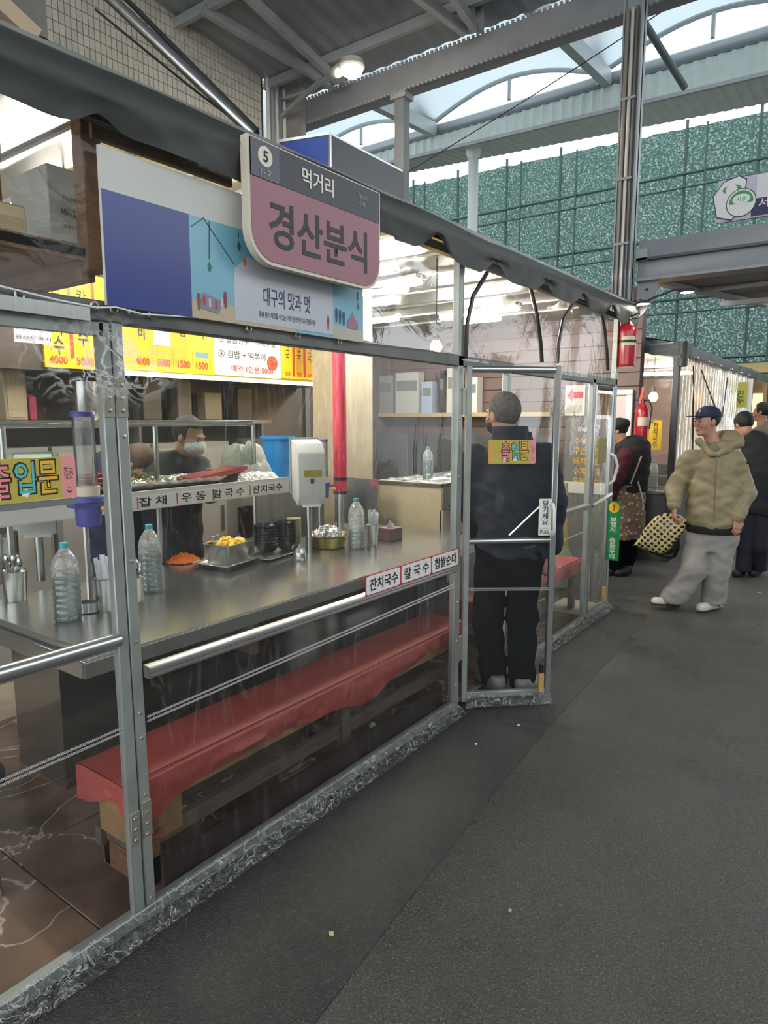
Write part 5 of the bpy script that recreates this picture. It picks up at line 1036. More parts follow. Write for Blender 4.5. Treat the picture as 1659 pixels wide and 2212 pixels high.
class Fig:
    def __init__(s, label, base, cat='person'):
        s.base = Vector(base); d = Vector((base[0], base[1], 0)).normalized(); s.e2 = d; s.e1 = Vector((d.y, -d.x, 0)); s.E = (A_(s.e1), A_(s.e2))
        s.t = thing('person', label, cat, s.base)
    def at(s, x, y, b=0.):
        v = ray(x, y); o = s.base+s.e2*b; return CAM+v*((o-CAM).dot(s.e2)/v.dot(s.e2))
    def z(s, y, x=None): return s.at(x if x is not None else px(s.base+Vector((0, 0, 1)))[0], y).z
    def add(s, name, fn, lo, hi, h, m, parent=None, label=None):
        V, Fc = snet(fn, lo, hi, h)
        return s.mesh(name, [(V, Fc)], m, parent, label)
    def mesh(s, name, parts, m, parent=None, label=None):
        vs = []; fs = []
        for V, Fc in parts:
            if len(V) == 0: continue
            o = sum(len(v) for v in vs); vs.append(V); fs.append(np.asarray(Fc)+o)
        V = np.concatenate(vs)-A_(s.base); Fc = np.concatenate(fs); me = bpy.data.meshes.new(name); me.from_pydata(V.tolist(), [], Fc.tolist())
        o = link(name, me, m, parent or s.t, label=label, origin=s.base, smooth=False); me.polygons.foreach_set('use_smooth', [True]*len(me.polygons)); return o
def bb(pts, r): 
    a = np.array([A_(p) for p in pts]); return a.min(0)-r, a.max(0)+r
def hframe(fd, tilt=0):
    f = Vector(fd).normalized(); f = (f+Vector((0, 0, tilt))).normalized(); l = f.cross(Vector((0, 0, 1))).normalized(); u = l.cross(f); return np.stack([A_(l), A_(f), A_(u)], 1)   # columns: right, forward, up
def headsdf(c, M, k=1.0, neck=None):
    """face with brow, sockets, nose, lips, chin and ears"""
    def T(v): return A_(c)+M@(np.array(v)*k)
    def fn(P):
        e = lambda v, r: ell(P, T(v), np.array(r)*k, M)
        d = smin(e((0, -.012, .03), (.075, .093, .092)), e((0, .018, -.035), (.06, .07, .082)), .03)
        d = smin(d, e((0, .066, -.096), (.026, .02, .02)), .03)
        for sx in (-1, 1):
            d = smin(d, e((sx*.036, .058, -.022), (.026, .026, .028)), .02); d = smax(d, -e((sx*.031, .101, .008), (.019, .014, .011)), .012)
            d = smin(d, e((sx*.077, -.006, -.006), (.009, .019, .032)), .006); d = smin(d, e((sx*.031, .083, .006), (.013, .012, .010)), .006)
        d = smin(d, e((0, .084, .03), (.05, .012, .010)), .015)
        d = smin(d, cap_(P, T((0, .086, .012)), T((0, .108, -.028)), .008*k, .013*k), .012)
        d = smin(d, e((0, .088, -.056), (.024, .011, .007)), .006); d = smin(d, e((0, .085, -.069), (.021, .011, .007)), .006)
        if neck is not None: d = smin(d, cap_(P, T((0, -.02, -.07)), neck, .052*k, .058*k), .03)
        return d
    return fn, T
def handsdf(w, dr, nr, k=1.0, curl=.5, side=1):
    """palm, four jointed fingers of different lengths and a thumb leaving the palm's side. w wrist, dr direction of the hand, nr palm normal"""
    w = A_(w); d = A_(Vector(dr).normalized()); n = A_(nr); n = n-d*(n@d); n /= np.linalg.norm(n); s_ = np.cross(d, n)*side; seg = []
    seg.append((w-d*.05*k, w+d*.01*k, .026*k, .026*k))
    for j, o in enumerate((-.028, -.009, .010, .027)):
        kn = w+d*(.088-.006*abs(j-1))*k+s_*o*k; seg.append((w+s_*o*.6*k, kn, .017*k, .0125*k)); L = (.036, .042, .039, .030)[j]; a = 0; p = kn
        for i in range(3):
            a += curl*(.55 if i == 0 else .95)*(1+.08*j); q = p+(d*math.cos(a)+n*math.sin(a))*L*(1, .72, .58)[i]*k; seg.append((p, q, (.0105, .0095, .0085)[i]*k, (.0095, .0085, .0075)[i]*k)); p = q
    tb = w+d*.03*k-s_*.032*k; t1 = tb+(d*.75-s_*.55+n*.35)*.04*k; t2 = t1+(d*.8+n*(.3+.5*curl)-s_*.05)*.032*k
    seg += [(w+d*.005*k-s_*.012*k, tb, .018*k, .015*k), (tb, t1, .014*k, .0115*k), (t1, t2, .011*k, .0085*k)]
    def fn(P):
        r = None
        for a, b, ra, rb in seg:
            c = cap_(P, a, b, ra, rb); r = c if r is None else smin(r, c, .006)
        return r
    return fn, bb([q for sg_ in seg for q in sg_[:2]], .035)
M_skin = mat('skin', '#b98a72', .5, var=.05, vscale=20); M_skin2 = mat('skin_warm', '#bb8a72', .5, var=.06, vscale=20)
def shoe(f, toe, heel, m, sole, name='shoe', w=.045):
    toe, heel = Vector(toe), Vector(heel); d = (heel-toe); z0 = min(toe.z, heel.z)
    def fn(P):
        a = cap_(P, toe+Vector((0, 0, .03)), heel+Vector((0, 0, .038)), w*.86, w*.85); b = cap_(P, toe.lerp(heel, .55)+Vector((0, 0, .045)), heel+Vector((0, 0, .075)), .04, .045)
        x = smin(a, b, .03); return x
    lo, hi = bb([toe, heel], .1); nrm = d.cross(Vector((0, 0, 1))).normalized(); up = nrm.cross(d).normalized(); up = up if up.z > 0 else -up; u = A_(up); base = A_(toe)+u*.004
    g = lambda P: np.maximum(fn(P), -((P-base)@u)+.0)
    o = f.add(name, lambda P: np.maximum(g(P), .014-((P-base)@u)), lo, hi, .006, m)
    f.add('sole', lambda P: np.maximum(np.maximum(fn(P)-.006, (P-base)@u-.016), -((P-base)@u)), lo, hi, .006, sole, parent=o); return o

# ---------------------------------------------------------------- the man in navy, seen from behind
f = Fig('man in navy jacket and black trousers seen from behind at the open door', aZ(1098, 1490, .006))
M_nav = mat('navy_fleece', '#171a28', .8, var=.15, vscale=12, bump=.2, bscale=90); M_blkc = mat('black_trousers', '#15161a', 1.0, spec=.0)
hc = f.at(1085, 898, .03); fd = f.e2*.72-f.e1*.69; HM = hframe(fd, -.04); nk = f.at(1098, 960, .02)
hf, T = headsdf(hc, HM, 1.02, nk)
lo, hi = bb([hc, nk], .17); parts = [snet(hf, lo, hi, .006)]
wr_ = f.at(1191, 1192, -.02); hs, (l2, h2) = handsdf(wr_, (-.05, .02, -1), -f.e1*.3+f.e2*.9, 1.0, .55, 1); parts.append(snet(hs, l2, h2, .005))
zc_ = lambda y: f.z(y); ox = f.at(1100, 1100) - f.base; 
zs = [f.z(y, 1100) for y in (1200, 1165, 1110, 1050, 1000, 975, 952, 935)]
bodyfn = lambda P: loft(P, f.at(1100, 1490), f.E, [.75, .95, 1.2, 1.4, 1.45], [.14, .13, .16, .15, .06], [.09, .08, .1, .08, .06])
parts.append(snet(bodyfn, *bb([f.base+Vector((0, 0, .7)), f.base+Vector((0, 0, 1.5))], .25), .02))
f.mesh('body', parts, M_skin)
shl, shr = f.at(1027, 985, .0), f.at(1172, 985, .0); ell_, elr = f.at(1004, 1085, .03), f.at(1199, 1085, .01); wl_, wrr = f.at(1030, 1150, .22), f.at(1194, 1180, -.01)
oj = f.at(1098, 1490); oj.z = 0
def jk(P):
    t_ = loft(P, oj, f.E, zs, [.198, .200, .215, .225, .215, .175, .10, .088], [.125, .128, .135, .14, .13, .115, .095, .082], [0, 0, 0, 0, 0, 0, .005, .0])
    a = chain(P, [shl, ell_, wl_], [.078, .066, .055], .03); b = chain(P, [shr, elr, wrr], [.078, .066, .052], .03)
    return smin(smin(t_, a, .05), b, .05)+wr(P, 17, .005)+wr(P, 38, .002, 2)
f.add('jacket', jk, *bb([shl, shr, ell_, elr, wl_, wrr, oj+Vector((0, 0, .8)), oj+Vector((0, 0, 1.5))], .2), .011, M_nav)
f.add('collar', lambda P: np.maximum(np.abs(loft(P, oj, f.E, [f.z(968, 1100), f.z(945, 1100), f.z(925, 1100)], [.11, .092, .09], [.105, .092, .09], [-.01, -.022, -.03]))-.012, -1), *bb([f.at(1098, 950)], .16), .008, mat('navy_collar', '#12152a', .8))
kl = [f.at(1066, 1185, .02), f.at(1054, 1335, .0), f.at(1068, 1478, .03)]; kr = [f.at(1133, 1185, .0), f.at(1127, 1335, -.02), f.at(1128, 1474, .0)]
def tr(P):
    h_ = loft(P, oj, f.E, [f.z(1262, 1100), f.z(1215, 1100), f.z(1160, 1100)], [.16, .178, .165], [.11, .125, .11], [-.0, 0, 0])
    a = chain(P, kl, [.10, .082, .072], .03); b = chain(P, kr, [.10, .082, .072], .03); d = smin(smin(h_, np.minimum(a, b), .03), np.minimum(a, b), .02); return np.maximum(d+wr(P, 15, .006, 1), .03-P[:, 2])
f.add('trousers', tr, *bb(kl+kr+[oj+Vector((0, 0, .98))], .16), .011, M_blkc)
M_gs = mat('grey_shoe', '#70706b', .6); M_gso = mat('grey_sole', '#4b4b49', .7)
s0 = f.at(1040, 1488, .10); s0.z = .008; s1 = f.at(1075, 1497, -.06); s1.z = .008; shoe(f, s0, s1, M_gs, M_gso)
s0 = f.at(1155, 1480, .10); s0.z = .008; s1 = f.at(1128, 1495, -.06); s1.z = .008; shoe(f, s0, s1, M_gs, M_gso)
def hairfn(c, M, k, cutf=.035, cutz=-.03, back=-.085, r=(.083, .102, .1)):
    def g(P):
        Q = (P-A_(c))@M/k; d = ell(P, A_(c)+M@(np.array((0, -.018, .034))*k), np.array(r)*k, M); m = np.maximum(d, (Q[:, 1]-cutf)*np.where(Q[:, 2] < .075, 1, 0)*k-.001)
        lim = np.where(Q[:, 1] > -.02, cutz, back); return np.maximum(m, (lim-Q[:, 2])*k)+wr(P, 160, .0012)
    return g
f.add('hair', hairfn(hc, HM, 1.02, .03, -.015, -.075), *bb([hc], .15), .006, mat('grey_hair', '#5a5450', .8, var=.3, vscale=50, bump=.5, bscale=200))
def patch(f, c, M, v, r, name, m, k=1): return f.add(name, lambda P: ell(P, A_(c)+M@(np.array(v)*k), np.array(r)*k, M), *bb([A_(c)+M@(np.array(v)*k)], max(r)*1.5), max(.003, max(r)/14), m)
f.add('face_mask', lambda P: np.maximum(ell(P, A_(hc)+HM@np.array((0, .035, -.05)), (.066, .073, .06), HM), -((P-A_(hc))@HM)[:, 1]+.02), *bb([hc], .16), .006, mat('black_mask', '#16161a', .7))
p0_, p1_, p2_ = [Vector(A_(hc)+HM@np.array(v)) for v in ((-.082, -.012, .005), (-.076, .03, -.02), (-.07, .05, -.03))]
MB().tube([p0_, p1_, p2_], .003, 5).build('mask_strap', mat('black_mask', '#16161a', .7), f.t)
MB().bar(f.at(1132, 1183, -.128), f.at(1157, 1180, -.125), .004, .012).build('back_pocket_trim', mat('pocket_trim', '#3a3a36', .6), f.t)

# ---------------------------------------------------------------- the man in the beige jacket, walking towards us
f = Fig('man in navy cap, beige puffer jacket and wide grey trousers carrying a bag', aZ(1492, 1312, 0))
s = (f.base-CAM).dot(_fw)/F
M_bei = mat('beige_puffer', '#8d8264', .62, var=.06, vscale=6, bump=.15, bscale=40); M_gry = mat('grey_trousers', '#8f8b86', .85, var=.1, vscale=8, bump=.2, bscale=90)
hc = f.at(1527, 911, 0); fd = -f.e1*.80-f.e2*.60; HM = hframe(fd, -.02); nk = f.at(1548, 965, .02); k = .98
hf, T = headsdf(hc, HM, k, nk); parts = [snet(hf, *bb([hc, nk], .17), .0055)]
wL = f.at(1457, 1098, -.15); hs, b_ = handsdf(wL, (.05, -.1, -1), f.e1*.9+f.e2*.25, .95, .95, 1); parts.append(snet(hs, *b_, .005))
wR = f.at(1594, 1119, -.12); hs, b_ = handsdf(wR, (.02, -.05, -1), -f.e1*.5+f.e2*.8, .95, .5, -1); parts.append(snet(hs, *b_, .005))
parts.append(snet(lambda P: loft(P, f.at(1540, 1300), f.E, [.7, .95, 1.2, 1.36, 1.42], [.13, .13, .15, .13, .05], [.08, .08, .09, .08, .05]), *bb([f.at(1540, 1130), f.at(1540, 980)], .25), .02))
f.mesh('body', parts, M_skin2)
oj = f.at(1537, 1200); oj.z = 0; zs = [f.z(y, 1537) for y in (1142, 1128, 1100, 1050, 1005, 978, 955)]
shl, shr = f.at(1493, 990), f.at(1583, 990); eL, eR = f.at(1459, 1052, -.0), f.at(1611, 1060, .02); wl_, wr2 = f.at(1457, 1086, -.12), f.at(1594, 1112, -.09)
def jk(P):
    t_ = loft(P, oj, f.E, zs, [.195, .215, .222, .215, .20, .15, .10], [.14, .155, .165, .16, .145, .12, .10])
    a = chain(P, [shl, eL, wl_], [.078, .076, .058], .02); b = chain(P, [shr, eR, wr2], [.078, .078, .058], .02)
    kk = np.interp(P[:, 2], [1.05, 1.3], [.008, .05]); d = smin(smin(t_, a, kk), b, kk); Q = P-A_(oj); ridge = np.abs(Q@f.E[0]+.01)
    zz = P[:, 2]; arm = np.minimum(a, b) < t_; d = d-.004*np.where(arm, np.abs(np.sin(zz*24)), 0)
    return d+wr(P, 13, .006)+wr(P, 29, .0035, 3)+.006*np.exp(-((Q@f.E[0]-.02)/.006)**2)*(Q@f.E[1] < 0)
jo = f.add('jacket', jk, *bb([shl, shr, eL, eR, wl_, wr2, oj+Vector((0, 0, .7)), oj+Vector((0, 0, 1.5))], .22), .0105, M_bei)
for w_, e_ in ((wl_, eL), (wr2, eR)):
    d_ = (w_-e_).normalized(); f.add('cuff', lambda P: np.maximum(np.abs(cap_(P, w_-d_*.01, w_+d_*.022, .054, .047))-.008, -((w_.z+.01)-P[:, 2])), *bb([w_], .11), .008, M_bei)
f.add('waistband', lambda P: loft(P, oj, f.E, [f.z(1150, 1537), f.z(1138, 1537), f.z(1134, 1537)], [.205, .215, .215], [.145, .15, .15]), *bb([f.at(1537, 1142)], .28), .01, mat('black_rib', '#141414', .8))
MB().box(-.055, .05, -.006, .006, -.03, .035).build('placket', M_bei, f.t).location = (f.at(1545, 1137, -.165)-f.base)
# hood and standing collar
hdc = f.at(1562, 947, .07)
def hood(P):
    M = np.stack([f.E[0], f.E[1], np.array((0, 0, 1.))], 1); o = ell(P, hdc, (.155, .11, .07), M); o = smin(o, cap_(P, f.at(1512, 955, -.05), f.at(1537, 980, -.13), .035, .024), .03); o = smin(o, cap_(P, f.at(1598, 955, -.02), f.at(1552, 982, -.13), .038, .024), .03)
    return np.maximum(o, -ell(P, f.at(1535, 925, -.02), (.10, .12, .14), M))+wr(P, 20, .006)
f.add('hood', hood, *bb([f.at(1490, 940), f.at(1610, 985)], .22), .009, M_bei)
MB().tube([f.at(1549, 985, -.165), f.at(1545, 1040, -.195), f.at(1543, 1130, -.19)], .004, 5).build('zip_flap', mat('beige_dark', '#6f664d', .7), f.t)
MB().bar(f.at(1611, 1000, -.05), f.at(1622, 1000, -.03), .004, .02).build('sleeve_badge', M_blk, f.t)
f.add('shirt', lambda P: ell(P, f.at(1543, 973, -.07), (.06, .06, .07)), *bb([f.at(1543, 973, -.07)], .1), .01, mat('olive_shirt', '#6d7050', .8))
kl = [f.at(1508, 1160, 0), f.at(1497, 1232, -.10), f.at(1457, 1292, -.09)]; kr = [f.at(1562, 1160, 0), f.at(1549, 1235, -.03), f.at(1541, 1294, .02)]
def tr(P):
    h_ = loft(P, oj, f.E, [f.z(1185, 1537), f.z(1165, 1537), f.z(1140, 1537)], [.175, .185, .18], [.12, .13, .125]); a = chain(P, kl, [.105, .10, .112], .03); b = chain(P, kr, [.108, .098, .10], .03)
    return smin(h_, np.minimum(a, b), .03)+wr(P, 11, .005, 1)+wr(P, 26, .003, 2)
zmin = .055
f.add('trousers', lambda P: np.maximum(tr(P), zmin-P[:, 2]+.25*np.maximum(0, ((P-A_(f.base))@f.E[0]+.05))*0), *bb(kl+kr+[oj+Vector((0, 0, .8))], .2), .011, M_gry)
M_ws = mat('cream_shoe', '#cfc9b8', .5); M_wso = mat('gum_sole', '#b8ab92', .6)
tA, hA = f.at(1416, 1304, -.18), f.at(1462, 1314, -.05); tA.z = .035; hA.z = .008; sA = shoe(f, tA, hA, M_ws, mat('dark_sole', '#3a332b', .6))
tB, hB = f.at(1514, 1316, -.10), f.at(1550, 1313, .08); tB.z = .004; hB.z = .004; sB = shoe(f, tB, hB, M_ws, M_wso)
for q in (((1437, 1302), (1452, 1311)), ((1452, 1301), (1440, 1312)), ((1446, 1299), (1458, 1309))): MB().tube([f.at(a, b, -.175) for a, b in q], .004, 5).build('stripe', M_blk, sA, origin=f.base)
MB().tube([f.at(1543, 1300, -.04), f.at(1556, 1311, .0)], .005, 5).build('stripe', M_blk, sB, origin=f.base)
# cap, hair, brows, eyes
f.add('hair', hairfn(hc, HM, k, .02, -.03, -.075, (.082, .1, .095)), *bb([hc], .15), .006, mat('black_hair', '#141312', .6, bump=.5, bscale=150))
def capf(P):
    Q = (P-A_(hc))@HM; d = ell(P, A_(hc)+HM@np.array((0, -.012, .045)), (.088, .106, .088), HM); d = np.maximum(d, .038-Q[:, 2]+.12*Q[:, 1]*0)
    return d
f.add('cap', capf, *bb([hc], .18), .006, mat('navy_cap', '#1b2140', .75, bump=.2, bscale=120))
f.add('cap_brim', lambda P: np.maximum(ell(P, A_(hc)+HM@np.array((0, .085, .044)), (.072, .095, .03), HM), np.maximum(np.abs(((P-A_(hc))@HM)[:, 2]-.047+.25*((P-A_(hc))@HM)[:, 0]**2*8*0)-.004, -((P-A_(hc))@HM)[:, 1]+.06)), *bb([hc+Vector(HM[:, 1])*.1], .15), .004, mat('navy_cap', '#1b2140', .75))
patch(f, hc, HM, (-.02, .083, .085), (.014, .008, .014), 'cap_badge', mat('cap_badge', '#8f93a4', .6))
for sx in (-1, 1):
    patch(f, hc, HM, (sx*.031, .089, .005), (.013, .006, .0035), 'eye', mat('eye_dark', '#1a1210', .3)); patch(f, hc, HM, (sx*.032, .092, .026), (.019, .006, .0045), 'eyebrow', mat('brow', '#1d1714', .8))
patch(f, hc, HM, (0, .094, -.063), (.02, .008, .0035), 'lips', mat('lips', '#8a5348', .5))
# the bag he carries
bag = thing('shopping_bag', 'cream shopping bag with black polka dots over a black plastic bag', 'bag', f.at(1425, 1200, -.1))
def dots():
    m = bpy.data.materials.new('polka_dots'); m.use_nodes = True; nt = m.node_tree; N = nt.nodes; L = nt.links; b = N['Principled BSDF']; tc = N.new('ShaderNodeTexCoord'); mp = N.new('ShaderNodeMapping'); mp.inputs['Rotation'].default_value = (0, .9, 0)
    # dots on the bag's own face: regular cells across width and height
    sx = N.new('ShaderNodeSeparateXYZ'); L.new(tc.outputs['Object'], mp.inputs[0]); L.new(mp.outputs[0], sx.inputs[0])
    cx = N.new('ShaderNodeCombineXYZ'); L.new(sx.outputs[0], cx.inputs[0]); L.new(sx.outputs[2], cx.inputs[1])
    v = N.new('ShaderNodeTexVoronoi'); v.voronoi_dimensions = '2D'; v.inputs['Scale'].default_value = 27; v.inputs['Randomness'].default_value = .12; L.new(cx.outputs[0], v.inputs['Vector'])
    r = N.new('ShaderNodeValToRGB'); r.color_ramp.interpolation = 'CONSTANT'; r.color_ramp.elements[0].color = lin('#1d1612'); r.color_ramp.elements[1].position = .33; r.color_ramp.elements[1].color = lin('#cdbb82'); L.new(v.outputs['Distance'], r.inputs[0]); L.new(r.outputs[0], b.inputs['Base Color']); b.inputs['Roughness'].default_value = .28; return m
def pillow(poly, dep, fat, name, m, n=14, b0=-.06):
    P = [f.at(a, b, b0) for a, b in poly]; c = sum(P, Vector())/len(P); mb = MB(); K = len(P)
    fine = []
    for i in range(K):
        for j in range(4): fine.append(P[i].lerp(P[(i+1) % K], j/4))
    for sg_ in (-1, 1):
        mb.grid(lambda u_, w_: (lambda e: c+(e-c)*w_+f.e2*(sg_*fat*math.sqrt(max(0, 1-w_**3))*(1+.25*nz(e.x*9, e.z*9, w_*3)))+f.e2*dep)(fine[int(round(u_*len(fine))) % len(fine)]), len(fine), n)
    return mb.build(name, m, bag, weld=True)
pillow([(1438, 1108), (1470, 1112), (1484, 1124), (1476, 1150), (1440, 1193), (1428, 1197), (1400, 1190), (1369, 1178), (1392, 1142), (1415, 1116)], 0, .05, 'dotted_bag', dots())
pillow([(1440, 1150), (1468, 1150), (1470, 1185), (1462, 1205), (1448, 1212), (1425, 1205), (1395, 1195), (1380, 1184)], .05, .06, 'black_bag', mat('black_plastic', '#141315', .2, coat=.4))

# ---------------------------------------------------------------- woman in apron beyond the far door
f = Fig('woman in black cap with maroon sleeve and floral apron seen from the side', aZ(1345, 1243, 0))
hc = f.at(1334, 930, 0); fd = -f.e1*.95+f.e2*.1; HM = hframe(fd, -.25); nk = f.at(1345, 965, 0); hf, T = headsdf(hc, HM, .95, nk)
parts = [snet(hf, *bb([hc, nk], .17), .008), snet(lambda P: loft(P, f.base, f.E, [.8, 1.1, 1.3, 1.4], [.12, .12, .13, .06], [.09, .09, .1, .06]), *bb([f.base+Vector((0, 0, .8)), f.base+Vector((0, 0, 1.4))], .2), .025)]
hw = f.at(1312, 1100, 0); hs, b_ = handsdf(hw, (-.3, 0, -.9), f.e2, .9, .5, 1); parts.append(snet(hs, *b_, .006)); f.mesh('body', parts, M_skin2)
M_vest = mat('black_fleece', '#151415', .85, var=.2, vscale=14, bump=.3, bscale=60)
zs = [f.z(y, 1350) for y in (1060, 1030, 990, 965, 948)]; oj = f.at(1352, 1200); oj.z = 0
f.add('vest', lambda P: smin(loft(P, oj, f.E, zs, [.17, .18, .19, .18, .1], [.14, .15, .16, .14, .09]), ell(P, f.at(1372, 962, .05), (.13, .13, .10)), .06)+wr(P, 18, .006), *bb([f.at(1350, 1050), f.at(1350, 950)], .3), .013, M_vest)
sh_, el_, wr3 = f.at(1352, 985, -.13), f.at(1333, 1030, -.17), f.at(1315, 1085, -.12)
f.add('sleeve', lambda P: chain(P, [sh_, el_, wr3], [.085, .075, .05], .03)+wr(P, 20, .005), *bb([sh_, el_, wr3], .12), .011, mat('maroon_knit', '#471622', .85, bump=.3, bscale=80))
f.add('cap', lambda P: np.maximum(smin(ell(P, A_(hc)+HM@np.array((0, -.01, .05)), (.10, .125, .07), HM), ell(P, A_(hc)+HM@np.array((0, .06, .035)), (.09, .09, .025), HM), .03), -((P-A_(hc))@HM)[:, 2]+.0), *bb([hc], .2), .009, mat('black_felt', '#191919', .8))
f.add('hair', hairfn(hc, HM, .95, .03, -.04, -.07), *bb([hc], .16), .009, mat('black_hair', '#141312', .6))
def flor():
    m = mat('floral_apron', '#7d6a5c', .85, var=.0); nt = m.node_tree; N = nt.nodes; L = nt.links; tc = N.new('ShaderNodeTexCoord'); v = N.new('ShaderNodeTexVoronoi'); v.inputs['Scale'].default_value = 26; L.new(tc.outputs['Object'], v.inputs['Vector']); n = N.new('ShaderNodeTexNoise'); n.inputs['Scale'].default_value = 9; L.new(tc.outputs['Object'], n.inputs['Vector'])
    r = N.new('ShaderNodeValToRGB'); r.color_ramp.elements[0].position = .25; r.color_ramp.elements[0].color = lin('#c2ad98'); r.color_ramp.elements[1].position = .42; r.color_ramp.elements[1].color = lin('#75604f'); L.new(v.outputs['Distance'], r.inputs[0]); L.new(r.outputs[0], N['Principled BSDF'].inputs['Base Color']); return m
f.add('apron', lambda P: loft(P, oj, f.E, [f.z(y, 1350) for y in (1162, 1120, 1070, 1035)], [.165, .17, .165, .15], [.15, .16, .15, .13], [-.01, 0, -.01, 0])+wr(P, 16, .008), *bb([f.at(1350, 1165), f.at(1350, 1030)], .26), .013, flor())
for a, b in (((1386, 985), (1362, 1045)), ((1378, 1040), (1390, 1085))): MB().tube([f.at(a[0], a[1], -.16), f.at(b[0], b[1], -.16)], .008, 6).build('apron_string', mat('apron_string', '#b3a694', .8), f.t)
l0, l1 = [f.at(1338, 1150), f.at(1330, 1195), f.at(1328, 1232)], [f.at(1362, 1150, .05), f.at(1356, 1195, .08), f.at(1350, 1230, .1)]
f.add('trousers', lambda P: np.maximum(np.minimum(chain(P, l0, [.10, .085, .07], .03), chain(P, l1, [.10, .085, .07], .03)), .05-P[:, 2]), *bb(l0+l1, .15), .014, M_blkc)
for q in (((1312, 1243), (1335, 1240)), ((1335, 1236), (1356, 1233))): a, b = f.at(*q[0], -.05), f.at(*q[1], .03); a.z = b.z = .004; shoe(f, a, b, mat('black_shoe', '#18181a', .6), mat('black_sole', '#101011', .7))

# ---------------------------------------------------------------- cook behind the serving shelf
cb_ = aX(398, 1100, -3.62); f = Fig('cook in white face mask and dark clothes leaning over the serving shelf', (cb_.x, cb_.y, .01))
hc = f.at(408, 944, -.12); fd = f.e1*.80-f.e2*.55; HM = hframe(fd, -.35); nk = f.at(385, 1000, -.02); hf, T = headsdf(hc, HM, 1.0, nk); parts = [snet(hf, *bb([hc, nk], .17), .007)]
hw = f.at(452, 1030, -.28); hs, b_ = handsdf(hw, (.5, -.5, -.6), (0, 0, -1), .95, .5, 1); parts.append(snet(hs, *b_, .006)); hw2 = f.at(330, 1040, -.25); hs, b_ = handsdf(hw2, (.5, -.6, -.5), (0, 0, -1), .95, .5, -1); parts.append(snet(hs, *b_, .006))
parts.append(snet(lambda P: loft(P, f.at(375, 1150, .03), f.E, [.7, 1.0, 1.25], [.12, .12, .11], [.09, .09, .09]), *bb([f.base+Vector((0, 0, .7)), f.base+Vector((0, 0, 1.3))], .2), .025)); f.mesh('body', parts, M_skin)
oj = f.at(375, 1150); oj.z = 0; zs = [.03, .5, .8, 1.0, 1.2, 1.32, 1.40]
ja = [f.at(330, 1010, -.05), f.at(318, 1065, -.16), f.at(332, 1040, -.24)]; jb = [f.at(428, 1012, -.05), f.at(452, 1060, -.15), f.at(452, 1030, -.26)]
f.add('dark_clothes', lambda P: smin(smin(loft(P, oj, f.E, zs, [.19, .18, .19, .19, .2, .17, .08], [.14, .13, .14, .14, .14, .12, .08], None, [.05, .05, .04, .02, -.02, -.04, -.06]), chain(P, ja, [.085, .07, .055], .03), .05), chain(P, jb, [.085, .07, .055], .03), .05)+wr(P, 17, .006), *bb(ja+jb+[oj, oj+Vector((0, 0, 1.4))], .2), .014, mat('charcoal_stripe', '#2a2a2c', .8, var=.25, vscale=3, stretch=(14, 14, .3)))
f.add('face_mask', lambda P: np.maximum(ell(P, A_(hc)+HM@np.array((0, .05, -.042)), (.069, .078, .06), HM), -((P-A_(hc))@HM)[:, 1]+.025)+wr(P, 90, .0015), *bb([hc], .16), .006, mat('white_mask', '#d5d3d3', .8))
f.add('hair', hairfn(hc, HM, 1.02, .02, -.05, -.09), *bb([hc], .16), .008, mat('black_hair', '#141312', .6)); 
for sx in (-1, 1): patch(f, hc, HM, (sx*.031, .090, .006), (.012, .006, .004), 'eye', mat('eye_dark', '#1a1210', .3)); patch(f, hc, HM, (sx*.032, .092, .028), (.018, .006, .004), 'eyebrow', mat('brow', '#1d1714', .8))
f.add('white_collar', lambda P: np.abs(ell(P, nk, (.085, .085, .06)))-.008, *bb([nk], .12), .009, mat('collar_white', '#c9c7c5', .8))
# worker beside the cook, bending, in blue
cb_ = aX(262, 1100, -3.95); f = Fig('bending kitchen worker in navy left of the cook', (cb_.x, cb_.y, .01)); hc = f.at(300, 1003, -.2); HM = hframe(f.e1*.6-f.e2*.4, -.9); nk = f.at(275, 1000, -.05); hf, T = headsdf(hc, HM, 1, nk)
parts = [snet(hf, *bb([hc, nk], .17), .009)]; hw = f.at(250, 1060, -.2); hs, b_ = handsdf(hw, (.3, -.6, -.6), (0, 0, -1), .95, .5, 1); parts.append(snet(hs, *b_, .007)); parts.append(snet(lambda P: loft(P, f.at(255, 1150, .03), f.E, [.6, .9, 1.15], [.11, .11, .1], [.08, .08, .08]), *bb([f.at(255, 1150)], .5), .025)); f.mesh('body', parts, M_skin2)
f.add('hair', lambda P: ell(P, A_(hc)+HM@np.array((0, -.02, .03)), (.085, .10, .1), HM)+wr(P, 120, .0015), *bb([hc], .16), .01, mat('brown_hair', '#4a3226', .7)); oj = f.at(255, 1150); oj.z = 0; ja = [f.at(228, 1000, -.02), f.at(222, 1050, -.1), f.at(250, 1062, -.18)]
f.add('navy_top', lambda P: smin(loft(P, oj, f.E, [.03, .6, .9, 1.15, 1.27], [.17, .17, .18, .19, .12], [.13, .13, .14, .15, .12], [0, 0, 0, .02, .04], [.08, .06, .03, 0, -.03]), chain(P, ja, [.08, .07, .05], .03), .05)+wr(P, 15, .006), *bb(ja+[oj, oj+Vector((0, 0, 1.3))], .2), .016, mat('navy_cotton', '#1c2340', .8))

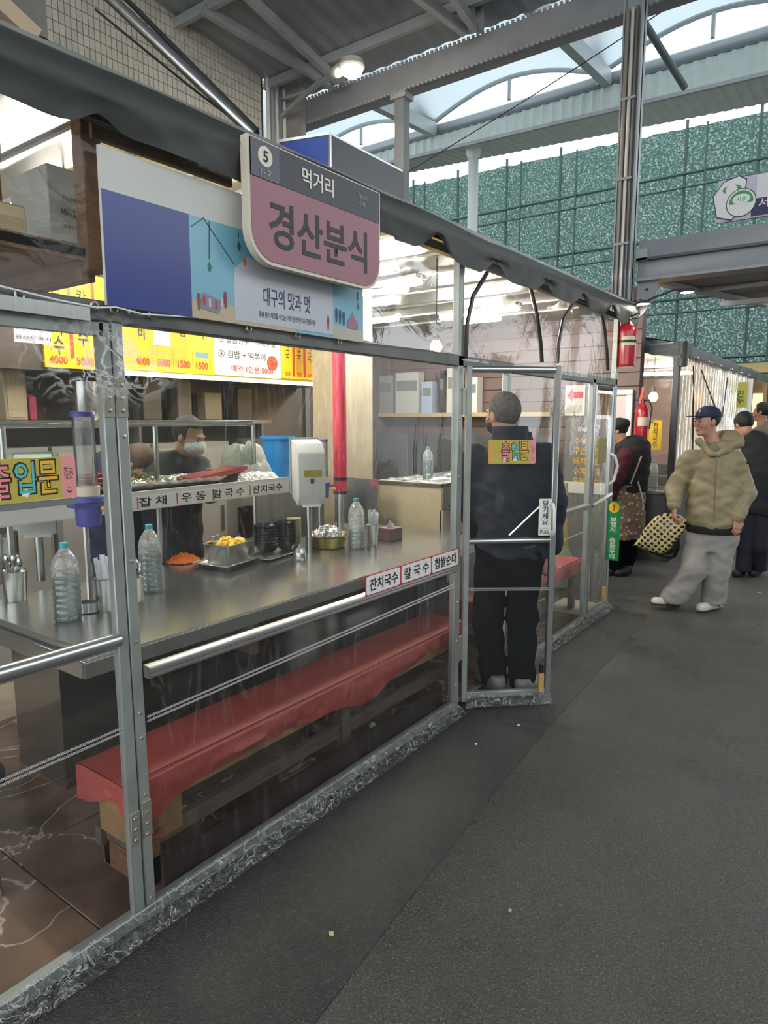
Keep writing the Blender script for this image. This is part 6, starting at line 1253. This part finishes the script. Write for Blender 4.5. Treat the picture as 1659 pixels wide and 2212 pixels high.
# ---------------------------------------------------------------- people further down the aisle
def farfig(label, base, headpx, fdir, tilt, torso, col, legs, lcol, hairc, arm=None, grain=.016):
    f = Fig(label, base); hc = f.at(*headpx, 0); HM = hframe(f.e1*fdir[0]+f.e2*fdir[1], tilt); nk = f.at(headpx[0]+torso[0][2]*.3, torso[0][0]+8, 0); hf, T = headsdf(hc, HM, 1, nk); parts = [snet(hf, *bb([hc, nk], .17), .010)]
    a0 = f.at(*arm[-1]); hs, b_ = handsdf(a0, (0, -.1, -1), f.e1, .95, .5, 1); parts.append(snet(hs, *b_, .008)); f.mesh('body', parts, M_skin2)
    f.add('hair', hairfn(hc, HM, 1.03, .045, -.03, -.08), *bb([hc], .16), .010, hairc)
    oj = f.at(torso[-1][1], 1150); oj.z = 0; tt = torso[::-1]; zs = [f.z(q[0], q[1]) for q in tt]; sc_ = (f.base-CAM).dot(_fw)/F
    cx = [(q[1]-tt[0][1])*sc_ for q in tt]; rx = [q[3]*sc_ for q in tt]; ap = [f.at(*q) for q in arm]
    f.add('coat', lambda P: smin(loft(P, oj, f.E, zs, rx, [r*.72 for r in rx], cx), chain(P, ap, [.08, .068, .05], .03), .05)+wr(P, 15, .006), *bb(ap+[f.at(q[1], q[0]) for q in torso], .32), grain, col)
    for L_ in legs:
        p_ = [f.at(*q) for q in L_]; f.add('trouser_leg', lambda P: np.maximum(chain(P, p_, [.10, .085, .075], .03), .05-P[:, 2]), *bb(p_, .14), grain, lcol); a = Vector(p_[-1]); a.z = .004; shoe(f, a-f.e1*.06-f.e2*.08, a+f.e2*.1, mat('black_shoe', '#18181a', .6), mat('black_sole', '#101011', .7))
    return f
M_bh = mat('black_hair', '#141312', .6); M_bc = mat('black_coat', '#1a1b20', .8, var=.15, vscale=8)
farfig('stooping person in black coat behind the man in beige', aZ(1628, 1246, 0), (1606, 918), (-.6, .7), -.5, [(930, 1612, 0, 18), (950, 1625, 0, 38), (1000, 1632, 0, 44), (1060, 1632, 0, 42), (1110, 1630, 0, 38)], M_bc, [((1620, 1110), (1612, 1180), (1605, 1236)), ((1642, 1110), (1642, 1180), (1640, 1234, .1))], mat('navy_jeans', '#171b29', .8), M_bh, [(1604, 965), (1600, 1030), (1592, 1080)])
farfig('dark haired man in grey jacket far down the aisle', aZ(1655, 1165, 0), (1645, 890), (-.9, .2), 0, [(908, 1648, 0, 14), (925, 1654, 0, 28), (970, 1656, 0, 32), (1030, 1656, 0, 32)], mat('grey_jacket', '#7b7671', .8), [((1650, 1030), (1648, 1100), (1648, 1155)), ((1664, 1030), (1664, 1100), (1664, 1153))], M_blkc, M_bh, [(1636, 935), (1632, 980), (1634, 1020)])
# ================================================================== AROUND AND BEHIND THE STALL
# arm lamp on the pillar
LY = 5.0; L0 = aY(760, 150, LY)
lp = thing('arm_lamp', 'glaring round lamp on a long arm beside the tiled building', 'lamp', L0)
A0, A1, A2 = aY(603, 258, 5.84), aY(605, 215, 5.84), aY(690, 178, 5.3)
MB().tube([A0, aY(650, 212, 5.55), A2, aY(728, 158, LY+.1)], .028, 8).build('arm', M_truss, lp); MB().tube([A1, aY(668, 196, 5.42)], .022, 8).build('brace', M_truss, lp)
MB().lathe(L0+Vector((-.14, .0, .035)), [(.02, -.1), (.05, -.05), (.055, .05), (.03, .1)], 12, ax=Matrix.Rotation(math.radians(80), 3, 'Y')).build('neck', mat('lamp_grey', '#c8c4bd', .5), lp)
MB().lathe(L0, [(.10, 0), (.115, .02), (.10, .07), (.04, .10), (0, .10)], 24).build('housing', mat('lamp_grey', '#c8c4bd', .5), lp)
MB().lathe(L0+Vector((0, 0, -.022)), [(0, -.045), (.05, -.038), (.085, -.012), (.098, .02), (0, .021)], 24).build('lens', emat('led_white', '#fff0da', 220), lp)
MB().tube([aY(582, 165, 5.8), aY(588, 190, 5.8), aY(600, 225, 5.82), aY(601, 265, 5.82)], .012, 6).build('lamp_cable', M_blk, lp)
# diagonal tubes over the awning
br = thing('brace_tube', 'shiny steel tube slanting up over the awning before the tiled wall', 'pipe', aX(545, 287, -2.2)); a, b = aX(552, 292, -2.2), aX(205, -35, -2.9)
MB().tube([a, b], .024, 12).build('tube', M_steel, br); MB().tube([aX(556, 283, -2.18), aX(240, -35, -2.86)], .011, 8).build('thin_tube', mat('dark_tube', '#55565a', .3, .8), br)
MB().tube([aX(205, 20, -2.6), aX(300, 98, -2.5), aX(420, 195, -2.4), aX(548, 290, -2.24)], .005, 5).build('cable', M_blk, label='black cable running beside the slanting steel tube', cat='cable')
# grey hanging duct in the top left corner
du_ = thing('hanging_duct', 'grey sheet metal duct hanging in the top left corner', 'duct', (-3.1, 1.5, 3.0)); a, b, c_ = aX(92, -30, -3.0), aX(104, 84, -3.0), aX(0, 40, -3.0)
MB().prism([(a.y-.9, b.z+.05), (b.y-.06, b.z), (b.y, b.z), (a.y, b.z+.9), (a.y-.9, b.z+.9)], (-3.25, 0, 0), YV, ZV, (.25, 0, 0)).build('body', mat('duct_grey', '#77756d', .5, .3, var=.15), du_)
q0, q1 = aX(-5, 5, -2.6), aX(78, 82, -2.6); MB().bar(q0, q1, .04, .06).build('cream_edge', mat('cream_trim', '#b9a58a', .6), du_)
# blue light box on the stall roof
bx = thing('roof_lightbox', 'blue roof box sign with dark side above the pink shop sign', 'sign', (-2.25, 2.75, 2.6)); c0 = aX(713, 284, -2.1)
xl = aY(604, 300, c0.y).x; z1_, z0_ = c0.z, 2.62; y1_ = aX(872, 357, -2.1).y
lc = aZ(605, 301, z1_); bk = Vector((lc.x+.0, lc.y+(y1_-c0.y), z1_)); quad = [(lc.x, lc.y), (-2.1, c0.y), (-2.1, y1_), (lc.x, lc.y+(y1_-c0.y))]
MB().prism(quad, (0, 0, z0_), XV, YV, (0, 0, z1_-.012-z0_)).build('side_panel', mat('box_dark', '#2a2a33', .3), bx); du2 = (Vector((-2.1, c0.y, 0))-Vector((lc.x, lc.y, 0))); nn = du2.cross(ZV).normalized()*.004
MB().add([Vector((lc.x, lc.y, z0_))+du2*.03+nn, Vector((lc.x, lc.y, z0_))+du2*.97+nn, Vector((lc.x, lc.y, z1_-.02))+du2*.97+nn, Vector((lc.x, lc.y, z1_-.02))+du2*.03+nn], [(0, 1, 2, 3)]).build('blue_face', mat('box_blue', '#1f45a0', .4), bx)
MB().prism([(x*1.003, y*1.001-.004) for x, y in quad], (0, 0, z1_-.014), XV, YV, (0, 0, .014)).build('rim', M_alu, bx); MB().box(-2.106, -2.096, c0.y-.008, c0.y+.004, z0_, z1_-.016).build('corner_trim', M_alu, bx)
# ---------------------------------------------------------------- fire extinguishers
M_fr = mat('extinguisher_red', '#a81f2b', .3, coat=.4)
def ext(c, h, r, label, hose=True):
    c = Vector(c); t = thing('fire_extinguisher', label, 'extinguisher', c); MB().lathe(c, [(r*.92, 0), (r, .01), (r*.97, .03), (r, .05), (r, h*.68), (r*.9, h*.78), (r*.5, h*.86), (r*.3, h*.9)], 24).build('cylinder', M_fr, t)
    MB().lathe(c+Vector((0, 0, h*.89)), [(r*.3, 0), (r*.32, .03), (r*.2, .04), (0, .04)], 12).build('valve', mat('valve_metal', '#6a6663', .35, .8), t)
    MB().bar(c+Vector((-.02, 0, h*.97)), c+Vector((.09, -.02, h*1.05)), .016, .006).build('lever', M_blk, t); MB().bar(c+Vector((-.02, 0, h*.94)), c+Vector((.08, -.02, h*.95)), .016, .006).build('handle', M_blk, t)
    MB().prism([(r*.99*math.sin(a), 0) for a in (0, )]+[(0, 0)], c, XV, ZV, (0, 0, 0)) if False else None
    lb = MB(); lb.grid(lambda s_, q: c+Vector((r*1.01*math.cos(-1.9+1.5*s_), r*1.01*math.sin(-1.9+1.5*s_), h*(.42+.18*q))), 10, 1); lb.build('label', mat('ext_label', '#cfc9b0', .5), t)
    if hose: MB().tube([c+Vector((0, 0, h*.93)), c+Vector((r*.9, -.03, h*.97)), c+Vector((r*1.4, -.03, h*.8)), c+Vector((r*1.15, -.02, h*.35))], .009, 7).build('hose', M_blk, t)
    return t
p = aY(1352, 793, 5.69); t = ext((p.x, 5.69, p.z), .40, .075, 'red fire extinguisher strapped high on the steel column end', hose=False)
MB().lathe((p.x, 5.69, p.z+.19), [(.077, 0), (.077, .022)], 24).build('strap', M_blk, t); MB().box(p.x-.10, p.x-.07, 5.74, 5.76, p.z+.1, p.z+.42).build('bracket', M_fr, t); MB().bar((p.x-.07, 5.75, p.z+.2), (-1.79, 5.80, p.z+.52), .02, .05).build('bracket_arm', M_fr, t)
p = aY(1384, 962, 7.5); t = ext((p.x, 7.5, p.z), .50, .075, 'red fire extinguisher hanging on the brown siding beside the window'); MB().box(p.x-.03, p.x+.03, 7.55, 7.6, p.z+.3, p.z+.4).build('bracket', M_blk, t); MB().bar((p.x-.03, 7.5, p.z+.44), (p.x-.0, 7.5, p.z+.62), .03, .02).build('nozzle', mat('nozzle_red', '#c8502f', .5), t)
# ---------------------------------------------------------------- right hand beam, canopy, lamps, hanging sign
rb = thing('crane_beam', 'grey steel beam running right from the tall column', 'beam', (-.5, 6.0, 2.75))
MB().box(-1.72, 1.6, 5.92, 6.0, 2.74, 3.05).build('web', mat('beam_grey', '#83888c', .5, .2, var=.1, vscale=2), rb); MB().box(-1.72, 1.6, 5.86, 6.02, 2.885, 2.905).build('flange', mat('beam_dark', '#4b5055', .5, .2), rb); MB().box(-1.72, 1.6, 5.87, 6.05, 2.725, 2.745).build('flange', M_truss, rb)
MB().prism([(-1.72, 2.42), (-1.66, 2.47), (-1.58, 2.58), (-1.55, 2.725), (-1.72, 2.725)], (0, 5.93, 0), XV, ZV, (0, .02, 0)).build('gusset', M_truss, rb)
for x, z in ((-1.64, 2.66), (-1.69, 2.55)): MB().lathe((x, 5.925, z), [(.012, 0), (0, .002)], 10, ax=Matrix.Rotation(math.pi/2, 3, 'X')).build('bolt_hole', M_blk, rb)
q = aY(1385, 553, 5.88); MB().box(q.x-.05, q.x+.05, 5.86, 5.92, q.z-.04, q.z+.05).build('junction_box', mat('jbox', '#a3a6a2', .5), rb)
cn = thing('dark_canopy', 'dark flat canopy behind the right hand steel beam', 'canopy', (0, 7, 2.72)); MB().add([(-1.62, 6.06, 2.76), (1.6, 6.06, 2.76), (1.6, 9, 2.92), (-1.15, 9, 2.92), (-1.62, 6.06, 2.80), (1.6, 6.06, 2.80), (1.6, 9, 2.96), (-1.15, 9, 2.96)], [(0, 1, 2, 3), (7, 6, 5, 4), (0, 4, 5, 1), (1, 5, 6, 2), (2, 6, 7, 3), (3, 7, 4, 0)]).build('roof_sheet', mat('canopy_dark', '#31353c', .5), cn); MB().bar((-1.62, 6.1, 2.75), (-1.15, 9, 2.9), .08, .05).build('edge_rail', M_truss, cn)
for y in (7.0, 8.0): MB().bar((-1.45, y, 2.80), (1.6, y, 2.80), .04, .05).build('rib', M_truss, cn)
for k, (x, y, xe, ye, lb) in enumerate(((1484, 632, 1372, 664, 'small lamp head on a long curved arm right of the column'), (1390, 657, 1366, 672, 'small lamp head close to the column below the beam'))):
    c = aY(x, y, 5.8); e_ = aY(xe, ye, 5.82); t = thing('small_lamp', lb, 'lamp', c, group='small lamps on the column'); MB().tube([e_, e_.lerp(c, .35)+Vector((0, 0, .035)), e_.lerp(c, .75)+Vector((0, 0, .05)), c+Vector((-.02, 0, .03))], .008, 7).build('arm', mat('dark_arm', '#3c4041', .5), t)
    MB().lathe(c, [(.055, 0), (.058, .012), (.03, .03), (0, .032)], 18).build('shade', mat('dark_arm', '#3c4041', .5), t); MB().lathe(c+Vector((0, 0, -.006)), [(0, 0), (.05, .006), (0, .0065)], 16).build('lens', emat('led_small', '#fff4dc', 60), t)
hs_ = thing('hanging_sign', 'white hanging sign with green stamped roll drawings at the top right', 'sign', (-.9, 7, 3.4)); HY = 7.0; q0, q1 = aY(1551, 392, HY), aY(1551, 482, HY)
MB().box(q0.x, .5, HY, HY+.03, q1.z, q0.z).build('board', mat('sign_pale', '#b9b6c6', .5), hs_); xn = aY(1632, 440, HY).x; MB().box(xn-.03, .5, HY-.003, HY, q1.z+.012, q1.z+.16).build('navy_field', mat('sign_navy', '#2a2c52', .5), hs_); MB().box(xn+.0, .5, HY-.003, HY, q1.z+.16, q0.z-.01).build('white_field', mat('sign_white2', '#cfd0d4', .5), hs_)
text('서', (aY(1650, 432, HY).x, HY-.004, aY(1650, 437, HY).z), XV, ZV, .075, .085, M_wht, hs_, .012)
c = aY(1601, 438, HY); c2 = aY(1578, 425, HY); M_gl = mat('logo_white', '#d9dad8', .5); M_gg = mat('logo_green', '#3b8f55', .5); M_go = mat('logo_outline', '#3a3550', .5)
hexa = lambda r: [(-.10*r, -.16*r), (.02*r, -.20*r), (.10*r, -.10*r), (.12*r, .12*r), (.06*r, .16*r), (-.06*r, .13*r), (-.14*r, .02*r)]
circ = lambda r: [(r*math.cos(a*.2618), r*math.sin(a*.2618)) for a in range(24)]
for poly, cc, d, m in ((hexa(1.06), c2, .003, M_go), (hexa(1), c2, .004, M_gl), ([(x*.9, y*.45) for x, y in circ(.085)], c2+ZV*.06+XV*.01, .005, M_gg), (circ(.048), c2+ZV*.055+XV*.005, .0055, M_gl), (circ(.122), c, .006, M_go), (circ(.115), c, .007, M_gl), ([(x, max(y, -.01)) for x, y in circ(.098)], c+ZV*.005, .008, M_gg), ([(x, y*.6) for x, y in circ(.072)], c+ZV*.03, .009, M_gl)):
    MB().prism(poly, Vector(cc)-YV*d, XV, ZV, (0, -.001, 0)).build('logo_shape', m, hs_)
text('시장', Vector(c)+ZV*.03-YV*.010, XV, ZV, .075, .04, M_gg, hs_, .01, lift=.0005)
for x in (.15, .4): MB().bar((x, HY+.015, q1.z), (x, HY+.015, 2.86), .03, .03).build('stand', M_blk, hs_)
# ---------------------------------------------------------------- second stall down the aisle
s2 = thing('second_stall', 'next market stall with dark awning and gathered clear curtains', 'stall', (-2.2, 10, 0)); SX2 = -1.82
M_dk = mat('dark_post', '#33383c', .4, .3)
MB().bar((SX2-.0, 7.9, 0), (SX2, 7.88, 2.36), .07, .07, up=(0, 1, 0)).build('post', M_dk, s2, bevel=.006)
for y in (10.5, 13.2): MB().bar((SX2, y, 0), (SX2, y, 2.3), .05, .05, up=(0, 1, 0)).build('post', M_dk, s2)
M_aw2 = mat('awning_grey2', '#4a4f4f', .5, var=.15, vscale=4, bump=.3, bscale=8)
MB().grid(lambda s_, t: Vector((-2.9+1.12*min(1, t*1.25)+.03*nz(s_*20, t*4), 7.86+7.3*s_, (2.62-.2*min(1, t*1.25) if t < .8 else 2.42-.14*(t-.8)/.2)+.02*nz(s_*16, t*3))), 100, 14).build('awning_sheet', M_aw2, s2)
MB().grid(lambda s_, t: Vector((-2.7+.93*s_, 7.84-.05*t+.02*nz(s_*9, t*3), 2.56-.15*s_*1-.16*t+.03*nz(s_*12, t*2))), 24, 8).build('awning_gable', M_aw2, s2)
MB().grid(lambda s_, t: Vector((SX2+.06+.05*math.sin(t*6.28), 7.86+.06*math.cos(t*6.28), 2.42-.26*s_)), 6, 10).build('awning_knot', M_aw2, s2)
MB().tube([(-2.6, 7.84, 2.405), (-1.86, 7.84, 2.405)], .018, 8).build('gable_bar', M_alu, s2)
F_curt = film('gathered_curtain', '#f0efe6', refl=.5, haze=.42, bump=.4, bscale=10, stretch=(1, 3, .3), rough=.12, hz='#d8d2c2')
def pleat(s_, t, y0, y1, z0, z1, x): 
    y = y0+(y1-y0)*s_; return Vector((x+.035*math.sin(y*38+.6*nz(y*4))*(1-.3*t), y, z1-(z1-z0)*t+(.02*math.sin(y*30) if t < .05 else 0)))
MB().grid(lambda s_, t: pleat(s_, t, 7.95, 12.6, .9, 2.3, SX2+.02), 420, 10).build('curtain', F_curt, s2)
tt_ = MB()
for i in range(70): y = 8.0+.075*i; tt_.prism([(0, 0), (.06, 0), (.03, -.06)], (SX2+.055, y, 2.30), YV, ZV, (.004, 0, 0))
tt_.build('fringe', M_aw2, s2, kind='stuff')
for a, b in (((1498, 790), (1496, 1000)), ((1515, 800), (1545, 880)), ((1572, 815), (1560, 900))): MB().tube([aX(a[0], a[1], SX2+.05), aX(b[0], b[1], SX2+.05)], .009, 6).build('curtain_edge', M_bind, s2)
MB().grid(lambda s_, t: Vector((-2.75+.9*s_, 7.9+.02*nz(s_*4, t*4), .75+1.55*t)), 12, 16).build('end_sheet', film('end_vinyl', refl=.4, haze=.07, bump=.4, bscale=8, rough=.1), s2)
MB().box(-2.75, -1.86, 7.92, 13, 0, .76).build('counter_body', mat('counter_dark', '#33373a', .5), s2); MB().box(-2.8, -1.84, 7.9, 13, .76, .79).build('counter_top', M_steelb, s2); MB().box(-2.7, -1.84, 8.6, 13, .79, 1.05).build('display_glass', film('display_glass', '#e2ebe6', refl=.8, haze=.1, bump=.05), s2)
MB().box(-4.2, -4.1, 7.76, 14, 0, 2.4).build('wall_back_far_stall', mat('peach_wall', '#bd9d88', .6, var=.08), smooth=False, **sh()); MB().box(-4.1, -1.95, 7.95, 14, 2.37, 2.39).build('ceiling_second', mat('far_ceiling', '#b7b0a0', .6), smooth=False, **sh()); MB().box(-4.1, -1.95, 13.9, 14, 0, 2.37).build('wall_end', mat('peach_wall', '#bd9d88', .6), smooth=False, **sh())
bulb(aY(1411, 858, 9.0), 2.37, 'glowing bulb inside the second stall', 1.3)
tubelamp((-3.4, 8.6, 2.28), (-2.4, 8.6, 2.28), 'fluorescent tube in the second stall near its corner'); tubelamp((-3.3, 11, 2.28), (-2.3, 11, 2.28), 'fluorescent tube deeper in the second stall')
ys = thing('yellow_menu_sign', 'yellow vertical menu sign inside the second stall', 'sign', (-2.4, 9, 1.2)); a, b = aY(1383, 908, 9.0), aY(1427, 972, 9.0)
MB().box(a.x, b.x, 9.0, 9.01, b.z, a.z).build('board', M_yel, ys); wv = b.x-a.x
text('찬\n치\n국\n수', (a.x+wv*.72, 9.0, (a.z+b.z)/2), XV, ZV, .06, (a.z-b.z)*.85, M_blk, ys, .012); text('칼\n국\n수', (a.x+wv*.25, 9.0, (a.z+b.z)/2+.03), XV, ZV, .06, (a.z-b.z)*.66, M_blk, ys, .012)
MB().bar((a.x+.05, 9.005, a.z), (a.x+.05, 9.005, 2.37), .004, .004).build('hanger', M_blk, ys)
sg2 = thing('egg_card', 'small white card with a yellow disc above the yellow menu sign', 'card', (-2.4, 9, 1.6)); c = aY(1398, 902, 8.98); MB().box(c.x-.06, c.x+.06, 8.98, 8.985, c.z-.035, c.z+.035).build('card', M_mw, sg2); MB().lathe(c-YV*.002, [(.022, 0), (0, .001)], 16, ax=Matrix.Rotation(math.pi/2, 3, 'X')).build('disc', M_yel, sg2)
ys2 = thing('dumpling_sign', 'green-yellow vertical sign far down the aisle', 'sign', (-1.8, 12, 1.8)); a, b = aY(1588, 826, 11.6), aY(1611, 880, 11.6); MB().box(a.x, b.x, 11.6, 11.63, b.z, a.z).build('board', mat('sign_lime', '#a9a63c', .5), ys2); text('만\n두', ((a.x+b.x)/2, 11.6, (a.z*.42+b.z*.58)), XV, ZV, .11, .2, mat('deep_green', '#2c4a2a', .5), ys2, .02); MB().box(b.x, b.x+.07, 11.62, 11.64, b.z-.1, a.z+.05).build('white_panel', M_mw, ys2); MB().bar((a.x+.05, 11.615, a.z), (a.x+.05, 11.615, 2.4), .006, .006).build('hanger', M_blk, ys2)
q = aY(1411, 1045, 8.3); bottle((q.x, 8.3, .79), 'clear bottle on the second stall counter', 1.0)
for k, (x, hx) in enumerate(((1397, '#8a5a3a'), (1425, '#a9a6a0'))): q = aY(x, 1050, 8.9); MB().lathe((q.x, 8.9, .79), [(.05, 0), (.09, .05), (.1, .1), (.085, .1), (.05, .02), (0, .02)], 16).build('serving_bowl', mat('bowl_'+hx[1:], hx, .4), label=('brown serving bowl on the second stall counter', 'pale serving bowl on the second stall counter')[k], cat='bowl')
far = thing('far_stalls', 'warm lit far stalls at the end of the aisle', 'stall', (-1.6, 15, 0)); MB().box(-3.5, -1.9, 15.3, 15.9, 0, 2.5).build('stall_front', mat('warm_front', '#a88862', .6), far); MB().box(-2.6, -1.9, 15.28, 15.3, 1.3, 2.1).build('lit_sign', emat('warm_sign', '#ffdca0', 1.6), far); MB().grid(lambda s_, t: Vector((-3.6+1.9*s_, 15.2+.8*t, 2.5+.25*t)), 8, 4).build('far_awning', mat('gold_awning', '#8a7a4a', .6), far)
# ---------------------------------------------------------------- ground litter
for k, (x, y, r, hx, lb) in enumerate(((716, 2017, .010, '#b8a46c', 'small square of yellow litter on the near asphalt'), (1102, 1967, .006, '#9c998e', 'grey pebble on the asphalt in mid foreground'), (1028, 1607, .006, '#c9c9c4', 'white speck of litter right of the bench sill'), (1345, 1219, .016, '#b9b9b5', 'white scrap on the ground by the woman in apron'), (1537, 1272, .010, '#cfcfcb', 'white scrap behind the walking man'), (1640, 1280, .012, '#a9a9a6', 'pale scrap near the right edge of the aisle'), (1120, 1566, .006, '#d0d0cc', 'white crumb in front of the open door'))):
    p = aZ(x, y, .006); a = k*.9; MB().prism([(r*math.cos(a+i*1.57)*(1+.2*(i % 2)), r*math.sin(a+i*1.57)) for i in range(4)], (p.x, p.y, .003), XV, YV, (0, 0, .006)).build('litter', mat('lit_'+hx[1:], hx, .8), label=lb, cat='litter')
print('objects', len(bpy.data.objects), 'tris', sum(len(o.data.polygons) for o in bpy.data.objects if o.type == 'MESH'))
